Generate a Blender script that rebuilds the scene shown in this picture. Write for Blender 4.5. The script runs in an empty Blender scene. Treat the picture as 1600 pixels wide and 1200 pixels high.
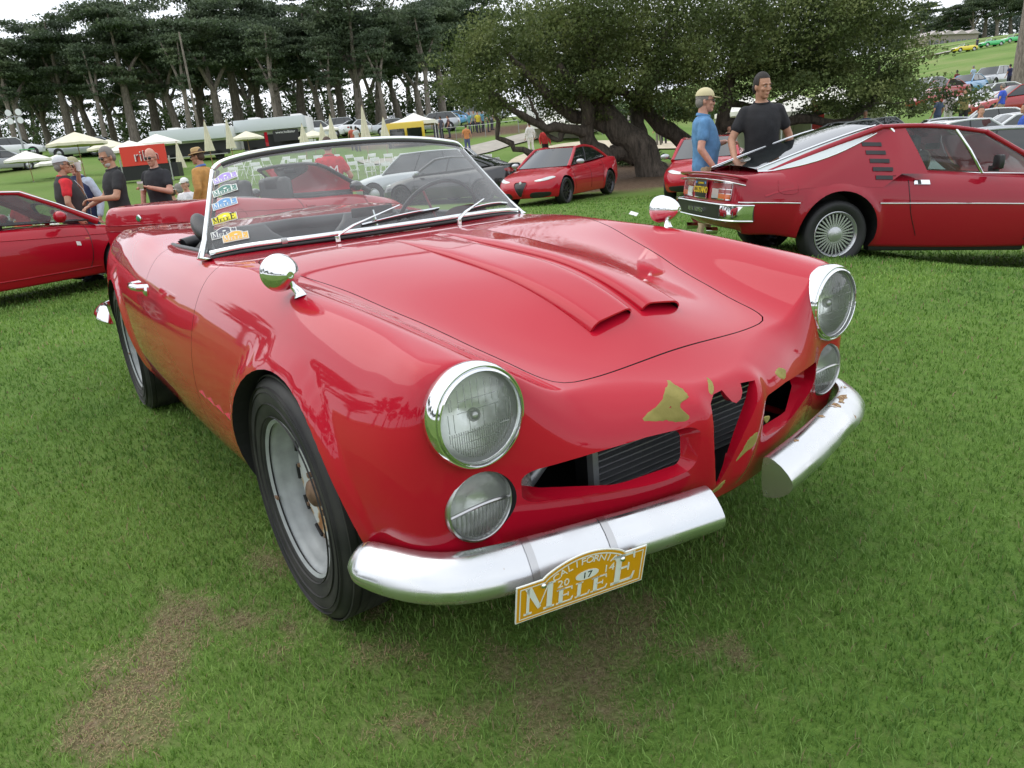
import bpy, bmesh, math, random
import numpy as np
from mathutils import Vector, Matrix
from mathutils.bvhtree import BVHTree
from mathutils.geometry import tessellate_polygon
random.seed(7); np.random.seed(7)
SC = bpy.context.scene
COL = SC.collection
PI = math.pi
R = math.radians

# ------------------------------------------------------------------ camera, sky, sun, exposure
cam_d = bpy.data.cameras.new('camera'); cam = bpy.data.objects.new('camera', cam_d); COL.objects.link(cam)
CAM = Vector((1.79747, -1.26685, 1.14982))
yaw, pitch, roll = R(145.944), R(17.469), R(-5.237)
_f = Vector((math.cos(yaw)*math.cos(pitch), math.sin(yaw)*math.cos(pitch), -math.sin(pitch)))
_r = Vector((math.sin(yaw), -math.cos(yaw), 0)); _u = _r.cross(_f)
_r2 = _r*math.cos(roll)+_u*math.sin(roll); _u2 = -_r*math.sin(roll)+_u*math.cos(roll)
cam.matrix_world = Matrix(((_r2.x, _u2.x, -_f.x, CAM.x), (_r2.y, _u2.y, -_f.y, CAM.y), (_r2.z, _u2.z, -_f.z, CAM.z), (0, 0, 0, 1)))
cam_d.sensor_width = 36; cam_d.lens = 1153.81/1600*36; cam_d.clip_start = .05; cam_d.clip_end = 4000
SC.camera = cam
world = bpy.data.worlds.new('World'); SC.world = world; world.use_nodes = True
wn = world.node_tree.nodes; wl = world.node_tree.links
bg = wn['Background']
sky = wn.new('ShaderNodeTexSky'); sky.sky_type = 'NISHITA'; sky.sun_disc = False
SUN_EL, SUN_AZ = 52, 215      # degrees; azimuth measured from +x towards +y
sky.sun_elevation = R(SUN_EL); sky.sun_rotation = R(90-SUN_AZ); sky.dust_density = 4; sky.air_density = 1.5
bg.inputs[1].default_value = .1
# overcast: a bright, nearly even cloud deck over the clear-sky model
tc = wn.new('ShaderNodeTexCoord'); sep = wn.new('ShaderNodeSeparateXYZ'); wl.new(tc.outputs['Generated'], sep.inputs[0])
nz = wn.new('ShaderNodeTexNoise'); nz.inputs['Scale'].default_value = 1.6; nz.inputs['Detail'].default_value = 4
mp = wn.new('ShaderNodeMapping'); mp.inputs['Scale'].default_value = (1, 1, 2.5); wl.new(tc.outputs['Generated'], mp.inputs[0]); wl.new(mp.outputs[0], nz.inputs[0])
cr = wn.new('ShaderNodeValToRGB'); wl.new(nz.outputs[0], cr.inputs[0])
cr.color_ramp.elements[0].position = .3; cr.color_ramp.elements[0].color = (8.2, 8.8, 9.8, 1)
cr.color_ramp.elements[1].position = .75; cr.color_ramp.elements[1].color = (12.0, 12.2, 12.5, 1)
mxw = wn.new('ShaderNodeMix'); mxw.data_type = 'RGBA'; mxw.inputs[0].default_value = .9
wl.new(sky.outputs[0], mxw.inputs[6]); wl.new(cr.outputs[0], mxw.inputs[7]); wl.new(mxw.outputs[2], bg.inputs[0])
sun_d = bpy.data.lights.new('sun', 'SUN'); sun_d.energy = .65; sun_d.angle = R(60); sun_d.color = (1, .97, .92)
sun = bpy.data.objects.new('sun', sun_d); COL.objects.link(sun)
sun.rotation_euler = Vector((math.cos(R(SUN_AZ))*math.cos(R(SUN_EL)), math.sin(R(SUN_AZ))*math.cos(R(SUN_EL)), math.sin(R(SUN_EL)))).to_track_quat('Z', 'Y').to_euler()
SC.view_settings.view_transform = 'Standard'; SC.view_settings.look = 'None'; SC.view_settings.gamma = 1
SC.view_settings.exposure = .52
SC.view_settings.use_curve_mapping = False
SC.render.engine = 'CYCLES'
SC.cycles.max_bounces = 8; SC.cycles.transparent_max_bounces = 24; SC.cycles.diffuse_bounces = 3; SC.cycles.glossy_bounces = 4
SC.cycles.use_denoising = True; SC.cycles.denoising_prefilter = 'ACCURATE'; SC.cycles.denoising_input_passes = 'RGB_ALBEDO_NORMAL'; SC.cycles.caustics_reflective = False; SC.cycles.caustics_refractive = False
SC.cycles.sample_clamp_indirect = 6

# ------------------------------------------------------------------ materials
def nt(name):
    m = bpy.data.materials.new(name); m.use_nodes = True
    return m, m.node_tree.nodes, m.node_tree.links, m.node_tree.nodes['Principled BSDF']
def mat(name, col, rough=.5, metal=0., coat=0., var=0., vs=8., bump=0., bs=60., spec=.5, col2=None, coat_r=.05, detail=5, emit=0, coat_ior=1.5):
    m, n, l, b = nt(name)
    b.inputs['Base Color'].default_value = (*col, 1); b.inputs['Roughness'].default_value = rough
    b.inputs['Metallic'].default_value = metal; b.inputs['Coat Weight'].default_value = coat
    b.inputs['Coat Roughness'].default_value = coat_r; b.inputs['Coat IOR'].default_value = coat_ior; b.inputs['Specular IOR Level'].default_value = spec
    if var or col2:
        t = n.new('ShaderNodeTexCoord'); z = n.new('ShaderNodeTexNoise'); z.inputs['Scale'].default_value = vs; z.inputs['Detail'].default_value = detail
        l.new(t.outputs['Object'], z.inputs[0])
        r = n.new('ShaderNodeValToRGB'); l.new(z.outputs[0], r.inputs[0])
        c2 = col2 or tuple(min(1, c*(1+var)) for c in col); c1 = col if col2 else tuple(c*(1-var) for c in col)
        r.color_ramp.elements[0].position = .35; r.color_ramp.elements[1].position = .65
        r.color_ramp.elements[0].color = (*c1, 1); r.color_ramp.elements[1].color = (*c2, 1)
        l.new(r.outputs[0], b.inputs['Base Color'])
    if bump:
        t = n.new('ShaderNodeTexCoord'); z = n.new('ShaderNodeTexNoise'); z.inputs['Scale'].default_value = bs; z.inputs['Detail'].default_value = 4
        l.new(t.outputs['Object'], z.inputs[0]); bp = n.new('ShaderNodeBump'); bp.inputs['Strength'].default_value = bump; bp.inputs['Distance'].default_value = .01
        l.new(z.outputs[0], bp.inputs['Height']); l.new(bp.outputs[0], b.inputs['Normal'])
    if emit:
        b.inputs['Emission Color'].default_value = (*col, 1); b.inputs['Emission Strength'].default_value = emit
    return m
def glass(name, tint=(.9, .95, .93), dust_veil=.04, rough=.02, ior=1.5):
    m, n, l, b = nt(name)
    out = n['Material Output']; n.remove(b)
    tr = n.new('ShaderNodeBsdfTransparent'); tr.inputs[0].default_value = (*tint, 1)
    gl = n.new('ShaderNodeBsdfGlossy'); gl.inputs['Roughness'].default_value = rough
    fr = n.new('ShaderNodeFresnel'); fr.inputs[0].default_value = ior
    mx = n.new('ShaderNodeMixShader'); l.new(fr.outputs[0], mx.inputs[0]); l.new(tr.outputs[0], mx.inputs[1]); l.new(gl.outputs[0], mx.inputs[2])
    df = n.new('ShaderNodeBsdfDiffuse'); df.inputs[0].default_value = (.75, .75, .75, 1)
    m2 = n.new('ShaderNodeMixShader'); l.new(mx.outputs[0], m2.inputs[1]); l.new(df.outputs[0], m2.inputs[2])
    t = n.new('ShaderNodeTexCoord'); z = n.new('ShaderNodeTexNoise'); z.inputs['Scale'].default_value = 5; l.new(t.outputs['Object'], z.inputs[0])
    mm = n.new('ShaderNodeMath'); mm.operation = 'MULTIPLY'; mm.inputs[1].default_value = dust_veil*2; l.new(z.outputs[0], mm.inputs[0]); l.new(mm.outputs[0], m2.inputs[0])  # pale diffuse layer: dust, and sky reflection painted as a veil
    l.new(m2.outputs[0], out.inputs[0])
    return m
M = {}
M['red'] = mat('red_paint', (.44, .005, .021), .5, coat=1., coat_r=.04, spec=.06, coat_ior=1.42)
M['dark_red'] = mat('deep_red_paint', (.31, .004, .017), .4, coat=1., coat_r=.03, spec=.1, coat_ior=1.42)
M['bright_red'] = mat('bright_red_paint', (.40, .004, .017), .4, coat=1., coat_r=.03, spec=.1, coat_ior=1.42)
M['black_in'] = mat('engine_black', (.008, .008, .009), .6)
M['black'] = mat('black_plastic', (.012, .012, .013), .4)
M['rubber'] = mat('black_rubber', (.013, .013, .014), .6)
M['vinyl'] = mat('black_vinyl', (.02, .02, .022), .38, bump=.15, bs=300)
M['chrome'] = mat('chrome', (.80, .81, .82), .06, 1.)
M['steel'] = mat('dull_steel', (.5, .5, .5), .3, 1.)
M['white'] = mat('white_paint', (.78, .78, .76), .4)
M['cloth_white'] = mat('white_canvas', (.80, .78, .70), .9, var=.05, vs=3)
M['cream'] = mat('cream_canvas', (.72, .68, .52), .9, var=.06, vs=3)
M['grey'] = mat('grey_paint', (.3, .31, .32), .35, coat=.6)
M['silver'] = mat('silver_paint', (.42, .44, .46), .3, .5, coat=.8)
M['carwhite'] = mat('white_car_paint', (.72, .73, .74), .3, coat=.8)
M['carblack'] = mat('black_car_paint', (.01, .01, .012), .25, coat=1.)
M['glass'] = glass('clear_glass', (.80, .87, .84), .03)
M['dglass'] = mat('dark_tinted_glass', (.01, .014, .014), .03, spec=.8, coat=.5, coat_r=.01)
M['orange'] = mat('orange_lens', (.60, .13, .03), .15, coat=.6)
M['redlens'] = mat('red_lens', (.26, .02, .02), .15, coat=.6)
M['clearlens'] = mat('clear_lens', (.6, .62, .6), .1, .3, coat=.8)
# ------------------------------------------------------------------ mesh helpers
def tag(o, label=None, cat=None, group=None, kind=None):
    if label: o['label'] = label
    if cat: o['category'] = cat
    if group: o['group'] = group
    if kind: o['kind'] = kind
    return o
def empty(name, loc=(0, 0, 0), rz=0, label=None, cat=None, group=None):
    o = bpy.data.objects.new(name, None); COL.objects.link(o); o.location = loc; o.rotation_euler = (0, 0, rz); o.empty_display_size = .1
    return tag(o, label, cat, group)
def link(name, me, parent=None):
    o = bpy.data.objects.new(name, me); COL.objects.link(o)
    if parent is not None: o.parent = parent
    return o
class MB:
    def __init__(s): s.v = []; s.f = []; s.m = []
    def add(s, vs, fs, mi=0, mx=None):
        k = len(s.v)
        s.v += [tuple(mx @ Vector(v)) for v in vs] if mx is not None else [tuple(v) for v in vs]
        s.f += [tuple(i+k for i in f) for f in fs]; s.m += [mi]*len(fs); return s
    def box(s, c, d, mi=0, mx=None, bev=0., taper=1.):
        x, y, z = (a/2 for a in d); cx, cy, cz = c
        if not bev:
            vs = [(cx+i*x*(taper if k > 0 else 1), cy+j*y*(taper if k > 0 else 1), cz+k*z) for k in (-1, 1) for j in (-1, 1) for i in (-1, 1)]
            return s.add(vs, [(0, 2, 3, 1), (4, 5, 7, 6), (0, 1, 5, 4), (1, 3, 7, 5), (3, 2, 6, 7), (2, 0, 4, 6)], mi, mx)
        bm = bmesh.new(); bmesh.ops.create_cube(bm, size=1)
        for v in bm.verts: v.co = Vector((cx+v.co.x*2*x, cy+v.co.y*2*y, cz+v.co.z*2*z))
        bmesh.ops.bevel(bm, geom=bm.edges[:], offset=bev, segments=2, affect='EDGES', profile=.5)
        bm.verts.index_update(); r = s.add([v.co for v in bm.verts], [[v.index for v in f.verts] for f in bm.faces], mi, mx); bm.free(); return r
    def loft(s, rings, mi=0, mx=None, closed=True, cap=True, loop=False):
        n = len(rings[0]); vs = [p for r_ in rings for p in r_]; fs = []
        m_ = len(rings)
        for i in range(m_ if loop else m_-1):
            i2 = (i+1) % m_
            for j in range(n if closed else n-1):
                j2 = (j+1) % n; fs.append((i*n+j, i*n+j2, i2*n+j2, i2*n+j))
        if cap and closed and not loop: fs += [tuple(reversed(range(n))), tuple((m_-1)*n+j for j in range(n))]
        return s.add(vs, fs, mi, mx)
    def tube(s, path, rad, n=8, mi=0, mx=None, closed=False, cap=True, flat=1.):
        P = [Vector(p) for p in path]; rs = rad if hasattr(rad, '__len__') else [rad]*len(P); rings = []; up = None
        for i, p in enumerate(P):
            a = P[(i-1) % len(P)] if (i or closed) else p; b = P[(i+1) % len(P)] if (i < len(P)-1 or closed) else p
            t = (b-a).normalized()
            if up is None:
                up = Vector((0, 0, 1)) if abs(t.z) < .9 else Vector((1, 0, 0))
            sd = t.cross(up).normalized(); up = sd.cross(t).normalized()
            rings.append([p+(sd*math.cos(2*PI*k/n)+up*math.sin(2*PI*k/n)*flat)*rs[i] for k in range(n)])
        return s.loft(rings, mi, mx, cap=cap, loop=closed)
    def lathe(s, prof, n=24, mi=0, mx=None, axis='z', c=(0, 0, 0), loop=False):
        rings = []
        for r_, h in prof:
            ring = []
            for k in range(n):
                a = 2*PI*k/n; u, v = r_*math.cos(a), r_*math.sin(a)
                ring.append({'z': (c[0]+u, c[1]+v, c[2]+h), 'y': (c[0]+v, c[1]+h, c[2]+u), 'x': (c[0]+h, c[1]+u, c[2]+v)}[axis])
            rings.append(ring)
        return s.loft(rings, mi, mx, loop=loop, cap=False)
    def prism(s, poly, h0, h1, axis='z', mi=0, mx=None, off=(0, 0)):
        tris = tessellate_polygon([[Vector((a, b, 0)) for a, b in poly]]); n = len(poly)
        f = {'z': lambda a, b, h: (a, b, h), 'x': lambda a, b, h: (h, a, b), 'y': lambda a, b, h: (a, h, b)}[axis]
        vs = [f(a, b, h0) for a, b in poly]+[f(a, b, h1) for a, b in poly]
        ar = sum(poly[i][0]*poly[(i+1) % n][1]-poly[(i+1) % n][0]*poly[i][1] for i in range(n))
        if (ar < 0) ^ (axis == 'y') ^ (h1 < h0): fl = True
        else: fl = False
        fs = []
        for t in tris:
            a, b, c_ = (Vector((*poly[i], 0)) for i in t); cc = (b-a).cross(c_-a).z > 0
            if ar < 0: cc = not cc
            t1 = t if not cc else t[::-1]
            if ar < 0: t1 = t1
            fs.append(tuple(t1) if not (ar < 0) else tuple(t1)); fs.append(tuple(i+n for i in reversed(t1)))
        for i in range(n): fs.append((i, (i+1) % n, n+(i+1) % n, n+i))
        return s.add(vs, fs, mi, mx)
    def ell(s, c, r3, n=12, mi=0, mx=None, fn=None):
        vs = [(c[0], c[1], c[2]-r3[2])]
        for i in range(1, n):
            ph = -PI/2+PI*i/n
            for k in range(2*n):
                a = PI*k/n; p = (c[0]+r3[0]*math.cos(ph)*math.cos(a), c[1]+r3[1]*math.cos(ph)*math.sin(a), c[2]+r3[2]*math.sin(ph)); vs.append(p)
        vs.append((c[0], c[1], c[2]+r3[2])); fs = []; m_ = 2*n
        for k in range(m_): fs.append((0, 1+(k+1) % m_, 1+k)); fs.append((len(vs)-1, 1+(n-2)*m_+k, 1+(n-2)*m_+(k+1) % m_))
        for i in range(n-2):
            for k in range(m_): fs.append((1+i*m_+k, 1+i*m_+(k+1) % m_, 1+(i+1)*m_+(k+1) % m_, 1+(i+1)*m_+k))
        if fn: vs = [fn(Vector(v)) for v in vs]
        return s.add(vs, fs, mi, mx)
    def mesh(s, name, mats, smooth=None):
        me = bpy.data.meshes.new(name); me.from_pydata(s.v, [], s.f)
        for m_ in (mats if isinstance(mats, (list, tuple)) else [mats]): me.materials.append(m_)
        if any(s.m): me.polygons.foreach_set('material_index', s.m)
        bm = bmesh.new(); bm.from_mesh(me); bmesh.ops.remove_doubles(bm, verts=bm.verts, dist=2e-6); bmesh.ops.dissolve_degenerate(bm, edges=bm.edges, dist=1e-7); bmesh.ops.recalc_face_normals(bm, faces=bm.faces); bm.to_mesh(me); bm.free()
        if smooth is not None:
            me.polygons.foreach_set('use_smooth', [True]*len(me.polygons)); me.set_sharp_from_angle(angle=R(smooth))
        me.update(); return me
    def build(s, name, mats, parent=None, smooth=35):
        return link(name, s.mesh(name, mats, smooth), parent)
def T(x=0, y=0, z=0, rx=0, ry=0, rz=0, s=1.):
    return Matrix.Translation((x, y, z)) @ Matrix.Rotation(rz, 4, 'Z') @ Matrix.Rotation(ry, 4, 'Y') @ Matrix.Rotation(rx, 4, 'X') @ Matrix.Scale(s, 4)
def copy_tree(o, parent=None):
    c = o.copy(); COL.objects.link(c); c.parent = parent
    for ch in list(o.children): copy_tree(ch, c)
    return c
def spline(pts, n, closed=False):
    """Catmull-Rom (centripetal-ish) through pts, n samples, even by arclength"""
    P = np.array(pts, float)
    if closed: P = np.vstack([P[-1:], P, P[:2]])
    else: P = np.vstack([2*P[0]-P[1], P, 2*P[-1]-P[-2]])
    out = []
    for i in range(1, len(P)-2):
        p0, p1, p2, p3 = P[i-1:i+3]
        d = [max(1e-6, np.linalg.norm(b-a))**.5 for a, b in ((p0, p1), (p1, p2), (p2, p3))]
        m1 = (p2-p1)+d[1]*((p1-p0)/d[0]-(p2-p0)/(d[0]+d[1])); m2 = (p2-p1)+d[1]*((p3-p2)/d[2]-(p3-p1)/(d[1]+d[2]))
        for t in np.linspace(0, 1, 24, endpoint=False):
            out.append((2*t**3-3*t**2+1)*p1+(t**3-2*t**2+t)*m1+(-2*t**3+3*t**2)*p2+(t**3-t**2)*m2)
    out.append(P[-2]); out = np.array(out)
    L = np.r_[0, np.cumsum(np.linalg.norm(np.diff(out[:, :3], axis=0), axis=1))]
    s_ = np.linspace(0, L[-1], n, endpoint=not closed)
    return np.stack([np.interp(s_, L, out[:, k]) for k in range(out.shape[1])], 1)
def lin(x, xs, ys): return np.interp(x, xs, ys)
def boolean(ob, cut, op='DIFFERENCE', keep=False):
    md = ob.modifiers.new('b', 'BOOLEAN'); md.operation = op; md.object = cut; md.solver = 'EXACT'
    try: md.material_mode = 'TRANSFER'
    except Exception: pass
    dg = bpy.context.evaluated_depsgraph_get(); dg.update()
    me = bpy.data.meshes.new_from_object(ob.evaluated_get(dg)); old = ob.data; ob.modifiers.clear(); ob.data = me; me.name = ob.name
    if old.users == 0: bpy.data.meshes.remove(old)
    if not keep:
        cm = cut.data; bpy.data.objects.remove(cut)
        if cm.users == 0: bpy.data.meshes.remove(cm)
def set_normals(ob, ref_bvh, ref_n, ref_f, tol=.0015, angle=38):
    """outer-skin faces take the smooth normals of the uncut skin"""
    me = ob.data; me.polygons.foreach_set('use_smooth', [True]*len(me.polygons)); me.set_sharp_from_angle(angle=R(angle)); me.update()
    N = [tuple(c.vector) for c in me.corner_normals]; cache = {}
    for p in me.polygons:
        c_, nn, fi, d = ref_bvh.find_nearest(p.center)
        if c_ is None or d > tol or nn.dot(p.normal) < .7: continue
        for li in p.loop_indices:
            vi = me.loops[li].vertex_index
            if vi not in cache:
                q, nn, fi, d = ref_bvh.find_nearest(me.vertices[vi].co)
                if d > .003: cache[vi] = None
                else:
                    ids = ref_f[fi]; w = [1/(1e-6+(q-Vector(ref_n[1][k])).length) for k in ids]; s_ = Vector((0, 0, 0))
                    # inverse-distance weights, sharpened, follow the quad's corner normals closely
                    for k, ww in zip(ids, w): s_ += Vector(ref_n[0][k])*ww
                    cache[vi] = tuple(s_.normalized())
            if cache[vi]: N[li] = cache[vi]
    me.normals_split_custom_set(N)
class RBF:
    def __init__(s, pts, mirror=True, smooth=1e-4):
        P = [p for p in pts]
        if mirror: P = P+[(x, -y, z) for x, y, z in pts if abs(y) > 1e-6]
        P = np.array(P, float); s.c = P[:, :2]; n = len(P)
        K = s.k(np.linalg.norm(s.c[:, None]-s.c[None], axis=2))+smooth*np.eye(n); Q = np.c_[np.ones(n), s.c]
        A = np.block([[K, Q], [Q.T, np.zeros((3, 3))]]); w = np.linalg.solve(A, np.r_[P[:, 2], 0, 0, 0]); s.w = w
    def k(s, r_): return np.where(r_ > 1e-9, r_*r_*np.log(np.maximum(r_, 1e-9)), 0)
    def __call__(s, x, y):
        x = np.atleast_1d(np.asarray(x, float)); y = np.atleast_1d(np.asarray(y, float)); sh = x.shape; q = np.c_[x.ravel(), y.ravel()]
        r_ = np.linalg.norm(q[:, None]-s.c[None], axis=2)
        return (s.k(r_)@s.w[:-3]+s.w[-3]+q@s.w[-2:]).reshape(sh)
def shell(outline, Htop, nS=200, rows=(14, 14, 24), bend=.35, disp=None, dens=None):
    """closed car skin. outline: (x, y, zm, rc, z0, tuck) from nose centre to tail centre (half).
    Htop(x,y): top height. Returns verts, quads."""
    if dens:
        D_ = spline(outline, 1500); w_ = np.array([dens(a) for a in D_[:, 0]]); cs = np.r_[0, np.cumsum((w_[1:]+w_[:-1])/2)]; k_ = np.interp(np.linspace(0, cs[-1], nS), cs, np.arange(1500)); 
        O = np.stack([np.interp(k_, np.arange(1500), D_[:, c]) for c in range(D_.shape[1])], 1)
    else: O = spline(outline, nS)
    O[0, 1] = 0; O[-1, 1] = 0
    ox, oy, zm, rc, z0, tk = O.T
    tx = np.gradient(ox); ty = np.gradient(oy); tx[0] = tx[-1] = 0; ln = np.hypot(tx, ty); nx, ny = ty/ln, -tx/ln   # outward
    xmax, xmin = ox.max(), ox.min()
    kf = np.clip((ox-(xmax-.8))/.8, 0, 1)**1.5*bend; kr = np.clip(((xmin+.8)-ox)/.8, 0, 1)**1.5*bend
    qx = ox-kf+kr
    out = O[:, :2]; full = np.vstack([out, out[::-1]*[1, -1]])
    seg_a = full; seg_b = np.roll(full, -1, 0)
    def dist(px, py):
        best = np.full(px.shape, 9.); 
        for a in range(0, len(out)-1):
            d = out[a+1]-out[a]; l2 = d@d+1e-12
            t = np.clip(((px-out[a, 0])*d[0]+(py-out[a, 1])*d[1])/l2, 0, 1)
            best = np.minimum(best, np.hypot(px-out[a, 0]-t*d[0], py-out[a, 1]-t*d[1]))
        return best
    G = []
    n1, n2, n3 = rows
    for j in range(3):   # floor towards the spine
        f_ = 1-(j+.0)/3
        bx, by = ox-nx*tk, oy-ny*tk
        G.append(np.stack([bx+(qx-bx)*f_, by*(1-f_), z0], 1))
    for j in range(n1):
        h = j/n1; off = tk*(1-h)**2.2
        G.append(np.stack([ox-nx*off, oy-ny*off, z0+(zm-z0)*h], 1))
    L = np.hypot(ox-qx, oy); 
    us = []
    for j in range(n2): us.append(1.0*rc*(1-math.cos(PI/2*j/n2))/L)
    for j in range(n3+1): us.append(rc/L+(1-rc/L)*(j/n3)**1.15)
    for u in us:
        px = ox+(qx-ox)*u; py = oy*(1-u); py = np.where(np.abs(py) < 1e-6, 0, py)
        d = dist(px, py); d = np.where(u <= 0, 0, d)
        H = Htop(px, py); Dp = H-zm; q = np.clip(1-d/rc, 0, 1)
        G.append(np.stack([px, py, H-Dp*(1-np.sqrt(np.clip(1-q**2, 0, 1)))], 1))
    G = np.array(G)                                   # rows, nS, 3
    if disp is not None: G = disp(G)
    nr = len(G); V = []; idx = np.zeros((2, nr, nS), int)
    for i in range(nr):
        for j in range(nS):
            if i == 0 or i == nr-1 or j == 0 or j == nS-1: G[i, j, 1] = 0
            idx[0, i, j] = len(V); V.append(tuple(G[i, j]))
            if G[i, j, 1] == 0: idx[1, i, j] = idx[0, i, j]
            else: idx[1, i, j] = len(V); V.append((G[i, j, 0], -G[i, j, 1], G[i, j, 2]))
    F = []
    for i in range(nr-1):
        for j in range(nS-1):
            a = (idx[0, i, j], idx[0, i, j+1], idx[0, i+1, j+1], idx[0, i+1, j]); F.append(a)
            b = (idx[1, i, j], idx[1, i+1, j], idx[1, i+1, j+1], idx[1, i, j+1]); F.append(b)
    F = [f for f in F if len(set(f)) == 4]
    return V, F
def skin_object(name, V, F, mats, parent):
    mb = MB(); mb.add(V, F); me = mb.mesh(name, mats, 60); return link(name, me, parent)
def ref_of(ob):
    me = ob.data; vn = [tuple(v.normal) for v in me.vertices]; vc = [tuple(v.co) for v in me.vertices]; fs = [tuple(p.vertices) for p in me.polygons]
    return BVHTree.FromPolygons(vc, fs), (vn, vc), fs
# ================================================================== the red roadster in front
hero = empty('roadster', (0, 0, 0), 0, 'worn red vintage open roadster with two bonnet scoops, yellow filler patches and no grille', 'car')
HH = RBF(smooth=7e-3, pts=[(-.95, 0, .912), (-.64, 0, .905), (-.3, 0, .890), (0, 0, .866), (.25, 0, .828), (.40, 0, .793), (.5, 0, .760), (.57, 0, .720), (.625, 0, .680), (.70, 0, .652), (.76, 0, .63), (.82, 0, .62),
  (-.64, .35, .902), (-.3, .3, .888), (0, .25, .861), (.25, .2, .824), (.5, .16, .757), (.57, .18, .715), (.625, .2, .673), (.74, .15, .633), (.80, .15, .622), (.40, .28, .760), (.5, .28, .732),
  (-.215, .565, .868), (-.03, .51, .834), (.134, .47, .788), (.30, .425, .743), (.44, .395, .708), (.50, .385, .696), (.60, .36, .682),
  (.66, .40, .670), (.72, .33, .65), (.78, .3, .635), (.62, .44, .692), (.67, .47, .692), (.60, .50, .727), (.4, .5, .765), (.2, .53, .812), (.0, .57, .848),
  (-.9, .66, .889), (-.6, .64, .882), (-.3, .64, .873), (0, .645, .857), (.2, .63, .840), (.44, .605, .807), (.56, .59, .788), (.66, .585, .771), (.75, .58, .75),
  (-.9, .80, .868), (-.6, .80, .861), (-.3, .80, .852), (0, .80, .836), (.2, .79, .818), (.4, .77, .780), (.5, .745, .756), (.60, .715, .722), (.70, .69, .69),
  (-1.3, .66, .888), (-1.3, .82, .87), (-1.65, .64, .895), (-1.65, .82, .877), (-1.95, .62, .922), (-1.95, .80, .90), (-2.3, .61, .937), (-2.3, .78, .912), (-2.8, .60, .925), (-2.8, .75, .89),
  (-3.3, .58, .875), (-3.6, .52, .80), (-3.3, .70, .84),
  (-1.3, 0, .90), (-1.95, 0, .905), (-2.4, 0, .92), (-3, 0, .885), (-3.5, 0, .79), (-3.7, 0, .73), (-2.4, .4, .92), (-3.2, .4, .86)])
HY, HZ = .583, .675
def _pf(pts, deg):
    P = np.array(pts); c = np.polyfit(P[:, 0], P[:, 1], deg); return lambda x: np.polyval(c, np.clip(x, -.95, .82))
_zc = _pf([(-.95, .912), (-.64, .905), (-.45, .899), (-.3, .890), (-.15, .879), (0, .865), (.12, .850), (.25, .828), (.4, .790), (.5, .748), (.57, .706), (.63, .668), (.70, .640), (.79, .616)], 6)
_zs = _pf([(-.95, .896), (-.75, .895), (-.6, .892), (-.4, .884), (-.215, .866), (-.03, .834), (.134, .789), (.30, .744), (.44, .710), (.50, .698), (.60, .680), (.70, .660), (.79, .636)], 5)
_ys = _pf([(-.95, .60), (-.75, .60), (-.6, .60), (-.38, .595), (-.215, .562), (-.03, .512), (.134, .468), (.30, .427), (.44, .397), (.5, .385), (.6, .365), (.8, .33)], 5)
_zk = _pf([(-.95, .889), (-.6, .884), (-.3, .875), (0, .859), (.2, .841), (.44, .808), (.56, .788), (.66, .769), (.8, .742)], 4)
_yk = _pf([(-.95, .69), (-.3, .675), (0, .655), (.2, .635), (.44, .605), (.6, .587), (.8, .578)], 3)
def front_h(x, ya):
    zc, zs, ys, zk, yk = _zc(x), _zs(x), _ys(x), _zk(x), _yk(x)
    def herm(t, a, b, ma, mb): return (2*t**3-3*t**2+1)*a+(t**3-2*t**2+t)*ma+(-2*t**3+3*t**2)*b+(t**3-t**2)*mb
    ms = ((zs-zc)/ys+(zk-zs)/(yk-ys))*.28
    h1 = herm(np.clip(ya/ys, 0, 1), zc, zs, 0, ms*ys); h2 = herm(np.clip((ya-ys)/(yk-ys), 0, 1), zs, zk, ms*(yk-ys), 0); o = np.clip(ya-yk, 0, .4); h3 = zk-.95*o*o
    return np.where(ya < ys, h1, np.where(ya < yk, h2, h3))
def Htop(x, y):
    ya = np.abs(y); wf = np.clip((x+.92)/.34, 0, 1); wf = wf*wf*(3-2*wf); h = HH(x, ya)*(1-wf)+front_h(x, ya)*wf
    tube_ = HZ+np.sqrt(np.clip(.100**2-(ya-HY)**2, 0, None)); w = np.clip((x-.40)/.24, 0, 1); w = w*w*(3-2*w)
    tube_ = np.where(np.abs(ya-HY) < .100, tube_, HZ-2*(np.abs(ya-HY)-.100))
    k = .016; mx_ = np.maximum(h, tube_)+k*np.log1p(np.exp(-np.abs(h-tube_)/k))*.3
    return h*(1-w)+w*mx_
# x, y, zm, rc, z0, tuck
HO = [(.792, 0, .535, .05, .315, .055), (.790, .08, .535, .055, .315, .055), (.780, .17, .525, .08, .315, .055), (.756, .27, .515, .10, .315, .05), (.722, .37, .515, .10, .315, .045), (.690, .46, .545, .065, .315, .04),
      (.660, .54, .60, .032, .315, .035), (.651, .60, .62, .026, .315, .035), (.645, .655, .62, .03, .32, .035), (.622, .698, .60, .055, .32, .04), (.565, .733, .57, .10, .31, .04), (.45, .762, .54, .15, .29, .05),
      (.25, .785, .52, .175, .26, .06), (0, .798, .52, .18, .24, .07), (-.4, .808, .52, .18, .225, .085), (-1, .815, .53, .175, .215, .09), (-1.6, .81, .54, .17, .215, .09), (-2.1, .795, .55, .17, .225, .075),
      (-2.6, .775, .55, .16, .26, .06), (-3.1, .735, .54, .14, .30, .05), (-3.42, .655, .52, .12, .33, .05), (-3.58, .5, .50, .10, .34, .05), (-3.64, .25, .50, .08, .34, .05), (-3.65, 0, .50, .08, .34, .05)]
AR = ((.055, .325, .372), (-2.49, .33, .372))
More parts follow.
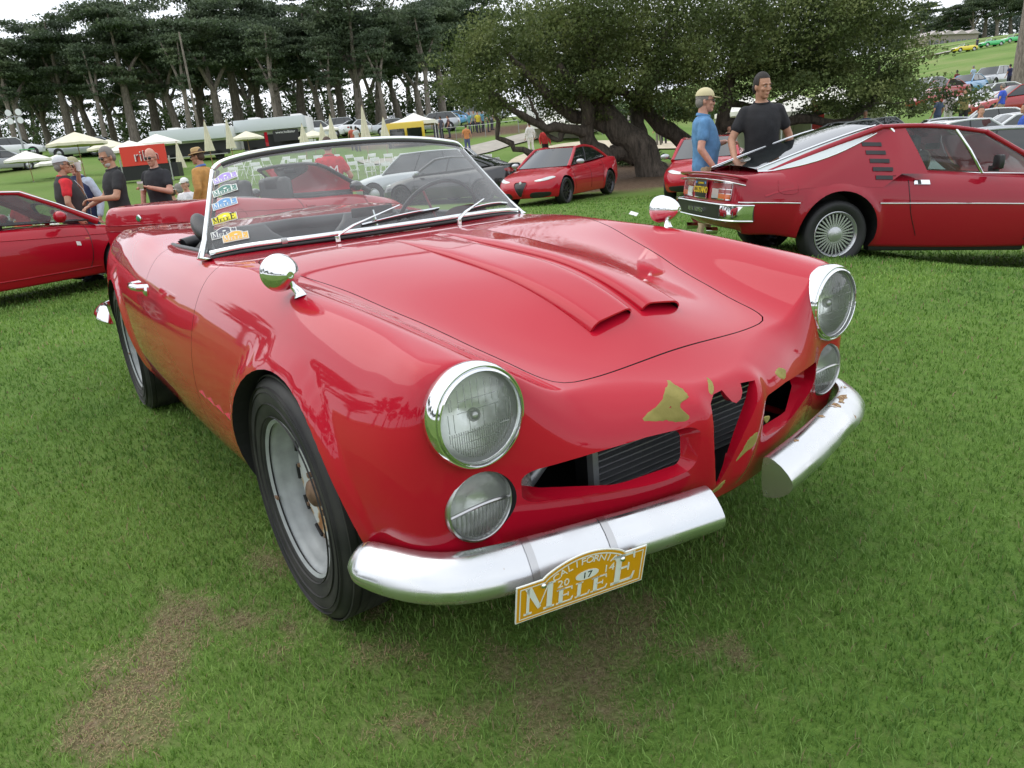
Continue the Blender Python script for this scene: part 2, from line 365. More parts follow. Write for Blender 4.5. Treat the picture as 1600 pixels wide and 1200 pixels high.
def hero_disp(G):
    x, y, z = G[..., 0].copy(), G[..., 1].copy(), G[..., 2].copy()
    side = np.clip((y-.60)/.1, 0, 1)*np.clip((z-.22)/.08, 0, 1)
    for ax, az, ar in AR:
        rr = np.hypot(x-ax, z-az)-ar
        q = np.clip((rr-.032)/.022, 0, 1); g = (1-q*q*(3-2*q))*np.where(rr < -.2, 0, 1)*(1-.35*np.clip(rr/.03, 0, 1))*np.clip((.62-x+ax)/.3, .35, 1)
        y = y+side*.016*g
    # raised shield surround on the nose
    nose = np.clip((x-.70)/.05, 0, 1)
    sy = .102-.055*np.clip((.60-z)/.25, 0, 1)
    x = x+nose*.012*np.exp(-((y-sy)/.03)**2)*np.clip((z-.33)/.05, 0, 1)*np.clip((.63-z)/.03, 0, 1)
    return np.stack([x, y, z], -1)
NSH = 430
hV, hF = shell(HO, Htop, NSH, (30, 18, 46), .32, hero_disp, dens=lambda x: 2.2 if x > -.7 else 1.)
body = skin_object('body', hV, hF, [M['red'], M['black_in'], M['vinyl']], hero)
h_ref = ref_of(body)
h_bvh = h_ref[0]
def cutter(mb, mi=1): 
    mb.m = [0]*len(mb.f); o = mb.build('cutter', [[M['red'], M['black_in'], M['vinyl']][mi]], None, None); return o
bpy.context.view_layer.update()
# engine bay, wells, cockpit
mb = MB(); plan = [(.15, -.5), (.58, -.5), (.64, -.44), (.718, -.3), (.752, -.15), (.762, 0), (.752, .15), (.718, .3), (.64, .44), (.58, .5), (.15, .5)]
mb.prism(plan, .372, .60, 'z'); boolean(body, cutter(mb))
for ax, az, ar in AR:
    for s in (-1, 1):
        mb = MB(); mb.lathe([(0, 0), (ar, 0), (ar, s*.5), (0, s*.5)], 56, axis='y', c=(ax, s*.47, az)); boolean(body, cutter(mb))
        
mb = MB()
cp = [(-.84, .60), (-1.0, .615), (-1.4, .615), (-1.70, .58), (-1.80, .45), (-1.83, 0)]
front = [(-.735, 0), (-.745, .2), (-.775, .4), (-.82, .55)]
poly = front+cp; poly = poly+[(x, -y) for x, y in reversed(poly[1:-1])]
mb.prism(poly, .34, 1.3, 'z'); boolean(body, cutter(mb, 2))
# centre shield opening
sh = [(.093, .600), (.088, .585), (.077, .553), (.056, .518), (.036, .485), (.016, .447), (.003, .415), (-.018, .378), (-.034, .374), (-.050, .40), (-.063, .437), (-.072, .478), (-.076, .518), (-.073, .558), (-.064, .586), (-.042, .600), (-.012, .602), (-.006, .588), (.004, .574), (.017, .567), (.034, .572), (.046, .585), (.052, .602)]
mb = MB(); mb.prism(sh, .60, .95, 'x'); boolean(body, cutter(mb, 0))
mb = MB(); mb.prism([(-.095, .44), (.07, .44), (.112, .600), (-.095, .600)], .60, .765, 'x'); boolean(body, cutter(mb, 1))
# side intakes: tapered recess, then the through hole
def rrect(cy, cz, w, h, r_, n=5, skew=0.):
    out = []
    for sy, sz, a0 in ((1, 1, 0), (-1, 1, PI/2), (-1, -1, PI), (1, -1, 1.5*PI)):
        for k in range(n+1):
            a = a0+PI/2*k/n; y_ = sy*(w/2-r_)+r_*math.cos(a); z_ = sz*(h/2-r_)+r_*math.sin(a)
            out.append((cy+y_, cz+z_+skew*y_))
    return out
for s in (-1, 1):
    tp_ = lambda y, z: (y, .497+(z-.50)*(1-.45*max(0, y-.15)/.35)); f_ = [tp_(*q) for q in rrect(.302, .502, .405, .128, .035)]; b_ = [tp_(*q) for q in rrect(.300, .503, .330, .072, .018)]
    def ring(p, dx, f=0): return [(.80-.72*max(0, y-.05)**1.75+dx, s*y, z) for y, z in p]
    mb = MB(); mb.loft([ring(f_, .06), ring(f_, .015), ring(b_, -.045)]); 
    mb.m = [0]*len(mb.f); boolean(body, mb.build('cutter', [M['red']], None, None))
    mb = MB(); mb.loft([ring(b_, -.03), ring(b_, -.18)]); boolean(body, cutter(mb, 0))
    # lamp bores
    mb = MB(); mb.lathe([(0, 0), (.092, 0), (.092, .3), (0, .3)], 40, axis='x', c=(.56, s*HY, HZ)); boolean(body, cutter(mb))
    mb = MB(); mb.lathe([(0, 0), (.074, 0), (.074, .3), (0, .3)], 40, axis='x', c=(.57, s*.588, .482)); boolean(body, cutter(mb))
# bonnet and doors are cut out of the same skin
seam = [(-.62, 0), (-.615, .25), (-.60, .45), (-.57, .555), (-.50, .60), (-.38, .60), (-.215, .565), (-.106, .532), (-.03, .51), (.055, .49), (.134, .47), (.216, .445), (.30, .425), (.385, .408), (.44, .395), (.50, .383),
        (.555, .374), (.592, .362), (.612, .348), (.623, .323), (.628, .27), (.631, .14), (.632, 0)]
sp_ = spline(seam, 90)
def seam_poly(off):
    t = np.gradient(sp_, axis=0); t /= np.linalg.norm(t, axis=1)[:, None]; q = sp_+np.stack([-t[:, 1], t[:, 0]], 1)*off
    q[0, 1] = 0; q[-1, 1] = 0; L = [tuple(a) for a in q]; return L+[(a, -b) for a, b in reversed(L[1:-1])]
def part_cut(name, mk, mats=None):
    """takes the piece inside cutter mk(-gap) out of the skin as a part and clears mk(+gap)"""
    o = link(name, body.data.copy(), hero); c = cutter(mk(-.0018)); boolean(o, c, 'INTERSECT'); boolean(body, cutter(mk(.0018))); return o
def mk_hood(g):
    m_ = MB(); m_.prism(seam_poly(g), .60, 1.2, 'z'); return m_
# keep the bonnet solid at the front by cutting only its upper skin
hood = part_cut('bonnet', mk_hood)
doors = []
dpoly = np.array([(-.70, 1.1), (-.70, .90), (-.705, .70), (-.72, .5), (-.735, .36), (-.76, .305), (-.80, .285), (-1.30, .28), (-1.42, .30), (-1.50, .37), (-1.535, .5), (-1.54, .7), (-1.53, .90), (-1.53, 1.1)])
for s in (-1, 1):
    def mk_door(g, s=s):
        c = np.array([-1.1, .65]); q = dpoly+np.sign(dpoly-c)*g; m_ = MB(); m_.prism([tuple(a) for a in q], s*.60, s*.95, 'y'); return m_
    doors.append(part_cut('door', mk_door))
for o in [body, hood]+doors: set_normals(o, *h_ref)

# scoops on the bonnet
def hood_z(x, y):
    h = h_bvh.ray_cast(Vector((x, y, 2)), Vector((0, 0, -1)))[0]; return h.z
for s in (-1, 1):
    nx_, ny_ = 36, 22; top = []; bot = []
    for i in range(nx_+1):
        a = i/nx_; x = -.47+a*(.497+.47); y0 = .017; y1 = .152+.012*(1-a); hh = .0135*min(1, a/.34)**1.3+.0115*max(0, (a-.72)/.28)**1.6
        ra, rb = [], []
        for j in range(ny_+1):
            b = j/ny_; 
            yy = y0+(y1-y0)*(.5-.5*math.cos(PI*b)); d = min(yy-y0, y1-yy); pl_ = math.sqrt(max(0, 1-(1-min(1, d/.030))**2.2))
            xx = x+(.012*(1-abs(2*b-1)**3) if i == nx_ else 0)
            z = hood_z(xx, s*yy); ra.append((xx, s*yy, z+.0006+hh*pl_)); rb.append((xx, s*(y0+.004+(y1-y0-.008)*(.5-.5*math.cos(PI*b))), z+.0002+max(0, hh*pl_-.0035)))
        top.append(ra); bot.append(rb)
    mb = MB(); mb.loft(top, 0, closed=False, cap=False); mb.loft([r_ for r_ in bot[8:]], 1, closed=False, cap=False); mb.loft([top[-1], bot[-1]], 0, closed=False, cap=False)
    # black sheet added close behind the mouth to paint the dark hollow
    mb.add(bot[35]+[(p[0], p[1], hood_z(p[0], p[1])) for p in bot[35]], [(k, k+1, k+1+len(bot[35]), k+len(bot[35])) for k in range(ny_)], 1)
    mb.build('bonnet_scoop', [M['red'], M['black_in']], hero, 50)
# ---- lamps
M['lamp_glass'] = glass('headlamp_glass', (.95, .97, .95), .11, .03)  # raised diffuse layer paints the bright sky glare on the lens
def lens_mat(name, col, sc, st):
    m, n, l, b = nt(name); b.inputs['Base Color'].default_value = (*col, 1); b.inputs['Roughness'].default_value = .12; b.inputs['Metallic'].default_value = .85; b.inputs['Coat Weight'].default_value = 1
    t = n.new('ShaderNodeTexCoord'); mp_ = n.new('ShaderNodeMapping'); mp_.inputs['Scale'].default_value = sc; l.new(t.outputs['Object'], mp_.inputs[0])
    v = n.new('ShaderNodeTexBrick'); v.inputs['Scale'].default_value = 1; v.inputs['Mortar Size'].default_value = .06; v.inputs['Mortar Smooth'].default_value = 1; v.inputs['Color1'].default_value = (1, 1, 1, 1); v.inputs['Color2'].default_value = (.4, .4, .4, 1)
    l.new(mp_.outputs[0], v.inputs[0])
    bp = n.new('ShaderNodeBump'); bp.inputs['Strength'].default_value = st; bp.inputs['Distance'].default_value = .01; l.new(v.outputs[0], bp.inputs['Height']); l.new(bp.outputs[0], b.inputs['Normal']); return m
M['reflector'] = mat('silvered_reflector', (.92, .93, .91), .30, .9, bump=.12, bs=70)
M['flute'] = glass('fluted_glass', (.9, .93, .91), .30, .1)
for s in (-1, 1):
    c = (.655, s*HY, HZ)
    mb = MB(); mb.lathe([(.098, -.05), (.1045, -.02), (.1065, -.008), (.1060, .003), (.1035, .012), (.1005, .017), (.0985, .017), (.0975, .014), (.0965, .016), (.0945, .021), (.0915, .022), (.0900, .019), (.0900, .008)], 64, axis='x', c=c)
    hl = mb.build('headlamp', M['chrome'], hero, 40)
    mb = MB(); mb.lathe([(.001, -.070), (.025, -.064), (.045, -.049), (.062, -.029), (.076, -.008), (.0900, .012)], 48, axis='x', c=c); mb.build('reflector', M['reflector'], hl, 60)
    # fluted lens: ribs as geometry
    mb = MB(); n_ = 40; rows_ = []
    for i in range(n_+1):
        ra = []
        for k in range(72):
            a = 2*PI*k/72; rr = .0905*i/n_; y_, z_ = rr*math.cos(a), rr*math.sin(a)
            ra.append((c[0]+.012+.020*(1-(rr/.0905)**2)-.002, c[1]+y_, c[2]+z_))
        rows_.append(ra)
    mb.loft(rows_[1:], cap=False); mb.build('lens', M['lamp_glass'], hl, 60)
    mb = MB()
    for k in range(-15, 16):   # vertical prisms behind the lens, broken at two levels
        y_ = k*.005; hgt = math.sqrt(max(0, .078**2-y_**2))
        for z0_, z1_ in ((-hgt, -.018), (-.014, .022), (.027, hgt)):
            if abs(k) > 11 or z0_ < -.015 or (k % 3 == 0):
                if z1_ > z0_+.01 and z0_ > -hgt-.001 and z1_ < hgt+.001 and not (z0_ == -.014 and k % 2): mb.box((c[0]+.011+.016*(1-(y_/.0825)**2-(max(abs(z0_), abs(z1_))/.0825)**2*.9), c[1]+y_, c[2]+(z0_+z1_)/2), (.0012, .0012, z1_-z0_))
    for zz in (-.055, -.037, -.018, .024, .045):
        w_ = math.sqrt(.078**2-zz**2)*(.75 if zz != -.018 else 1); mb.box((c[0]+.012+.014*(1-(zz/.0825)**2), c[1]+.008*s, c[2]+zz), (.0015, w_*1.7, .0013))
    mb.build('lens_fluting', M['flute'], hl, None); hl.children[-1]['kind'] = 'stuff'
    mb = MB(); mb.ell((c[0]-.01, c[1], c[2]), (.014, .014, .014), 8); mb.build('bulb', M['steel'], hl, 60)
    # lower lamp
    c = (.638, s*.588, .482)
    mb = MB(); mb.lathe([(.075, -.05), (.0785, -.01), (.079, .0), (.077, .007), (.073, .009), (.0705, .006), (.070, .0)], 56, axis='x', c=c); fl = mb.build('fog_lamp', M['steel'], hero, 40)
    mb = MB(); mb.lathe([(.001, -.050), (.022, -.045), (.042, -.030), (.058, -.014), (.070, 0)], 40, axis='x', c=c); mb.build('reflector', M['reflector'], fl, 60)
    mb = MB(); mb.lathe([(.0705, .003), (.055, .010), (.03, .015), (.002, .0165)], 40, axis='x', c=c); mb.build('lens', M['lamp_glass'], fl, 60)
    mb = MB()
    def fx_(y_, z_): return c[0]+.0172*(1-(y_*y_+z_*z_)/.0705**2)
    mb.tube([(fx_(y_, .004+.014*(1-(y_/.07)**2))+.0015, c[1]+y_, c[2]+.004+.014*(1-(y_/.07)**2)-.01) for y_ in np.linspace(-.071, .071, 17)], .004, 6); mb.build('lens_bar', M['steel'], fl, 50)
    mb = MB()
    for k in range(-6, 7):
        y_ = k*.0092; zb = -math.sqrt(max(0, .066**2-y_**2)); zt = -.009+.012*(1-(y_/.07)**2)
        if zt-zb > .01: mb.tube([(fx_(y_, z_)-.0035, c[1]+y_, c[2]+z_) for z_ in np.linspace(zb, zt, 5)], .0026, 5)
    mb.build('lens_ribs', M['flute'], fl, 40); fl.children[-1]['kind'] = 'stuff'
# ---- radiator, hoses and bars behind the openings
mb = MB(); mb.box((.60, 0, .47), (.04, .58, .24)); rad = mb.build('radiator', M['black'], hero, None)
M['fin'] = mat('radiator_fin', (.32, .33, .34), .35, .6)
mb = MB()
for k in range(15): mb.box((.628, 0, .362+k*.0155), (.018, .56, .0035), mx=None)
mb.build('radiator_fins', M['fin'], rad, None); rad.children[-1]['kind'] = 'stuff'
for y_ in (-.31, .31):
    mb = MB(); mb.box((.64, y_*.93, .47), (.02, .016, .24)); mb.build('side_bracket', M['fin'], rad, None)
mb = MB(); mb.ell((.56, -.40, .53), (.05, .06, .035), 10); mb.tube([(.5, -.30, .55), (.57, -.36, .5), (.55, -.43, .42)], .018, 10); mb.build('horn', M['fin'], hero, 50)
mb = MB(); mb.tube([(.60, -.465, .53), (.612, -.46, .50), (.61, -.452, .455), (.60, -.447, .425)], [.012, .018, .016, .008], 10, flat=.6); mb.build('wire_bundle', mat('bare_wire', (.4, .4, .4), .3, .8, bump=.8, bs=250), hero, 50)
mb = MB(); mb.tube([(.6, .03, .56), (.66, .045, .575), (.66, .052, .52)], .008, 6); mb.build('release_cable', M['steel'], hero, 50)
# ---- front bumper halves
def bumper(s, pts, name='front_bumper', sec=None, extra=None):
    P = spline(pts, 60); t = np.gradient(P[:, :2], axis=0); t /= np.linalg.norm(t, axis=1)[:, None]; nrm = np.stack([-t[:, 1], t[:, 0]], 1)
    rings = []; 
    for i, (x, y, sc) in enumerate(P):
        ring_ = []
        for o_, z_ in sec: ring_.append((x+nrm[i, 0]*o_*min(1, sc*1.1), s*(y+nrm[i, 1]*o_*min(1, sc*1.1)), .365+(z_-.365)*sc))
        rings.append(ring_)
    mb = MB(); mb.loft(rings); return mb
BS = [(0, .409), (.010, .412), (.026, .407), (.044, .395), (.060, .379), (.069, .366), (.0725, .355), (.071, .344), (.063, .331), (.048, .319), (.028, .310), (.010, .307), (0, .309), (-.004, .34), (-.004, .38)]
bp_ = [(.425, .765, .10), (.445, .765, .5), (.47, .762, .78), (.50, .753, .93), (.555, .731, 1), (.606, .702, 1), (.65, .655, 1), (.680, .59, 1), (.700, .522, 1), (.738, .378, 1), (.768, .25, 1), (.797, .105, 1)]
def pitted():
    m, n, l, b = nt('pitted_chrome'); t = n.new('ShaderNodeTexCoord')
    z = n.new('ShaderNodeTexNoise'); z.inputs['Scale'].default_value = 9; z.inputs['Detail'].default_value = 7; l.new(t.outputs['Object'], z.inputs[0])
    r = n.new('ShaderNodeMapRange'); r.inputs['From Min'].default_value = .35; r.inputs['From Max'].default_value = .7; r.inputs['To Min'].default_value = .14; r.inputs['To Max'].default_value = .42; l.new(z.outputs[0], r.inputs[0]); l.new(r.outputs[0], b.inputs['Roughness'])
    z2 = n.new('ShaderNodeTexNoise'); z2.inputs['Scale'].default_value = 34; z2.inputs['Detail'].default_value = 9; l.new(t.outputs['Object'], z2.inputs[0])
    mu = n.new('ShaderNodeMath'); mu.operation = 'MULTIPLY'; l.new(z.outputs[0], mu.inputs[0]); l.new(z2.outputs[0], mu.inputs[1])
    ra = n.new('ShaderNodeValToRGB'); l.new(mu.outputs[0], ra.inputs[0]); e = ra.color_ramp.elements; e[0].position = .395; e[0].color = (.66, .67, .68, 1); e[1].position = .43; e[1].color = (.28, .14, .05, 1); l.new(ra.outputs[0], b.inputs['Base Color'])
    rm = n.new('ShaderNodeMapRange'); rm.inputs['From Min'].default_value = .395; rm.inputs['From Max'].default_value = .43; rm.inputs['To Min'].default_value = .96; rm.inputs['To Max'].default_value = .2; l.new(mu.outputs[0], rm.inputs[0]); l.new(rm.outputs[0], b.inputs['Metallic'])
    bp = n.new('ShaderNodeBump'); bp.inputs['Strength'].default_value = .06; l.new(z.outputs[0], bp.inputs['Height']); l.new(bp.outputs[0], b.inputs['Normal']); return m
M['bchrome'] = pitted()
bumps = []
for s in (-1, 1):
    b_ = bumper(s, bp_, sec=BS); o = b_.build('front_bumper', M['bchrome'], hero, 50); bumps.append(o)
    for xx, yy in ((.70, .33), (.60, .55)) if s < 0 else ((.62, .24), (.55, .46)):
        mb = MB(); mb.tube([(xx-.02, s*yy, .37), (xx+.085, s*yy*1.01, .366)], .016, 12); mb.build('bumper_bracket', M['red'], o, 50)
rb = [(-3.20, .745, .1), (-3.23, .75, .7), (-3.32, .745, 1), (-3.5, .73, 1), (-3.66, .6, 1), (-3.72, .3, 1), (-3.73, 0, 1)]
for s in (-1, 1):
    P = [(x, y, c_) for x, y, c_ in rb]; b_ = bumper(s, P, sec=[(-o_, z_+.05) for o_, z_ in BS]); b_.build('rear_bumper', M['chrome'], hero, 50)
# tape straps and the rally plate tied to the near bumper half
P = spline(bp_, 200); tt = np.gradient(P[:, :2], axis=0); tt /= np.linalg.norm(tt, axis=1)[:, None]
def at_y(y): 
    k = int(np.argmin(abs(P[:, 1]-y))); return P[k], (-tt[k, 1], tt[k, 0])
for y_ in (.535, .372):
    p, nn_ = at_y(y_); ring0, ring1 = [], []
    for o_, z_ in BS[:11]:
        for rr_, dd in ((ring0, -.008), (ring1, .008)): rr_.append((p[0]+nn_[0]*(o_+.0016)-dd*nn_[1], -(p[1]+nn_[1]*(o_+.0016)+dd*nn_[0]), z_+.0014*(1 if z_ > .36 else -1)))
    mb = MB(); mb.loft([ring0, ring1], closed=False, cap=False); mb.build('metal_strap', M['steel'], hero, 50)
# ---- text and the rally-plate lettering (flat print built as thin relief)
def font_mesh(txt, size, ext=.0006, align='CENTER', shear=0., spacing=1.):
    cu = bpy.data.curves.new('t', 'FONT'); cu.body = txt; cu.size = size; cu.extrude = ext; cu.align_x = align; cu.shear = shear; cu.space_character = spacing
    cu.resolution_u = 2
    o = bpy.data.objects.new('t', cu); COL.objects.link(o); dg = bpy.context.evaluated_depsgraph_get(); dg.update()
    me = bpy.data.meshes.new_from_object(o.evaluated_get(dg)); v = [tuple(a.co) for a in me.vertices]; f = [tuple(p.vertices) for p in me.polygons]
    bpy.data.objects.remove(o); bpy.data.curves.remove(cu); bpy.data.meshes.remove(me); return v, f
def serif(ch, x0, y0, w, h, t=.0006):
    """list of boxes/quads for one serif capital"""
    s_ = w*.17; th = h*.07; q = []
    def R_(a, b, c, d): q.append([(a, b), (c, b), (c, d), (a, d)])
    if ch == 'M':
        n = w*.09; R_(w*.08, 0, w*.08+n, h); q.append([(w*.02, h), (w*.24, h), (w*.56, h*.18), (w*.46, h*.10)]); q.append([(w*.76, h), (w*.80, h), (w*.53, h*.22), (w*.46, h*.10)])
        R_(w*.74, 0, w*.92, h); R_(0, 0, w*.26, th); R_(w*.64, 0, w, th); R_(w*.74, h-th, w, h)
    else:
        R_(w*.14, 0, w*.14+w*.24, h); R_(0, 0, w*.9, th*1.2); q.append([(w*.80, 0), (w*.92, 0), (w*1.0, h*.26), (w*.93, h*.26)])
        R_(0, h-th, w*.5, h)
        if ch == 'E': R_(0, h-th*1.2, w*.85, h); q.append([(w*.80, h), (w*.90, h), (w*.92, h*.76), (w*.86, h*.76)]); R_(w*.3, h*.48, w*.68, h*.48+th); R_(w*.66, h*.38, w*.72, h*.64)
    vs, fs = [], []
    for p in q:
        k = len(vs); vs += [(x0+a, y0+b, 0) for a, b in p]+[(x0+a, y0+b, t) for a, b in p]; fs += [(k, k+1, k+2, k+3), (k+7, k+6, k+5, k+4)]+[(k+i, k+(i+1) % 4, k+4+(i+1) % 4, k+4+i) for i in range(4)]
    return vs, fs
def plate_shape(w, h, ah, n=20, inset=0.):
    """lower left origin at centre; arch on top"""
    a0, a1 = -w/2*.62, w/2*.66; pts = [(-w/2+inset, -h/2+inset), (w/2-inset, -h/2+inset), (w/2-inset, h/2-inset)]
    for k in range(n+1):
        t = k/n; x = a1+(a0-a1)*t; pts.append((x, h/2-inset+ah*math.sin(PI*t)**.75))
    pts.append((-w/2+inset, h/2-inset)); return pts
def rally_plate(parent, mx, w, bgm, inkm, full=True, name='rally_plate', oval=None, txt2=None, thick=.003, small=None):
    k = w/.289; h = .097*k; ah = .034*k
    mb = MB(); mb.prism(plate_shape(w, h, ah), 0, thick, 'z', mx=mx); pl_ = mb.build(name, M['plate_white'], parent, None)
    if True:
        mb = MB(); mb.prism(plate_shape(w*(.985 if full else .95), h*(.955 if full else .86), ah*(1 if full else .97)), thick, thick+.0004, 'z', mx=mx); mb.build('plate_ground', bgm, pl_, None)
        o_ = plate_shape(w*.95, h*.86, ah); i_ = plate_shape(w*.935, h*.80, ah*.98); n = len(o_); mb = MB()
        mb.add([(a, b, thick+.0008) for a, b in o_]+[(a, b, thick+.0008) for a, b in i_], [(q, (q+1) % n, n+(q+1) % n, n+q) for q in range(n)], 0, mx); mb.build('plate_border', inkm, pl_, None)
    mb = MB(); z = T(0, 0, thick+.0008)
    y0 = -h*.33
    for ch, x, ww, hh in (('M', -.128, .066, .070), ('E', -.058, .038, .040), ('L', -.016, .034, .040), ('E', .020, .038, .040), ('E', .066, .056, .078)):
        v, f = serif(ch, x*k, y0, ww*k, hh*k); mb.add(v, f, 0, mx @ z)
    if full: mb.build('lettering', txt2 or inkm, pl_, None)
    else: mb.build('lettering', txt2 or inkm, pl_, None)
    if small is not None or full:
        mb = MB(); word = 'CALIFORNIA'
        for i, ch in enumerate(word):
            a = (i-4.5)/4.5; v, f = font_mesh(ch, .024*k, .0003); mb.add(v, f, 0, mx @ T(a*.062*k+.004*k, (.036+.0185*(1-a*a))*k, thick+.0009, 0, 0, -a*.38))
        if full:
            for t_, x, y in (('20', -.044, .013), ('14', .058, .013)): v, f = font_mesh(t_, .027*k, .0003); mb.add(v, f, 0, mx @ T(x*k, y*k, thick+.0009))
        mb.build('small_lettering', txt2 or inkm, pl_, None)
    mb = MB(); mb.lathe([(0, 0), (1, 0), (1, 1), (0, 1)], 24, mx=mx @ Matrix(((.026*k*(1 if full else .8), 0, 0, .008*k), (0, .0125*k*(1 if full else .75), 0, (.024 if full else .030)*k), (0, 0, .0006, thick+.0008), (0, 0, 0, 1)))); ov = mb.build('number_oval', M['plate_white'], pl_, None)
    if full:
        v, f = font_mesh('17', .023*k, .0003); mb = MB(); mb.add(v, f, 0, mx @ T(.008*k, .0162*k, thick+.0016)); mb.build('race_number', M['black'], ov, None)
    return pl_
M['plate_white'] = mat('plate_white', (.80, .82, .78), .3, coat=.3)
M['plate_amber'] = mat('plate_amber', (.72, .34, .006), .3, coat=.3)
# plate hangs from the near half of the bumper
d = Vector((math.cos(-.194)*math.cos(-.266), math.sin(-.194)*math.cos(-.266), math.sin(-.266))); a_ = Vector((-math.sin(-.194), math.cos(-.194), 0)); up_ = d.cross(a_)
pm = Matrix(((a_.x, up_.x, d.x, .806), (a_.y, up_.y, d.y, -.475), (a_.z, up_.z, d.z, .33), (0, 0, 0, 1)))
# screen-right of the plate is the car's left (+y)
rp = rally_plate(hero, pm, .289, M['plate_amber'], M['plate_white'])
mb = MB()
for x, y in ((-.088, .034), (.088, .034)):
    mb = MB(); mb.lathe([(0, 0), (.006, 0), (.006, .003), (.003, .006), (0, .006)], 10, mx=pm @ T(x, y, .003)); mb.build('plate_bolt', M['chrome'], rp, 50)

# ---- windscreen
hr = hero
bot = spline([(-.887, -.669, .893), (-.838, -.56, .906), (-.765, -.36, .912), (-.715, -.18, .915), (-.70, 0, .916), (-.715, .18, .915), (-.765, .36, .912), (-.838, .56, .902), (-.887, .669, .889)], 61)
topc = spline([(-1.078, -.530, 1.180), (-1.075, -.505, 1.198), (-1.04, -.42, 1.219), (-.995, -.22, 1.236), (-.985, 0, 1.240), (-.995, .22, 1.234), (-1.04, .42, 1.213), (-1.070, .505, 1.196), (-1.078, .528, 1.178)], 61)
mb = MB(); rings = []
for i in range(9):
    t = i/8; bow = math.sin(PI*t)*.012
    rings.append([tuple(bot[k]*(1-t)+topc[k]*t+np.array([bow, 0, bow*.5])) for k in range(61)])
ws = empty('windscreen', (0, 0, 0)); ws.parent = hero
mb.loft(rings, closed=False, cap=False)
M['wsglass'] = glass('dusty_veiled_screen', (.86, .90, .88), .13, .03)  # dusty glass with the sky's reflected veil painted in as pale diffuse
gw = mb.build('windscreen_glass', M['wsglass'], ws, 60)
M['rub2'] = mat('screen_seal', (.01, .01, .01), .5)
def frame_tube(path, name, w, hgt, m_, par, off=0.):
    mb = MB(); mb.tube(path, w, 10, flat=hgt/w); return mb.build(name, m_, par, 50)
frame_tube([tuple(p+np.array([.004, 0, .010])) for p in bot[1:-1]], 'lower_trim', .007, .010, M['chrome'], ws)
frame_tube([tuple(p+np.array([.010, 0, -.006])) for p in bot[1:-1]], 'lower_seal', .009, .007, M['rub2'], ws)
frame_tube([tuple(p) for p in topc], 'header_rail', .007, .0095, M['chrome'], ws)
frame_tube([tuple(p+np.array([.008, 0, -.012])) for p in topc[2:-2]], 'header_seal', .008, .010, M['rub2'], ws)
for s in (0, 60):
    b_, t_ = bot[s], topc[s]; sg = -1 if s == 0 else 1
    P_ = [b_+np.array([.03, -sg*.01, -.008]), b_+np.array([0, sg*.008, 0]), b_*.8+t_*.2, b_*.5+t_*.5, b_*.2+t_*.8, t_]
    rings = []
    for p, wx, wy in zip(P_, (.042, .026, .017, .014, .012, .010), (.012, .012, .011, .010, .010, .009)):
        rings.append([(p[0]-.008+wx*math.cos(a), p[1]+wy*math.sin(a), p[2]+(wx*.25*math.cos(a))) for a in np.linspace(0, 2*PI, 14, endpoint=False)])
    mb = MB(); mb.loft(rings); mb.build('screen_pillar', M['chrome'], ws, 50)
    mb = MB(); mb.tube([tuple(b_*(1-t)+t_*t+np.array([.004, -sg*.016, 0])) for t in np.linspace(.04, .97, 8)], .007, 8); mb.build('side_seal', M['rub2'], ws, 50)
mb = MB(); mb.box((-.745, -.43, .925), (.012, .02, .02), bev=.002); mb.build('trim_clip', M['steel'], ws, 50)
# wipers
def ws_pt(u, v, off=.006):   # u across (-1..1), v up
    k = (u+1)*30; i = int(min(59, k)); f_ = k-i; b_ = bot[i]*(1-f_)+bot[i+1]*f_; t_ = topc[i]*(1-f_)+topc[i+1]*f_; bow = math.sin(PI*v)*.012
    return b_*(1-v)+t_*v+np.array([bow+off, 0, bow*.5+off*.5])
for (bx, by, bz), ub, vb, e0, e1 in (((-.640, -.28, .906), .02, .20, (-.22, .07), (.27, .13)), ((-.625, .199, .904), .66, .16, (.50, .08), (.90, .11))):
    mid = ws_pt(ub, vb, .022); mb = MB(); b0 = Vector((bx, by, bz)); m0 = Vector(mid)
    mb.tube([b0, b0+Vector((0, 0, .018))], .010, 10); wp = mb.build('wiper', M['chrome'], ws, 50)
    mb = MB(); k1 = b0+Vector((-.004, .006, .022)); mb.tube([k1, k1.lerp(m0, .22)+Vector((.004, 0, .008)), k1.lerp(m0, .5)+Vector((.004, 0, .006)), m0], [.008, .0075, .005, .004], 8, flat=.6); mb.build('wiper_arm', M['chrome'], wp, 50)
    P_ = [Vector(ws_pt(e0[0]+(e1[0]-e0[0])*t, e0[1]+(e1[1]-e0[1])*t, .006)) for t in np.linspace(0, 1, 12)]
    mb = MB(); mb.tube(P_, .0035, 6, flat=1.8); mb.build('wiper_blade', M['rubber'], wp, 50)
    mb = MB(); mb.tube([p+Vector((.006, 0, .004))+Vector((.010, 0, .006))*math.sin(PI*i/11) for i, p in enumerate(P_)], .003, 6); mb.build('blade_holder', M['chrome'], wp, 50)
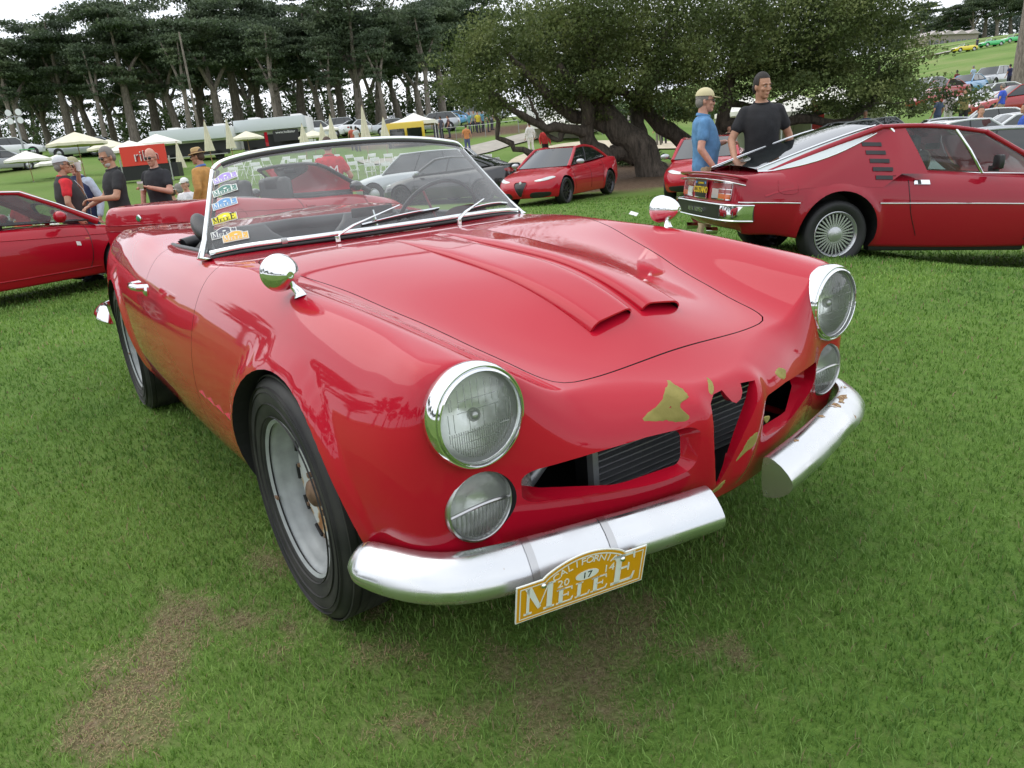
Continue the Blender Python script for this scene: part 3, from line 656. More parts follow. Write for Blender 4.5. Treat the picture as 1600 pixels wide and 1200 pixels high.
# stickers inside the glass
cols = [(.42, .30, .72), (.10, .24, .20), (.16, .36, .66), (.92, .82, .05), (.14, .14, .17), (.95, .55, .10)]
spots = [(.79, 0), (.645, 0), (.50, 0), (.345, 0), (.195, 0), (.13, .06)]
for i, (v_, dx) in enumerate(spots):
    u_ = -.905+dx*1.0; p = Vector(ws_pt(u_, v_, .003)); px_ = Vector(ws_pt(u_+.05, v_, .003))-Vector(ws_pt(u_-.05, v_, .003)); py_ = Vector(ws_pt(u_, v_+.03, .003))-Vector(ws_pt(u_, v_-.03, .003))
    px_.normalize(); n_ = px_.cross(py_).normalized(); py_ = n_.cross(px_); off = n_*(.0 if i < 5 else .003)
    m_ = Matrix(((px_.x, py_.x, n_.x, p.x+off.x), (px_.y, py_.y, n_.y, p.y+off.y), (px_.z, py_.z, n_.z, p.z+off.z), (0, 0, 0, 1)))
    gm = mat('sticker_ground_%s' % 'abcdef'[i], cols[i], .5); im = M['plate_white'] if i != 3 else M['black']
    rally_plate(ws, m_, .088, gm, im, full=False, name='sticker', txt2=im, thick=.0006)
# ---- mirrors, door handle, badges of wear
for s in (-1, 1):
    b0 = Vector((-.012, s*.657, .852)); c = Vector((-.045, s*.683, .910))
    h_ = h_bvh.ray_cast(Vector((b0.x, b0.y, 2)), Vector((0, 0, -1)))[0]; b0.z = h_.z
    mb = MB(); mx_ = T(c.x, c.y, c.z, 0, R(0), s*R(0))
    mb.lathe([(0, -.030), (.040, -.030), (.0455, -.028), (.0475, -.018), (.0475, -.010), (.046, -.008), (.0455, .0), (.042, .018), (.034, .037), (.022, .055), (.012, .064), (.0095, .066), (.009, .069), (.006, .069), (.005, .066), (0, .066)], 48, axis='x', mx=mx_)
    mr = mb.build('wing_mirror', M['chrome'], hero, 40)
    mb = MB(); mb.lathe([(0, -.0315), (.039, -.0315), (.039, -.030), (0, -.030)], 32, axis='x', mx=mx_); mb.build('mirror_glass', mat('mirror_glass', (.8, .8, .8), .02, 1.), mr, 40)
    mb = MB(); mb.tube([b0+Vector((.006, 0, -.002)), b0+Vector((.002, s*.002, .012)), b0.lerp(c, .5)+Vector((.006, 0, 0)), c+Vector((.018, 0, -.02))], [.017, .011, .008, .009], 14); mb.build('mirror_stem', M['chrome'], mr, 50)
    # handle
    yy = s*.822; mb = MB(); mb.tube([(-1.30, s*.800, .775), (-1.295, s*.835, .780), (-1.33, s*.846, .782), (-1.40, s*.842, .782), (-1.425, s*.808, .778)], [.014, .013, .012, .013, .016], 12); dh = mb.build('door_handle', M['chrome'], doors[0 if s < 0 else 1], 50)
    mb = MB(); mb.ell((-1.30, s*.808, .765), (.022, .012, .022), 8); mb.build('lock_boss', M['chrome'], dh, 50)
    # four small arrow-shaped flutes low on the wing
    for k in range(4):
        x0 = -.665+k*.092; z0_ = .492-.004*k; q = []
        for a, b, dd in ((0, .010, .006), (.052, -.006, .001), (0, -.010, .001)):
            hit = h_bvh.ray_cast(Vector((x0+a, s*1.2, z0_+b)), Vector((0, -s, 0)))[0]; q.append((hit.x, hit.y-s*.001, hit.z)); q.append((hit.x, hit.y+s*dd, hit.z))
        mb = MB(); mb.add(q, [(0, 2, 4), (1, 5, 3), (0, 1, 3, 2), (2, 3, 5, 4), (4, 5, 1, 0)]); mb.build('wing_flute', M['red'], hero, None)
# ---- filler patches: irregular, a millimetre proud of the paint
M['filler'] = mat('olive_filler', (.20, .17, .035), .75, col2=(.40, .34, .10), vs=9, bump=.2, bs=60)
def patch(poly, ax, name='filler_patch', off=.0012, m_=None):
    """poly: world-space 2D points, projected on the skin along axis ax ('x' from the front, 'z' from above)"""
    P_ = np.array(spline(poly, 46, closed=True)); c = P_.mean(0); rng = np.random.RandomState(int(abs(c[0]*1e4)) % 9999)
    rr_ = 1+.05*rng.randn(46); P_ = c+(P_-c)*rr_[:, None]; rings = []
    for t in (1, .85, .65, .45, .25, .05):
        ring_ = []
        for p in P_:
            q = c+(p-c)*t
            if ax == 'x': h_ = h_bvh.ray_cast(Vector((1.5, q[0], q[1])), Vector((-1, 0, 0)))
            else: h_ = h_bvh.ray_cast(Vector((q[0], q[1], 2)), Vector((0, 0, -1)))
            ring_.append(h_[0]+h_[1]*(off if t < 1 else -.0006))
        rings.append(ring_)
    mb = MB(); mb.loft(rings, cap=False); return mb.build(name, m_ or M['filler'], hero, 60)
patch([(-.238, .590), (-.186, .608), (-.137, .632), (-.107, .637), (-.103, .614), (-.138, .599), (-.126, .568), (-.178, .573)], 'x')
patch([(-.051, .606), (-.032, .622), (-.018, .626), (-.030, .610), (-.046, .600)], 'x')
patch([(.201, .587), (.236, .590), (.260, .576), (.237, .562), (.214, .571)], 'x')
patch([(.083, .480), (.058, .478), (.038, .448), (.022, .418), (.044, .436), (.076, .455)], 'x')
patch([(-.071, .366), (-.027, .364), (.01, .376), (.005, .354), (-.033, .347), (-.062, .349)], 'x')
patch([(.112, .506), (.147, .497), (.133, .484)], 'x')
M['rust'] = mat('rust_stain', (.20, .07, .02), .8, col2=(.55, .40, .22), vs=120, bump=.3, bs=200)
def on_bumper(o, pts, name):
    me_ = o.data; bv = BVHTree.FromPolygons([tuple(v.co) for v in me_.vertices], [tuple(p.vertices) for p in me_.polygons])
    for (x_, y_), rad_ in pts:
        rng = np.random.RandomState(int((x_+y_)*1000) % 999); ring_ = []
        for k in range(14):
            a = 2*PI*k/14; rr_ = rad_*(.5+.8*rng.rand()); h_ = bv.ray_cast(Vector((x_+rr_*.5*math.cos(a), y_+rr_*math.sin(a), 1)), Vector((0, 0, -1)))
            if h_[0] is not None: ring_.append(h_[0]+h_[1]*.0006)
        if len(ring_) > 6: mb = MB(); mb.add(ring_, [tuple(range(len(ring_)))]); mb.build(name, M['rust'], o, None)
on_bumper(bumps[1], [((.745, .42), .012), ((.722, .52), .022), ((.70, .585), .030), ((.715, .56), .012), ((.79, .24), .010), ((.66, .66), .014)], 'rust_spot')
on_bumper(bumps[0], [((.475, -.775), .010)], 'rust_spot')
# ---- cabin
def seat(y):
    st = empty('seat', (-1.32, y, .36)); st.parent = hero
    mb = MB()
    mb.box((0, 0, .06), (.50, .50, .14), bev=.05); mb.build('seat_cushion', M['vinyl'], st, 60)
    rings = []
    for t in np.linspace(0, 1, 14):
        z = .10+.47*t; x = -.20-.17*t; w = .24*(1-.35*max(0, t-.55)/.45*max(0, t-.55)/.45)*(1 if t < .92 else .86); th = .055*(1-.4*t)*(1 if t < .97 else .5)
        rings.append([(x+th*np.sign(math.cos(a))*abs(math.cos(a))**.7, w*np.sign(math.sin(a))*abs(math.sin(a))**.6, z) for a in np.linspace(0, 2*PI, 28, endpoint=False)])
    mb = MB(); mb.loft(rings); mb.build('seat_back', M['vinyl'], st, 60)
seat(-.33); seat(.33)
mb = MB(); P_ = []
# dash: red cowl with a hood over the dials in front of the wheel
rings = []
for t in np.linspace(0, 1, 8):
    z = .905-.20*t**1.2+.0; xo = -.11*math.sin(PI/2*min(1, t*1.6))
    rings.append([(float(np.interp(abs(y), [0, .2, .4, .58], [-.745, -.76, -.80, -.86]))+xo, y, z+(.055*math.exp(-((y-.33)/.13)**4)*(1-t)**.6 if t < .8 else 0)) for y in np.linspace(-.585, .585, 50)])
mb = MB(); mb.loft(rings, closed=False, cap=False); dsh = mb.build('dashboard', M['red'], hero, 60)
sw = empty('steering_wheel', (0, 0, 0)); sw.parent = hero
mxw_ = T(-1.02, .33, .885, 0, R(-62), 0)
n_ = 48; mb = MB(); mb.tube([(.195*math.cos(a), .195*math.sin(a), 0) for a in np.linspace(0, 2*PI, n_, endpoint=False)], .0085, 8, closed=True, mx=mxw_); mb.build('wheel_rim', M['black'], sw, 60)
for a in (R(90), R(210), R(330)):
    mb = MB(); mb.tube([(.02*math.cos(a), .02*math.sin(a), -.01), (.19*math.cos(a), .19*math.sin(a), 0)], .006, 6, mx=mxw_, flat=.5); mb.build('wheel_spoke', M['steel'], sw, 60)
mb = MB(); mb.tube([(-.0, 0, .01), (0, 0, -.25)], .02, 10, mx=mxw_); mb.build('steering_column', M['black'], sw, 50)
mb = MB(); mb.box((-.80, -.065, .982), (.012, .165, .034), bev=.004); im_ = mb.build('interior_mirror', M['black'], hero, 40)
mb = MB(); mb.tube([(-.795, -.065, .985), (-.775, -.065, .93), (-.77, -.065, .905)], .006, 6); mb.build('mirror_stalk', M['chrome'], im_, 40)
for s in (-1, 1):
    mb = MB(); mb.tube([(x, s*(.612-.02*max(0, -1.5-x)), .893+.0*x) for x in np.linspace(-.90, -1.66, 12)], .010, 8); mb.build('door_cap', M['vinyl'], hero, 50)
mb = MB(); mb.tube([(-1.72, .56, .885), (-1.80, .42, .892), (-1.86, 0, .895), (-1.80, -.42, .892), (-1.72, -.56, .885)], [.025, .032, .035, .032, .025], 12); mb.build('folded_hood_cover', M['vinyl'], hero, 50)
mb = MB(); mb.ell((-1.60, -.50, .945), (.085, .04, .055), 12, fn=lambda v: Vector((v.x+.05*math.sin(v.z*22), v.y, v.z+.015*math.sin(v.x*30)))); mb.tube([(-1.56, -.50, .92), (-1.50, -.50, .86), (-1.45, -.5, .84)], .022, 8); mb.build('seat_bolster', M['vinyl'], hero, 60)
# ---- road wheels
M['wheelgrey'] = mat('wheel_grey_paint', (.30, .32, .32), .38, var=.12, vs=20)
def disc_mat():
    m, n, l, b = nt('rusty_wheel_disc'); b.inputs['Roughness'].default_value = .55
    t = n.new('ShaderNodeTexCoord'); z = n.new('ShaderNodeTexNoise'); z.inputs['Scale'].default_value = 26; z.inputs['Detail'].default_value = 6; l.new(t.outputs['Object'], z.inputs[0])
    z2 = n.new('ShaderNodeTexNoise'); z2.inputs['Scale'].default_value = 7; l.new(t.outputs['Object'], z2.inputs[0])
    ml = n.new('ShaderNodeMath'); ml.operation = 'MULTIPLY'; l.new(z.outputs[0], ml.inputs[0]); l.new(z2.outputs[0], ml.inputs[1])
    r = n.new('ShaderNodeValToRGB'); l.new(ml.outputs[0], r.inputs[0]); e = r.color_ramp.elements
    e[0].position = .27; e[0].color = (.48, .50, .49, 1); e[1].position = .36; e[1].color = (.26, .11, .03, 1); e.new(.30).color = (.44, .36, .22, 1); l.new(r.outputs[0], b.inputs['Base Color']); return m
M['disc'] = disc_mat(); M['hubrust'] = mat('rusty_hub', (.09, .05, .03), .7, col2=(.20, .12, .07), vs=40)
def tyre_mat():
    m, n, l, b = nt('tyre_rubber'); b.inputs['Base Color'].default_value = (.020, .020, .021, 1); b.inputs['Roughness'].default_value = .62
    t = n.new('ShaderNodeTexCoord'); z = n.new('ShaderNodeTexNoise'); z.inputs['Scale'].default_value = 7; z.inputs['Detail'].default_value = 8; l.new(t.outputs['Object'], z.inputs[0])
    r = n.new('ShaderNodeValToRGB'); r.color_ramp.elements[0].color = (.012, .012, .013, 1); r.color_ramp.elements[1].color = (.045, .042, .038, 1); r.color_ramp.elements[0].position = .4; r.color_ramp.elements[1].position = .75
    l.new(z.outputs[0], r.inputs[0]); l.new(r.outputs[0], b.inputs['Base Color']); return m
M['tyre'] = tyre_mat()
def tyre_prof(R0, rr, w):   # (radius, h): outer side at h=-w/2... symmetric
    k = []
    for h, r_ in ((-.40, rr), (-.47, rr+.012), (-.52, rr+(R0-rr)*.40), (-.535, rr+(R0-rr)*.55), (-.53, rr+(R0-rr)*.72), (-.50, R0-.022), (-.46, R0-.010), (-.40, R0-.004), (-.2, R0), (0, R0+.001), (.2, R0), (.40, R0-.004), (.46, R0-.010), (.50, R0-.022), (.53, rr+(R0-rr)*.72), (.52, rr+(R0-rr)*.4), (.47, rr+.012), (.40, rr)): k.append((r_, h*w))
    return k
def hero_wheel(x, y, steer=0.):
    s = 1 if y > 0 else -1; wh = empty('road_wheel', (x, y, .332), steer); wh.parent = hero
    ty = MB(); pr_ = tyre_prof(.332, .208, .165)
    # raised rings on the sidewall
    ty.lathe([(r_, -s*h) for r_, h in pr_], 96, axis='y', loop=False)
    for r_ in (.226, .262, .292, .306): ty.lathe([(r_-.0012, s*.0835), (r_, s*.0905 if r_ > .25 else s*.0875), (r_+.0012, s*.0835)], 96, axis='y')
    t_ = ty.build('tyre', M['tyre'], wh, 50)
    mb = MB()   # tread grooves read as bands: ribs of rubber proud of the carcass
    for j, h in enumerate((-.060, -.036, -.012, .012, .036, .060)):
        mb.lathe([(.330, h-.0095), (.3345, h-.0085), (.3345, h+.0085), (.330, h+.0095)], 96, axis='y')
    mb.build('tread_rib', M['tyre'], t_, 30); t_.children[-1]['kind'] = 'stuff'
    mb = MB(); mb.lathe([(.2065, s*.070), (.2155, s*.0765), (.2175, s*.074), (.2165, s*.068), (.208, s*.062), (.203, s*.056), (.198, s*.045), (.1975, s*.036), (.190, s*.026), (.186, s*.012), (.184, -s*.006), (.184, -s*.035), (.196, -s*.06), (.210, -s*.075)], 80, axis='y')
    rm = mb.build('rim', M['wheelgrey'], wh, 50)
    for k in range(6):  # balance clips and chips on the rim edge
        if k in (1, 4): a = k*1.1; mb = MB(); mb.box((.209*math.sin(a), s*.073, .209*math.cos(a)), (.03, .006, .008), mx=Matrix.Rotation(0, 4, 'Y')); mb.build('balance_weight', M['hubrust'], rm, None)
    mb = MB(); mb.lathe([(.184, -s*.010), (.172, -s*.004), (.158, s*.004), (.145, s*.006), (.11, s*.001), (.075, s*.004), (.062, s*.009), (.035, s*.012), (.0, s*.012)], 64, axis='y')
    dc = mb.build('wheel_disc', M['disc'], wh, 50)
    for k in range(8):
        a = 2*PI*k/8+.2; mb = MB(); mb.lathe([(0, 0), (.007, 0), (.006, s*.006), (0, s*.008)], 8, axis='y', c=(.150*math.sin(a), s*.005, .150*math.cos(a))); mb.build('rivet', M['hubrust'], dc, 50)
    for k in range(12):   # slots between disc and rim
        a = 2*PI*k/12; mb = MB(); mb.tube([(.177*math.sin(a+q), -s*.002+s*.004, .177*math.cos(a+q)) for q in np.linspace(-.12, .12, 5)], .006, 6); mb.build('vent_slot', M['black_in'], dc, 50)
    mb = MB(); mb.lathe([(.040, s*.010), (.038, s*.026), (.034, s*.034), (.024, s*.040), (.012, s*.044), (0, s*.045)], 20, axis='y'); mb.build('hub_cap', M['hubrust'], wh, 50)
    for k in range(5):
        a = 2*PI*k/5+.3; mb = MB(); mb.lathe([(0, 0), (.009, 0), (.009, s*.012), (0, s*.014)], 6, axis='y', c=(.058*math.sin(a), s*.008, .058*math.cos(a))); mb.build('wheel_nut', M['hubrust'], wh, 30)
    return wh
hero_wheel(0, -.690, R(0)); hero_wheel(0, .690, R(0)); hero_wheel(-2.5, -.685); hero_wheel(-2.5, .685)
# ================================================================== ground
CX, CY = CAM.x, CAM.y
HEAD = 145.944
_az = [112, 125, 145, 162, 180]
_ds = [0, 4, 8, 14, 20, 26, 32, 40, 50, 60, 75, 90, 110, 140, 180, 260, 500, 3000]
_tb = [[0, -.02, -.42, -.64, -.60, -.48, -.22, .3, .95, 1.5, 2.6, 4.1, 6.0, 9.4, 13.2, 19.5, 26, 26],
       [0, -.02, -.17, -.32, -.38, -.38, -.36, -.1, .4, 1.0, 2.1, 3.5, 5.2, 8.0, 12, 19, 26, 26],
       [0, 0, -.08, -.18, -.28, -.33, -.2, .5, 1.5, 2.3, 3.6, 4.7, 5.7, 6.5, 7, 8, 9, 9],
       [0, 0, -.06, -.15, -.22, -.15, .1, 1.0, 1.7, 2.25, 3.8, 5.2, 5.8, 5.8, 5, 3, 0, 0],
       [0, 0, -.06, -.15, -.22, -.15, .2, 1.0, 1.6, 2.2, 3.9, 5.3, 5.6, 5.4, 4, 0, -4, -4]]
_ds2 = [0, 6, 20, 60, 200, 3000]; _t2 = [0, 0, -.1, -.4, -.8, -.8]
def ground_z(x, y):
    x = np.asarray(x, float); y = np.asarray(y, float); dx, dy = x-CX, y-CY; d = np.hypot(dx, dy); a = np.degrees(np.arctan2(dy, dx)) % 360
    A = [-.1+0*d]; cols_ = [np.interp(d, _ds, t) for t in _tb]; back = np.interp(d, _ds2, _t2)
    z = np.zeros_like(d); aa = [70]+_az+[225]; cc = [back]+cols_+[back]
    z = back.copy()
    for i in range(len(aa)-1):
        m_ = (a >= aa[i]) & (a < aa[i+1]); t = (a-aa[i])/(aa[i+1]-aa[i]); t = t*t*(3-2*t); z = np.where(m_, cc[i]*(1-t)+cc[i+1]*t, z)
    rd = np.hypot(x+1.2, y); w = np.clip((rd-4.2)/3, 0, 1)
    return z*w
def gz(x, y): return float(ground_z(x, y))
def at(az_, depth):
    """ground point seen along compass bearing az_ at that depth ahead of the camera spot"""
    d = depth/math.cos(R(az_-HEAD)); x = CX+d*math.cos(R(az_)); y = CY+d*math.sin(R(az_)); return (x, y, gz(x, y))
rad = [0]+list(np.geomspace(.6, 1600, 130)); NA = 300
V = [(CX, CY, gz(CX, CY))]; F = []
for i, r_ in enumerate(rad[1:]):
    a = np.arange(NA)*2*PI/NA; xs = CX+r_*np.cos(a); ys = CY+r_*np.sin(a); zs = ground_z(xs, ys); V += list(zip(xs.tolist(), ys.tolist(), zs.tolist()))
for k in range(NA): F.append((0, 1+k, 1+(k+1) % NA))
for i in range(len(rad)-2):
    b0, b1 = 1+i*NA, 1+(i+1)*NA
    for k in range(NA): F.append((b0+k, b1+k, b1+(k+1) % NA, b0+(k+1) % NA))
me = bpy.data.meshes.new('lawn'); me.from_pydata(V, [], F); me.polygons.foreach_set('use_smooth', [True]*len(F))
WORN = [(-.16, -1.12, .10), (-.22, -1.06, .09), (-.06, -1.19, .11), (.05, -1.25, .10), (.17, -1.31, .10), (-.30, -.76, .08), (.28, -.70, .07), (-.11, -.97, .06), (.60, -.75, .07), (.62, -.44, .10), (.74, -.49, .12), (.68, -.36, .10), (.69, -.22, .09), (.56, -.21, .08), (.08, -.87, .06), (.08, -.68, .05), (.54, -.1, .06), (.80, -.12, .06)]
def worn(x, y):
    w = np.zeros(np.shape(x))
    wx = x+.05*np.sin(y*23+1)+.03*np.sin(y*51+x*17); wy = y+.05*np.sin(x*27)+.03*np.sin(x*60+y*13)
    for a, b, r_ in WORN: w = np.maximum(w, (.92 if a < .2 else .72)*np.exp(-(((wx-a)**2+(wy-b)**2)/(r_*r_))**1.2))
    return w
def lawn_mat():
    m, n, l, b = nt('lawn_turf'); b.inputs['Roughness'].default_value = .95; b.inputs['Specular IOR Level'].default_value = .15
    g = n.new('ShaderNodeNewGeometry')
    def noise(sc, det=6, dist=0.):
        z = n.new('ShaderNodeTexNoise'); z.inputs['Scale'].default_value = sc; z.inputs['Detail'].default_value = det; z.inputs['Distortion'].default_value = dist; l.new(g.outputs['Position'], z.inputs[0]); return z.outputs[0]
    def ramp(inp, c):
        r = n.new('ShaderNodeValToRGB'); l.new(inp, r.inputs[0]); e = r.color_ramp.elements
        e[0].position, e[0].color = c[0][0], (*c[0][1], 1); e[1].position, e[1].color = c[-1][0], (*c[-1][1], 1)
        for p, cc in c[1:-1]: e.new(p).color = (*cc, 1)
        return r.outputs[0]
    def mix(f, a, b_, mode='MIX'):
        x = n.new('ShaderNodeMix'); x.data_type = 'RGBA'; x.blend_type = mode
        for s_, v in ((0, f), (6, a), (7, b_)):
            if isinstance(v, (int, float)): x.inputs[s_].default_value = v
            elif isinstance(v, tuple): x.inputs[s_].default_value = (*v, 1)
            else: l.new(v, x.inputs[s_])
        return x.outputs[2]
    c1 = ramp(noise(140, 3), [(.3, (.045, .085, .016)), (.5, (.095, .175, .030)), (.72, (.18, .27, .06))])
    c2 = ramp(noise(.45, 5, .5), [(.3, (.088, .195, .030)), (.55, (.14, .25, .048)), (.75, (.20, .30, .08))])
    c = mix(.55, c1, c2)
    c3 = ramp(noise(.05, 4), [(.35, (.07, .14, .02)), (.65, (.13, .18, .05))]); c = mix(.3, c, c3)
    dist = n.new('ShaderNodeVectorMath'); dist.operation = 'DISTANCE'; l.new(g.outputs['Position'], dist.inputs[0]); dist.inputs[1].default_value = (CX, CY, 0)
    far = n.new('ShaderNodeMapRange'); far.inputs['From Min'].default_value = 12; far.inputs['From Max'].default_value = 90; l.new(dist.outputs['Value'], far.inputs[0])
    farcol = ramp(noise(.12, 6, .8), [(.3, (.09, .17, .03)), (.5, (.15, .24, .055)), (.75, (.24, .27, .10))]); c = mix(far.outputs[0], c, farcol)
    at_ = n.new('ShaderNodeAttribute'); at_.attribute_name = 'worn'
    soil = ramp(noise(60, 8), [(.3, (.10, .072, .045)), (.55, (.20, .15, .095)), (.75, (.34, .27, .18))])
    th = n.new('ShaderNodeMath'); th.operation = 'MULTIPLY_ADD'; l.new(noise(22, 5), th.inputs[0]); th.inputs[1].default_value = 1.2; th.inputs[2].default_value = -.6
    ad = n.new('ShaderNodeMath'); ad.operation = 'ADD'; ad.use_clamp = True; l.new(at_.outputs['Fac'], ad.inputs[0]); l.new(th.outputs[0], ad.inputs[1])
    c = mix(ad.outputs[0], c, soil)
    am = n.new('ShaderNodeAttribute'); am.attribute_name = 'mulch'
    mul = ramp(noise(9, 8), [(.3, (.07, .045, .030)), (.6, (.15, .10, .065)), (.8, (.24, .17, .11))]); c = mix(am.outputs['Fac'], c, mul)
    l.new(c, b.inputs['Base Color'])
    bp = n.new('ShaderNodeBump'); bp.inputs['Strength'].default_value = .5; bp.inputs['Distance'].default_value = .03; l.new(noise(90, 6), bp.inputs['Height']); l.new(bp.outputs[0], b.inputs['Normal'])
    return m
me.materials.append(lawn_mat())
va = np.array(V); me.attributes.new('worn', 'FLOAT', 'POINT').data.foreach_set('value', worn(va[:, 0], va[:, 1]).astype(np.float32))
def mulch_w(x, y):
    w = np.zeros(np.shape(x))
    for (px, py, _), rr_ in MULCH:
        d_ = np.hypot(x-px, y-py)+.5*np.sin(x*1.7)+.4*np.sin(y*2.3); w = np.maximum(w, np.clip((rr_-d_)/.5, 0, 1))
    return w
OAK = at(134.37, 30.5)
MULCH = [(OAK, 5.2), (at(135.75, 26.5), 3.4), (at(133.22, 26.5), 3.4), (at(138.31, 27.5), 2.6), (at(131.40, 29), 3.6), (at(137.34, 33), 4.5), (at(126.99, 31), 4.5)]+[(at(a, d), 5) for a, d in ((149.39, 64), (147.04, 66), (144.68, 68), (151.74, 62), (142.33, 70))]
me.attributes.new('mulch', 'FLOAT', 'POINT').data.foreach_set('value', mulch_w(va[:, 0], va[:, 1]).astype(np.float32))
tag(link('lawn', me), kind='structure')
def strip(name, pts, w, m_, lift=.02, kind='structure'):
    P = spline(pts, 60); t = np.gradient(P[:, :2], axis=0); t /= np.linalg.norm(t, axis=1)[:, None]; ww = P[:, 2]*w
    rings = []
    for k in range(7):
        o = (k/6-.5); xs = P[:, 0]-t[:, 1]*o*ww; ys = P[:, 1]+t[:, 0]*o*ww; rings.append(list(zip(xs, ys, ground_z(xs, ys)+lift+.02)))
    mb = MB(); mb.loft(rings, closed=False, cap=False); o = mb.build(name, m_, None, 60); tag(o, kind=kind); return o
M['path'] = mat('path_concrete', (.36, .33, .28), .9, var=.12, vs=2)
M['sand'] = mat('bunker_sand', (.52, .45, .33), .95, var=.1, vs=2)
def A(a, d, w=1.): x, y, z = at(a, d); return (x, y, w)
strip('cart_path', [A(155.52, 44), A(149.04, 46), A(146.17, 50), A(142.84, 57), A(139.55, 66), A(134.94, 80)], 3.4, M['path'], .05)
strip('sand_bunker', [A(144.35, 38, .3), A(141.98, 42, 1), A(136.82, 47, 1.8), A(132.27, 46, 1.6), A(128.30, 47, .5)], 3.2, M['sand'], .06)
strip('hill_track', [A(118.94, 128), A(116.57, 130), A(114.84, 133), A(111.56, 140), A(108.52, 150)], 2.6, M['path'], .15)
strip('upper_track', [A(119.17, 150), A(114.90, 165), A(111.00, 180)], 2.2, mat('track_dry_grass', (.25, .26, .12), .95), .15)

# ---- grass blades (uncountable): real bent blades, shorter and wider-spaced with distance, sparse on the worn soil
def blades():
    rng = np.random.RandomState(11); out = []
    bands = [(.45, 1.4, 17000, .0024, .0235), (1.4, 2.2, 15500, .0026, .0235), (2.2, 3.2, 10500, .0032, .0235), (3.2, 4.6, 5600, .0043, .0245), (4.6, 6.5, 2700, .0060, .027), (6.5, 9.5, 1150, .0090, .036), (9.5, 14, 480, .014, .038), (14, 21, 190, .021, .04)]
    for r0, r1, dn, wd, ht in bands:
        a0, a1 = R(92), R(200)
        area = (r1*r1-r0*r0)/2*(a1-a0); n = int(area*dn); u = rng.rand(n); d = np.sqrt(r0*r0+u*(r1*r1-r0*r0)); a = a0+rng.rand(n)*(a1-a0)
        if r0 < 3: # below the frame's lower edge nothing shows close by
            pass
        x = CX+d*np.cos(a); y = CY+d*np.sin(a); w = worn(x, y); nn = .5+.25*np.sin(x*9+2*np.sin(y*7))*np.sin(y*8+2*np.sin(x*5))+.25*np.sin(x*2.3+1.7*np.sin(y*1.9))*np.sin(y*2.9+1.3*np.sin(x*1.3)+1)
        keep = rng.rand(n) > np.clip(w*1.35+.12*nn-.05, 0, .95)
        keep &= ~((x > -2.4) & (x < .1) & (np.abs(y) < .45))
        for o, rr_ in MULCH: keep &= np.hypot(x-o[0], y-o[1]) > rr_*.92
        x, y, w, nn = x[keep], y[keep], w[keep], nn[keep]; n = len(x)
        h = ht*(.45+.75*rng.rand(n))*(.93+.12*nn)*(1-.5*w); wi = wd*(.6+.8*rng.rand(n)); th = rng.rand(n)*2*PI; ln = h*(.25+.85*rng.rand(n)); la = th+PI/2+rng.randn(n)*.5+.0
        z = ground_z(x, y)-.002
        px, py = np.cos(th)*wi/2, np.sin(th)*wi/2; lx, ly = np.cos(la)*ln, np.sin(la)*ln
        v = np.stack([np.stack([x-px, y-py, z], 1), np.stack([x+px, y+py, z], 1), np.stack([x+lx*.3-px*.8, y+ly*.3-py*.8, z+h*.62], 1), np.stack([x+lx*.3+px*.8, y+ly*.3+py*.8, z+h*.62], 1), np.stack([x+lx, y+ly, z+h], 1)], 1)
        c = rng.rand(n)*.8+.2*nn; dry = (rng.rand(n) < .025+.5*w); c = np.where(dry, 1.5+rng.rand(n)*.4, c)
        out.append((v, c))
    # dry clippings and thatch lying flat over the worn soil
    x = rng.uniform(-.6, 1.3, 300000); y = rng.uniform(-1.6, .1, 300000); w = worn(x, y); k_ = rng.rand(len(x)) < w*.40; x, y, w = x[k_], y[k_], w[k_]; n = len(x)
    th = rng.rand(n)*2*PI; ln = .004+.009*rng.rand(n); wi = .0005+.0006*rng.rand(n); z = ground_z(x, y)+.001+.004*rng.rand(n); dz = .006*rng.randn(n)*.6
    dx, dy = np.cos(th), np.sin(th); P0 = [x-dy*wi, y+dx*wi, z]; P1 = [x+dy*wi, y-dx*wi, z]; P2 = [x+dx*ln*.5-dy*wi, y+dy*ln*.5+dx*wi, z+np.abs(dz)]; P3 = [x+dx*ln*.5+dy*wi, y+dy*ln*.5-dx*wi, z+np.abs(dz)]; P4 = [x+dx*ln, y+dy*ln, z]
    out.append((np.stack([np.stack(p, 1) for p in (P0, P1, P2, P3, P4)], 1), 1.12+.8*rng.rand(n)))
    v = np.concatenate([o[0] for o in out]).reshape(-1, 3); c = np.concatenate([o[1] for o in out]); n = len(c)
    tri = np.array([0, 1, 3, 0, 3, 2, 2, 3, 4])[None]+5*np.arange(n)[:, None]
    me = bpy.data.meshes.new('grass'); me.vertices.add(len(v)); me.vertices.foreach_set('co', v.astype(np.float32).ravel()); me.loops.add(n*9); me.loops.foreach_set('vertex_index', tri.ravel().astype(np.int32))
    me.polygons.add(n*3); me.polygons.foreach_set('loop_start', np.arange(0, n*9, 3, dtype=np.int32)); me.update(calc_edges=True)
    me.attributes.new('tone', 'FLOAT', 'POINT').data.foreach_set('value', np.repeat(c, 5).astype(np.float32))
    m, nn_, l, b = nt('grass_blade'); at_ = nn_.new('ShaderNodeAttribute'); at_.attribute_name = 'tone'; r = nn_.new('ShaderNodeValToRGB'); dv = nn_.new('ShaderNodeMath'); dv.operation = 'MULTIPLY'; dv.inputs[1].default_value = .5
    l.new(at_.outputs['Fac'], dv.inputs[0]); l.new(dv.outputs[0], r.inputs[0]); e = r.color_ramp.elements
    e[0].position = 0; e[0].color = (.060, .145, .022, 1); e[1].position = 1; e[1].color = (.34, .27, .18, 1)
    for p, cc in ((.2, (.115, .235, .042)), (.4, (.19, .34, .075)), (.52, (.29, .43, .145)), (.74, (.24, .20, .11))): e.new(p).color = (*cc, 1)
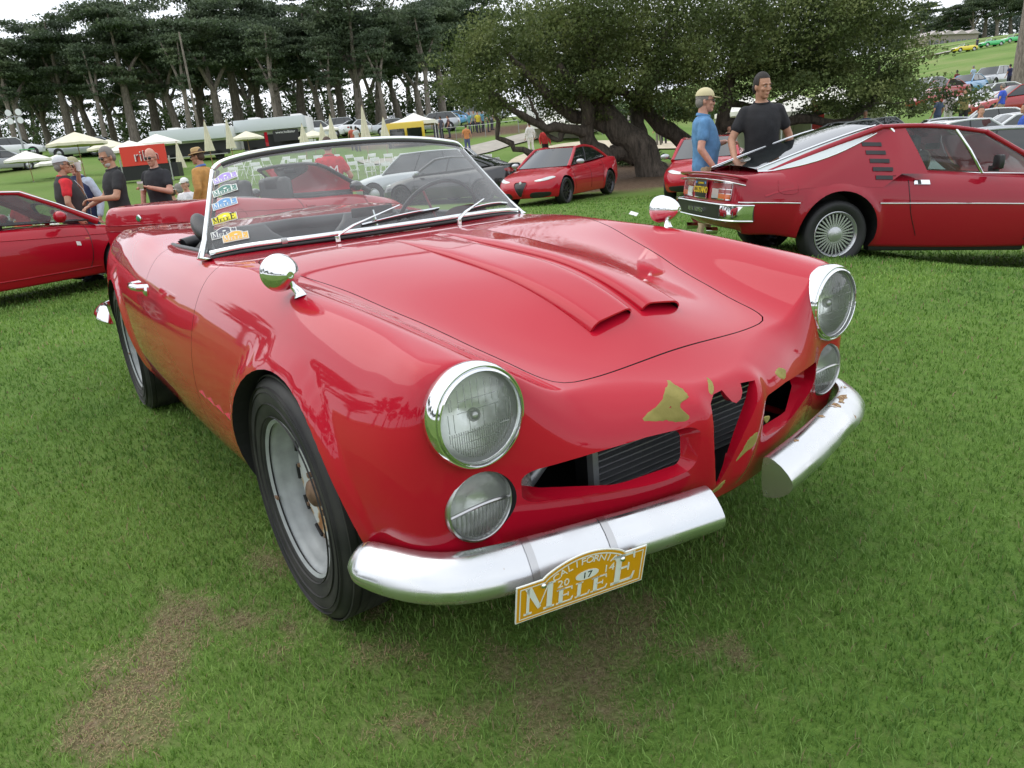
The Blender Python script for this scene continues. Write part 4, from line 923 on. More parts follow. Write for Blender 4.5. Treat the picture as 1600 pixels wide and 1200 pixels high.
    g = nn_.new('ShaderNodeNewGeometry'); z = nn_.new('ShaderNodeTexNoise'); z.inputs['Scale'].default_value = .75; z.inputs['Detail'].default_value = 6; z.inputs['Distortion'].default_value = 1.2; l.new(g.outputs['Position'], z.inputs[0])
    r2 = nn_.new('ShaderNodeValToRGB'); l.new(z.outputs[0], r2.inputs[0]); r2.color_ramp.elements[0].position = .33; r2.color_ramp.elements[0].color = (.76, .80, .74, 1); r2.color_ramp.elements[1].position = .68; r2.color_ramp.elements[1].color = (1.5, 1.32, 1.25, 1)
    mx_ = nn_.new('ShaderNodeMix'); mx_.data_type = 'RGBA'; mx_.blend_type = 'MULTIPLY'; mx_.inputs[0].default_value = 1; l.new(r.outputs[0], mx_.inputs[6]); l.new(r2.outputs[0], mx_.inputs[7])
    l.new(mx_.outputs[2], b.inputs['Base Color']); b.inputs['Roughness'].default_value = .55; b.inputs['Specular IOR Level'].default_value = .3
    tr = nn_.new('ShaderNodeBsdfTranslucent'); l.new(mx_.outputs[2], tr.inputs[0]); ms = nn_.new('ShaderNodeMixShader'); ms.inputs[0].default_value = .35; l.new(b.outputs[0], ms.inputs[1]); l.new(tr.outputs[0], ms.inputs[2]); l.new(ms.outputs[0], nn_['Material Output'].inputs[0])
    me.materials.append(m); tag(link('grass', me), kind='stuff'); return n
nblades = blades(); print('BLADES', nblades)
# ================================================================== trees
def bark_mat(name, c1, c2):
    m, n, l, b = nt(name); b.inputs['Roughness'].default_value = .9
    t = n.new('ShaderNodeTexCoord'); mp_ = n.new('ShaderNodeMapping'); mp_.inputs['Scale'].default_value = (6, 6, 1.2); l.new(t.outputs['Object'], mp_.inputs[0])
    z = n.new('ShaderNodeTexNoise'); z.inputs['Scale'].default_value = 1.6; z.inputs['Detail'].default_value = 8; z.inputs['Roughness'].default_value = .7; l.new(mp_.outputs[0], z.inputs[0])
    r = n.new('ShaderNodeValToRGB'); l.new(z.outputs[0], r.inputs[0]); r.color_ramp.elements[0].position = .35; r.color_ramp.elements[1].position = .68; r.color_ramp.elements[0].color = (*c1, 1); r.color_ramp.elements[1].color = (*c2, 1); l.new(r.outputs[0], b.inputs['Base Color'])
    bp = n.new('ShaderNodeBump'); bp.inputs['Strength'].default_value = .9; bp.inputs['Distance'].default_value = .06; l.new(z.outputs[0], bp.inputs['Height']); l.new(bp.outputs[0], b.inputs['Normal']); return m
def leaf_mat(name, cs, sc):
    m, n, l, b = nt(name); b.inputs['Roughness'].default_value = .6; b.inputs['Specular IOR Level'].default_value = .25
    t = n.new('ShaderNodeNewGeometry'); z = n.new('ShaderNodeTexNoise'); z.inputs['Scale'].default_value = sc; z.inputs['Detail'].default_value = 6; l.new(t.outputs['Position'], z.inputs[0])
    r = n.new('ShaderNodeValToRGB'); l.new(z.outputs[0], r.inputs[0]); e = r.color_ramp.elements; e[0].position = .3; e[0].color = (*cs[0], 1); e[1].position = .72; e[1].color = (*cs[2], 1); e.new(.5).color = (*cs[1], 1)
    l.new(r.outputs[0], b.inputs['Base Color']); tr = n.new('ShaderNodeBsdfTranslucent'); l.new(r.outputs[0], tr.inputs[0]); ms = n.new('ShaderNodeMixShader'); ms.inputs[0].default_value = .25
    l.new(b.outputs[0], ms.inputs[1]); l.new(tr.outputs[0], ms.inputs[2]); l.new(ms.outputs[0], n['Material Output'].inputs[0]); return m
M['bark'] = bark_mat('grey_bark', (.10, .085, .07), (.32, .27, .23)); M['oakbark'] = bark_mat('oak_bark', (.035, .028, .022), (.15, .12, .095))
M['cyp'] = leaf_mat('cypress_foliage', ((.055, .080, .050), (.090, .125, .070), (.16, .20, .105)), .35)
M['oakleaf'] = leaf_mat('oak_foliage', ((.040, .060, .018), (.10, .135, .040), (.23, .26, .095)), .8)
M['shrub'] = leaf_mat('shrub_foliage', ((.02, .04, .012), (.05, .085, .025), (.10, .14, .045)), 1.)
def leaves(pads, size, rng, flat=.35, shell_=.55):
    """pads: (cx,cy,cz, rx,ry,rz, n). Separate small leaf-spray triangles spread through each pad."""
    VV = []
    for cx, cy, cz, rx, ry, rz, n in pads:
        d = rng.randn(n, 3); d /= np.linalg.norm(d, axis=1)[:, None]; rr_ = rng.rand(n)**shell_
        lump = 1+.22*np.sin(d[:, 0]*7+cx)*np.sin(d[:, 1]*6+cy)+.15*np.sin(d[:, 2]*9+cz)
        p = d*rr_[:, None]*lump[:, None]*[rx, ry, rz]+[cx, cy, cz]
        nrm = rng.randn(n, 3); nrm[:, 2] = nrm[:, 2]+np.sign(rng.rand(n)-.35)*1.2*(1-flat); nrm /= np.linalg.norm(nrm, axis=1)[:, None]
        a = np.cross(nrm, rng.randn(n, 3)); a /= np.linalg.norm(a, axis=1)[:, None]; b = np.cross(nrm, a); s_ = size*(.55+.9*rng.rand(n))[:, None]
        VV.append(np.stack([p-a*s_*.5-b*s_*.3, p+a*s_*.5-b*s_*.25, p+b*s_*.6, ], 1))
    v = np.concatenate(VV); n = len(v); me = bpy.data.meshes.new('crown'); me.vertices.add(n*3); me.vertices.foreach_set('co', v.astype(np.float32).ravel()); me.loops.add(n*3); me.loops.foreach_set('vertex_index', np.arange(n*3, dtype=np.int32))
    me.polygons.add(n); me.polygons.foreach_set('loop_start', np.arange(0, n*3, 3, dtype=np.int32)); me.update(calc_edges=True); return me
def make_cypress(seed, H=15., n_leaf=17000, narrow=False):
    rng = np.random.RandomState(seed); t = empty('cypress_tree'); mb = MB(); lean = rng.randn(2)*.05*H
    fork = H*(.30+.16*rng.rand()); top = []
    base = [(0, 0, -.8), (0, 0, 0), (lean[0]*.2, lean[1]*.2, fork*.5), (lean[0]*.5, lean[1]*.5, fork)]
    mb.tube(spline(base, 8).tolist(), list(np.linspace(.050, .030, 8)*H*(.6 if narrow else .85)), 9)
    nb = 3 if narrow else rng.randint(3, 6)
    for k in range(nb):
        a = 2*PI*k/nb+rng.rand()*.9; sp = H*(.10+.14*rng.rand())*(.5 if narrow else 1); zt = H*(.72+.22*rng.rand())
        e = (lean[0]*.5+math.cos(a)*sp*1.5, lean[1]*.5+math.sin(a)*sp*1.5, zt); m_ = (lean[0]*.5+math.cos(a)*sp*.55, lean[1]*.5+math.sin(a)*sp*.55, fork+(zt-fork)*.45)
        mb.tube(spline([base[-1], m_, e], 8).tolist(), list(np.linspace(.019, .005, 8)*H), 6); top.append((m_, e))
    for k in range(3):  # dead stubs low on the bole
        a = rng.rand()*6.28; z = fork*(.5+.5*rng.rand()); mb.tube([(0, 0, z), (math.cos(a)*H*.09, math.sin(a)*H*.09, z+H*.05)], [.006*H, .002*H], 5)
    tr = mb.build('trunk', M['bark'], t, 60); tr['kind'] = 'thing'; del tr['kind']
    pads = []
    for m_, e in top:
        for q in range(6):
            u = .35+.65*q/5; c = np.array(m_)*(1-u)+np.array(e)*u+rng.randn(3)*[H*.055, H*.055, H*.018]; r_ = H*(.085+.06*rng.rand())*(1.2-.45*u)*(.7 if narrow else 1)
            pads.append((*c, r_*1.4, r_*1.4, r_*(.20+.12*rng.rand()), 1.))
    for q in range(20): 
        a = rng.rand()*6.28; z = H*(.40+.55*rng.rand()**.8); rr_ = H*.25*(1.1-abs(z/H-.68)*1.5)*rng.rand()**.5*(.45 if narrow else 1); r_ = H*(.07+.07*rng.rand())*(.75 if narrow else 1)
        pads.append((lean[0]*.6+rr_*math.cos(a), lean[1]*.6+rr_*math.sin(a), z, r_*1.45, r_*1.45, r_*(.20+.12*rng.rand()), 1.))
    w = np.array([p[3]*p[4] for p in pads]); w = w/w.sum()*n_leaf; pads = [p[:6]+(int(k),) for p, k in zip(pads, w)]
    me = leaves(pads, H*.0175, rng); me.materials.append(M['cyp']); link('crown', me, t); return t
CYP = [make_cypress(s) for s in (3, 8, 21, 34, 55)]; cyp_used = [False]*5
CYP_N = make_cypress(77, 15, 5000, True)
def plant(proto, used, az_, depth, H, rz, label, group, sc=15.):
    o = proto if not used[0] else copy_tree(proto); used[0] = True
    o.location = at(az_, depth); H *= (.88+.13*math.sin(az_*37.7)) if depth < 200 else 1; o.scale = (H/sc,)*3; o.rotation_euler = (0, 0, rz); tag(o, label, 'tree', group); return o
used = [[False] for _ in CYP]
rng = np.random.RandomState(5)
row = [(179.34, 84, 14.5), (177.65, 92, 15.5), (176.32, 80, 13), (174.96, 96, 16), (173.73, 84, 13.6), (172.48, 90, 15.2), (171.31, 98, 15), (170.07, 82, 14.6), (168.69, 94, 16.5), (167.32, 86, 14.5), (165.96, 98, 18), (164.66, 84, 16),
       (163.34, 92, 18), (161.92, 99, 18.5), (160.64, 86, 15.5), (159.22, 95, 16.5), (157.79, 88, 15), (156.33, 97, 16), (155.04, 84, 15), (153.78, 94, 17), (152.30, 99, 17), (150.79, 90, 15.5), (149.16, 98, 16.5), (147.55, 106, 18.5), (145.43, 112, 17.5)]
where = ['left of the light mast', 'behind the light mast', 'behind the left parasols', 'above the largest parasol', 'behind the group of men', 'left of the first trailer', 'behind the first trailer', 'between the two trailers', 'behind the second trailer', 'above the closed parasols', 'behind the yellow van', 'beside the spreading oak']
ORD = ['first', 'second', 'third', 'fourth', 'fifth', 'sixth', 'seventh', 'eighth', 'ninth', 'tenth', 'eleventh', 'twelfth', 'thirteenth', 'fourteenth', 'fifteenth', 'sixteenth', 'seventeenth', 'eighteenth', 'nineteenth', 'twentieth', 'twenty-first', 'twenty-second', 'twenty-third', 'twenty-fourth', 'twenty-fifth']
for i, (a, d, H) in enumerate(row):
    plant(CYP[i % 5], used[i % 5], a, d, H, rng.rand()*6.28, 'flat-topped cypress %s, %s from left in front' % (where[min(11, i//2)], ORD[i]), 'cypresses along the far edge of the lawn')
back = [(178.29, 118, 15), (175.65, 124, 16), (173.20, 116, 15), (170.63, 128, 17), (167.91, 120, 17), (165.27, 126, 19), (162.55, 118, 17), (159.78, 128, 18), (157.13, 120, 16), (154.36, 126, 17), (151.48, 120, 17), (148.47, 128, 18), (142.19, 120, 15), (139.43, 130, 15)]
for i, (a, d, H) in enumerate(back):
    plant(CYP[(i+2) % 5], used[(i+2) % 5], a, d, H, rng.rand()*6.28, 'darker cypress seen between nearer trunks, %s from the left in the second row' % ORD[i], 'second row of cypresses')
un = [False]
for i, (a, d, H) in enumerate([(166.60, 79, 13.5), (171.82, 79, 12), (153.32, 80, 12), (156.91, 81, 11), (150.20, 84, 12), (176.82, 78, 12), (160.86, 80, 11)]):
    plant(CYP_N, un, a, d, H, i*1.3, 'slender young cypress with a thin bare stem ' + ['left of the first trailer', 'behind the man in black gesturing', 'beside the yellow van', 'behind the tall closed parasol', 'right of the white tent peak', 'behind the light mast', 'above the second trailer'][i], 'slender cypresses at the front of the row')
# far ridge
for i, (a, d, H) in enumerate([(118.71, 262, 12), (117.81, 270, 11), (117.10, 262, 13), (116.32, 275, 10), (115.59, 268, 12), (114.84, 275, 11), (114.34, 262, 15), (113.68, 268, 17), (113.02, 258, 15), (112.31, 266, 16), (111.56, 262, 15), (110.81, 266, 14), (109.89, 262, 15), (120.00, 262, 12), (121.50, 270, 12), (108.70, 262, 15)]):
    plant(CYP[i % 5], used[i % 5], a, d, H*1.15, i*2.1, 'small distant tree on the ridge, %s counted from the clubhouse side' % ORD[i], 'trees on the distant ridge')
# trees behind the photographer, seen in the chrome and the paint
for i in range(25):
    a = 200+i*6.2 if i < 16 else 300+(i-16)*17; d = (50+9*math.sin(i*2.3)) if a < 300 else 95+25*math.sin(i*2.3); x, y = CX+d*math.cos(R(a)), CY+d*math.sin(R(a)); o = copy_tree(CYP[i % 5]); o.location = (x, y, gz(x, y)); o.scale = (.75+.15*math.sin(i*1.7),)*3; o.rotation_euler = (0, 0, i)
    tag(o, 'cypress at the lawn edge on the photographer\'s side, %s of that row' % ORD[i], 'tree', 'cypresses behind the camera')
# undergrowth beneath the rows
pads = []
for i in range(70):
    x, y, z = at(179.34+( 145.89-179.34 )*i/69+rng.randn()*.3, 106+rng.rand()*8); pads.append((x, y, z+1.4+2.2*rng.rand(), 3.5, 3.5, 2.2+1.8*rng.rand(), 330))
for i in range(22):
    x, y, z = at(142.79+(129.60-142.79)*i/21, 70+rng.rand()*14); pads.append((x, y, z+.8, 2.8, 2.8, 1.2+rng.rand(), 240))
me = leaves(pads, .34, rng); me.materials.append(M['shrub']); tag(link('undergrowth', me), kind='stuff')
pads = []
for i in range(60):
    x, y, z = at(121.12+(108.13-121.12)*i/59+rng.randn()*.3, 285+rng.rand()*15); pads.append((x, y, z+4+5*rng.rand()+3*math.sin(i*.35), 6.5, 6.5, 4.5+2*rng.rand(), 300))
me = leaves(pads, .8, rng); me.materials.append(leaf_mat('hazed_far_foliage', ((.06, .085, .075), (.085, .115, .095), (.12, .15, .12)), .08)); tag(link('far_wood', me), kind='stuff')  # distance haze painted into the grey-blue leaf colours
# tall pine at the right edge: only its bole and a few low sprays are in the frame
t = empty('pine_tree', at(111.59, 58), 0, 'tall straight pine trunk cropped by the right edge of the picture', 'tree')
mb = MB(); mb.tube([(0, 0, -.6), (0, 0, 0), (.1, -.05, 5), (.3, 0, 11), (.4, 0, 17)], [.75, .62, .48, .40, .2], 14); mb.build('trunk', M['bark'], t, 60)
mb = MB(); mb.tube(spline([(.25, 0, 9.5), (-3, -.5, 9.6), (-6.6, -1, 9.0)], 10).tolist(), list(np.linspace(.14, .03, 10)), 6); mb.build('limb', M['bark'], t, 60)
t.rotation_euler = (0, 0, R(HEAD-90))
me = leaves([(-6.5, -1, 9.0, .9, .7, .3, 160), (-7.6, -1, 8.8, .6, .5, .2, 80), (0, 0, 15, 4, 4, 2.5, 3000), (2, 1, 12, 3, 3, 1, 1200)], .22, rng); me.materials.append(M['cyp']); link('crown', me, t)
# ---- the spreading oak
ox_, oy_, oz_ = OAK; oak = empty('oak_tree', OAK, R(HEAD-90), 'broad low oak with a leaning forked trunk and twisted limbs spreading over the parked cars', 'tree')
def L(px, y, dep=0.): # limb points measured in the tree's own upright plane: right, depth, up
    hz_ = 308.7-.0916*px; return ((px-1015+(1135-px)/4000*(hz_-y))*.0252, dep, (hz_-y)*.0241+1.15-oz_)
def limb(pts, r0, r1, n=14, name='limb'):
    P = spline([L(*p) for p in pts], n); rr_ = np.linspace(r0, r1, n)*(1+.10*np.sin(np.arange(n)*1.9)); P[1:-1] += np.random.RandomState(len(pts)*7+int(r0*100)).randn(n-2, 3)*.05
    m_ = MB(); m_.tube(P.tolist(), list(rr_), 12); return m_.build(name, M['oakbark'], oak, 60)
limb([(1030, 285, 0), (1019, 268, 0), (1003, 238, 0), (984, 212, 0), (962, 197, .1), (948, 172, .3), (940, 140, .2), (930, 90, 0), (900, 20, 0)], .64, .2, 22, 'trunk')
limb([(1000, 245, .2), (975, 236, .3), (950, 243, .2), (932, 234, 0), (917, 213, -.2), (918, 190, -.4), (905, 150, -.6), (870, 110, -1)], .42, .14, 18)
limb([(962, 197, .1), (925, 186, .2), (895, 182, 0), (868, 165, -.4), (830, 130, -.8), (790, 90, -1)], .30, .08)
limb([(922, 206, -.2), (880, 203, -.6), (850, 199, -.8), (822, 189, -1), (800, 175, -1.2), (780, 160, -1.2), (760, 135, -1)], .22, .07)
limb([(850, 199, -.8), (838, 186, -1.1), (830, 172, -1.2), (822, 155, -1.2)], .09, .04, 8)
limb([(880, 203, -.6), (868, 222, -.5), (852, 206, -.4), (846, 196, -.4)], .12, .05, 8)
limb([(835, 240, -.9), (812, 235, -1), (790, 222, -1.1), (777, 212, -1.2), (779, 190, -1.3), (768, 170, -1.4), (760, 145, -1.3)], .13, .05)
limb([(1000, 232, .5), (1010, 205, .9), (1003, 178, 1.2), (1010, 140, 1.4), (1040, 90, 1.2), (1060, 30, 1)], .34, .1)
limb([(1150, 262, 1.8), (1110, 238, 1.7), (1070, 207, 1.6), (1040, 188, 1.5), (1020, 160, 1.4), (1035, 120, 1.2), (1080, 80, 1)], .46, .14, 18, 'second_trunk')
limb([(1020, 160, 1.4), (1000, 148, 1), (960, 140, .4), (920, 120, 0)], .2, .07)
limb([(1120, 243, 1.7), (1140, 205, 1.3), (1150, 160, 1), (1160, 110, .8), (1190, 50, .5)], .34, .12)
limb([(1145, 195, 1.2), (1180, 190, .7), (1220, 194, .4), (1262, 186, .1), (1300, 192, 0), (1334, 184, -.2), (1356, 160, -.3), (1365, 130, -.3), (1370, 100, -.3)], .26, .08, 18)
limb([(1262, 186, .1), (1300, 172, .3), (1340, 168, .5), (1390, 160, .5), (1425, 158, .4)], .11, .03)
limb([(1150, 160, 1), (1200, 165, .8), (1225, 160, .5), (1250, 150, .4), (1275, 120, .3)], .14, .05)
limb([(1160, 110, .8), (1220, 100, .4), (1290, 70, 0), (1330, 30, 0)], .2, .06)
CR = [(742, 108, 52, 42), (722, 140, 34, 30), (790, 78, 70, 52), (805, 140, 62, 36), (765, 165, 30, 20), (860, 40, 90, 55), (870, 118, 80, 48), (905, 160, 60, 26), (932, 68, 90, 60), (955, 150, 62, 28), (1000, 30, 105, 60), (1015, 108, 85, 48), (1050, 162, 55, 24), (1080, 60, 105, 70), (1080, 120, 62, 36),
      (1160, 20, 105, 66), (1185, 88, 88, 50), (1205, 140, 50, 24), (1242, 60, 105, 70), (1262, 128, 78, 36), (1300, 20, 90, 56), (1322, 100, 80, 45), (1362, 60, 62, 52), (1340, 150, 72, 24), (1396, 120, 40, 34), (1405, 152, 48, 24), (1436, 166, 22, 14), (1290, 165, 40, 14)]
pads = []; rng = np.random.RandomState(9)
for px, y, rx, ry in CR:
    for k in range(5):
        X, _, Z = L(px+rng.randn()*rx*.38, y+rng.randn()*ry*.30); dp = rng.uniform(-3.2, 3.6); r_ = .62+.2*rng.rand(); pads.append((X, dp, Z, rx*.0252*r_, rx*.0252*r_*.9, ry*.0241*r_, int(rx*ry*.36)))
for k in range(16): pads.append((rng.uniform(-4, 7), rng.uniform(-2.5, 2.5), rng.uniform(6.2, 8.3), 2.4, 2.4, 1.0, 700))
for k in range(90):   # ragged sprays hanging off the underside and the rim
    px, y, rx, ry = CR[rng.randint(len(CR))]; a = rng.uniform(-.2, PI+.2); X, _, Z = L(px+rx*math.cos(a)*1.02, y+ry*math.sin(a)*.95); pads.append((X, rng.uniform(-3, 3), Z, .55, .55, .28, 110))
me = leaves(pads, .092, rng, flat=.7, shell_=.45); me.materials.append(M['oakleaf']); link('crown', me, oak); print('OAK', len(me.polygons))
# low shrub at the foot
s_ = empty('shrub', at(136.18, 36), 0, 'low green shrub beyond the oak trunk', 'shrub'); me = leaves([(0, 0, .3, 1.1, .8, .45, 900), (1.2, .3, .35, .7, .6, .4, 600)], .10, rng); me.materials.append(M['shrub']); link('foliage', me, s_)

# ================================================================== lawn furniture, stalls, tents
def parasol_open(a, d, ztop, w, m_, label, rz=0., und=None):
    x, y, z = at(a, d); h = max(2.05, ztop-z); t = empty('parasol', (x, y, ztop-h), rz, label, 'parasol', 'open parasols on the lawn'); r_ = w/2; n = 8
    rings = [[(.05*math.cos(q), .05*math.sin(q), h) for q in np.linspace(0, 2*PI, 16, endpoint=False)]]
    for f_ in (.35, .7, 1.): rings.append([(r_*f_*math.cos(q)*(1 if k % 2 == 0 else .955), r_*f_*math.sin(q)*(1 if k % 2 == 0 else .955), h-(.52*f_**1.12)*w/2.8-(0.02*f_ if k % 2 else 0)) for k, q in enumerate(np.linspace(0, 2*PI, 16, endpoint=False))])
    rings.append([(p[0]*1.005, p[1]*1.005, p[2]-.13) for p in rings[-1]])
    mb = MB(); mb.loft(rings, cap=False); mb.build('canopy', m_, t, 25)
    mb = MB(); mb.lathe([(0, -.4), (.022, -.4), (.022, h), (0, h+.06)], 8); mb.build('pole', M['wood'], t, 40)
    for k in range(8):
        q = 2*PI*k/8; mb = MB(); mb.tube([(0, 0, h-.06), (r_*.97*math.cos(q), r_*.97*math.sin(q), h-.53*w/2.8-.02)], .012, 4); mb.build('rib', M['wood'], t, None)
    mb = MB(); mb.lathe([(0, 0), (.28, 0), (.28, .08), (.05, .1), (.05, .3), (0, .3)], 14); mb.build('base', M['grey'], t, 30)
M['wood'] = mat('parasol_wood', (.30, .17, .08), .6)
for i, (a, d, zt, w, m_, lb) in enumerate([
    (173.49, 42, 4.10, 2.95, 'cream', 'largest open cream parasol, behind the men in caps'), (176.42, 47, 3.65, 2.6, 'cloth_white', 'open white parasol furthest left, over the red-shirted guest'),
    (174.81, 50, 3.42, 2.7, 'cloth_white', 'low open white parasol above the cap of the man in the dark vest'), (171.69, 50, 4.05, 2.7, 'cream', 'open cream parasol just right of the largest one'),
    (170.47, 46, 3.65, 2.8, 'cloth_white', 'open white parasol in front of the red stall panel'), (168.77, 49, 4.05, 2.8, 'cloth_white', 'open white parasol right of the red stall panel'),
    (163.03, 54, 4.0, 2.3, 'cream', 'small open cream parasol in front of the second trailer'), (158.56, 56, 3.75, 2.1, 'cream', 'small open cream parasol with yellow shade, right of the second trailer'),
    (157.32, 64, 4.4, 1.5, 'cloth_white', 'tiny open white parasol between two closed ones')]): parasol_open(a, d, zt, w, M[m_], lb, i*.3)
def parasol_closed(a, d, ztop, zbot, label):
    x, y, z = at(a, d); t = empty('closed_parasol', (x, y, z), 0, label, 'parasol', 'closed cream parasols'); h = ztop-z; b = zbot-z; n = 16
    rings = []
    for f_, r_ in ((0, .30), (.04, .29), (.3, .21), (.6, .13), (.85, .07), (1, .02)):
        rings.append([(r_*(1 if k % 2 else .62)*math.cos(2*PI*k/n), r_*(1 if k % 2 else .62)*math.sin(2*PI*k/n), b+(h-b)*f_) for k in range(n)])
    mb = MB(); mb.loft(rings); mb.build('folded_canopy', M['cream'], t, 25)
    mb = MB(); mb.lathe([(0, -.3), (.025, -.3), (.025, max(h, .5)), (0, h+.05)], 8); mb.build('pole', M['wood'], t, 40)
for i, (a, d, px_, y0, y1, lb) in enumerate([(165.60, 46, 324, 190, 237, 'above the straw hat'), (164.18, 46, 358, 187, 233, 'right of the first trailer'), (167.62, 44, 279, 222, 263, 'between the seated guests and the red panel'),
    (159.22, 48, 473, 195, 224, 'at the end of the second trailer'), (157.90, 50, 503, 194, 222, 'directly right of the small yellow-shaded parasol'), (157.20, 48, 518, 181, 221, 'tall one above the red-shirted man'), (154.88, 46, 569, 167, 217, 'tallest one, left of the yellow van'), (153.49, 50, 600, 184, 214, 'shorter one, touching the yellow van')]):
    hz_ = 308.7-.0916*px_; parasol_closed(a, d, 1.15+(hz_-y0)*d/1268, 1.15+(hz_-y1)*d/1268, 'closed cream parasol, '+lb)
# white folding chairs
def make_chair():
    t = empty('folding_chair'); 
    mb = MB(); mb.box((0, 0, .44), (.38, .40, .03), bev=.008); mb.build('seat', M['white'], t, 30)
    mb = MB(); mb.box((-.23, 0, .74), (.02, .40, .16), bev=.006); mb.build('backrest', M['white'], t, 30)
    for s in (-1, 1):
        mb = MB(); mb.tube([(.24, s*.21, 0), (-.24, s*.21, .82)], .014, 5); mb.build('leg', M['white'], t, 60)
        mb = MB(); mb.tube([(-.24, s*.18, 0), (.14, s*.18, .46)], .014, 5); mb.build('leg', M['white'], t, 60)
    return t
ch0 = make_chair(); first = True; rng = np.random.RandomState(3)
def chair(a, d, rz, label, group):
    global first
    o = ch0 if first else copy_tree(ch0); first = False; o.location = at(a, d); o.rotation_euler = (0, 0, rz); tag(o, label, 'chair', group)
k = 0
for rw, (d, px0, px1, n) in enumerate(((35.5, 362, 770, 17), (37.5, 372, 760, 16), (39.5, 385, 700, 13))):
    for i in range(n):
        f_ = i/(n-1); a0, a1 = 164.23, 145.74; a = a0+(a1-a0)*((px0+(px1-px0)*f_-362)/408)+rng.randn()*.12
        chair(a, d+rng.randn()*.3, R(HEAD+180)+rng.randn()*.5, 'white folding chair seen through the windscreen, %s from the left in the %s row' % (ORD[i], ('near', 'middle', 'far')[rw]), 'folding chairs in rows beyond the open cars')
for i, (a, d) in enumerate([(176.26, 22), (176.08, 21), (175.66, 20), (175.30, 20.5), (177.54, 22), (178.08, 21)]):
    chair(a, d, R(40+i*25), ['white folding chair with a tall back behind the red coupe', 'white folding chair leaning behind the left coupe, nearest the dark vest', 'white folding chair next to the orange cone', 'white folding chair just left of the man in the cap', 'white folding chair behind the coupe roof', 'white folding chair at the left picture edge'][i], 'folding chairs behind the left coupe')
# refreshment trailers
def trailer(a, d, ln, ztop, label, awn=True):
    x, y, z = at(a, d); t = empty('food_trailer', (x, y, z), R(HEAD-90), label, 'trailer'); h = ztop-z; mb = MB()
    mb.box((0, 1.3, .55+(h-.55)/2), (ln, 2.3, h-.55), bev=.06); mb.build('body', M['white'], t, 30)
    mb = MB(); mb.box((0, -.35, h-.42), (ln*.98, 1.0, .86), bev=.03); mb.build('roof_fascia', mat('pale_fascia', (.62, .66, .68), .5), t, 30)
    mb = MB(); mb.box((0, .12, h*.36), (ln*.9, .04, h*.42)); mb.build('serving_hatch', M['black'], t, None)
    mb = MB(); mb.box((0, -.15, h*.16), (ln*.9, .5, .06)); mb.build('counter', M['steel'], t, None)
    for q in (-.3, .32): mb = MB(); mb.box((ln*q, 1.3, h+.12), (.8, .8, .24), bev=.04); mb.build('roof_vent', M['white'], t, 30)
    for q in (-.3, .3): mb = MB(); mb.lathe([(0, 0), (.33, 0), (.33, .2), (0, .2)], 18, axis='y', c=(ln*q, .1, .33)); mb.build('wheel', M['rubber'], t, 40)
    return t
t1 = trailer(166.55, 58, 5.6, 4.72, 'long white food trailer behind the straw hat')
t2 = trailer(161.26, 60, 5.3, 5.06, 'long white food trailer in the middle, with a black sign board')
mb = MB(); mb.box((1.2, -.9, 1.25), (1.9, .06, .8)); sb = mb.build('sign_board', M['black'], t2, None)
v, f = font_mesh('www.hollister', .26, .01); mb = MB(); mb.add(v, f, 0, T(1.2, -.94, 1.42, R(90))); mb.build('sign_lettering', M['white'], sb, None)
mb = MB(); mb.box((-.3, -.9, 1.1), (.22, .05, 1.0)); mb.build('red_banner', M['bright_red'], t2, None)
# red stall panel
x, y, z = at(169.79, 40); t = empty('stall_panel', (x, y, z), R(HEAD-90), 'red stall panel with white outlined lettering behind the bald man', 'sign')
M['signred'] = mat('sign_red', (.72, .05, .03), .5)
mb = MB(); mb.box((0, 0, 1.32), (2.3, .08, .95)); mb.build('panel', M['signred'], t, None)
v, f = font_mesh('rillin', .74, .012); mb = MB(); mb.add(v, f, 0, T(.15, -.06, 1.05, R(90))); mb.build('lettering', M['white'], t, None)
v, f = font_mesh('rillin', .70, .012); mb = MB(); mb.add(v, f, 0, T(.18, -.075, 1.045, R(90))); mb.build('lettering_fill', mat('sign_maroon', (.25, .03, .04), .6), t, None)  # maroon print over the white letters, leaving them outlined
for s in (-1, 1): mb = MB(); mb.box((s*1.25, 0, .5), (.06, .06, 1.4)); mb.build('post', M['steel'], t, None)
mb = MB(); mb.box((0, .3, .5), (3.2, .6, .7)); o = mb.build('stall_counter', M['black'], t, None)
# yellow van under a white tent
x, y, z = at(151.98, 56); t = empty('yellow_van', (x, y, z), R(HEAD-90+8), 'yellow food van with two front windows, under the peaked white tent', 'van')
hv = 1.15+(250.6-192)*56/1268-z
mb = MB(); mb.box((0, 1.6, .4+(hv-.4)/2), (2.7, 3.2, hv-.4), bev=.08); mb.build('body', mat('van_yellow', (.72, .50, .03), .4, coat=.5), t, 30)
for s in (-1, 1): mb = MB(); mb.box((s*.62, -.03, hv*.58), (1.05, .05, hv*.36)); mb.build('window', M['dglass'], t, None)
for s in (-1, 1): mb = MB(); mb.lathe([(0, 0), (.36, 0), (.36, .22), (0, .22)], 18, axis='x', c=(s*1.2-.11, .7, .36)); mb.build('wheel', M['rubber'], t, 40)

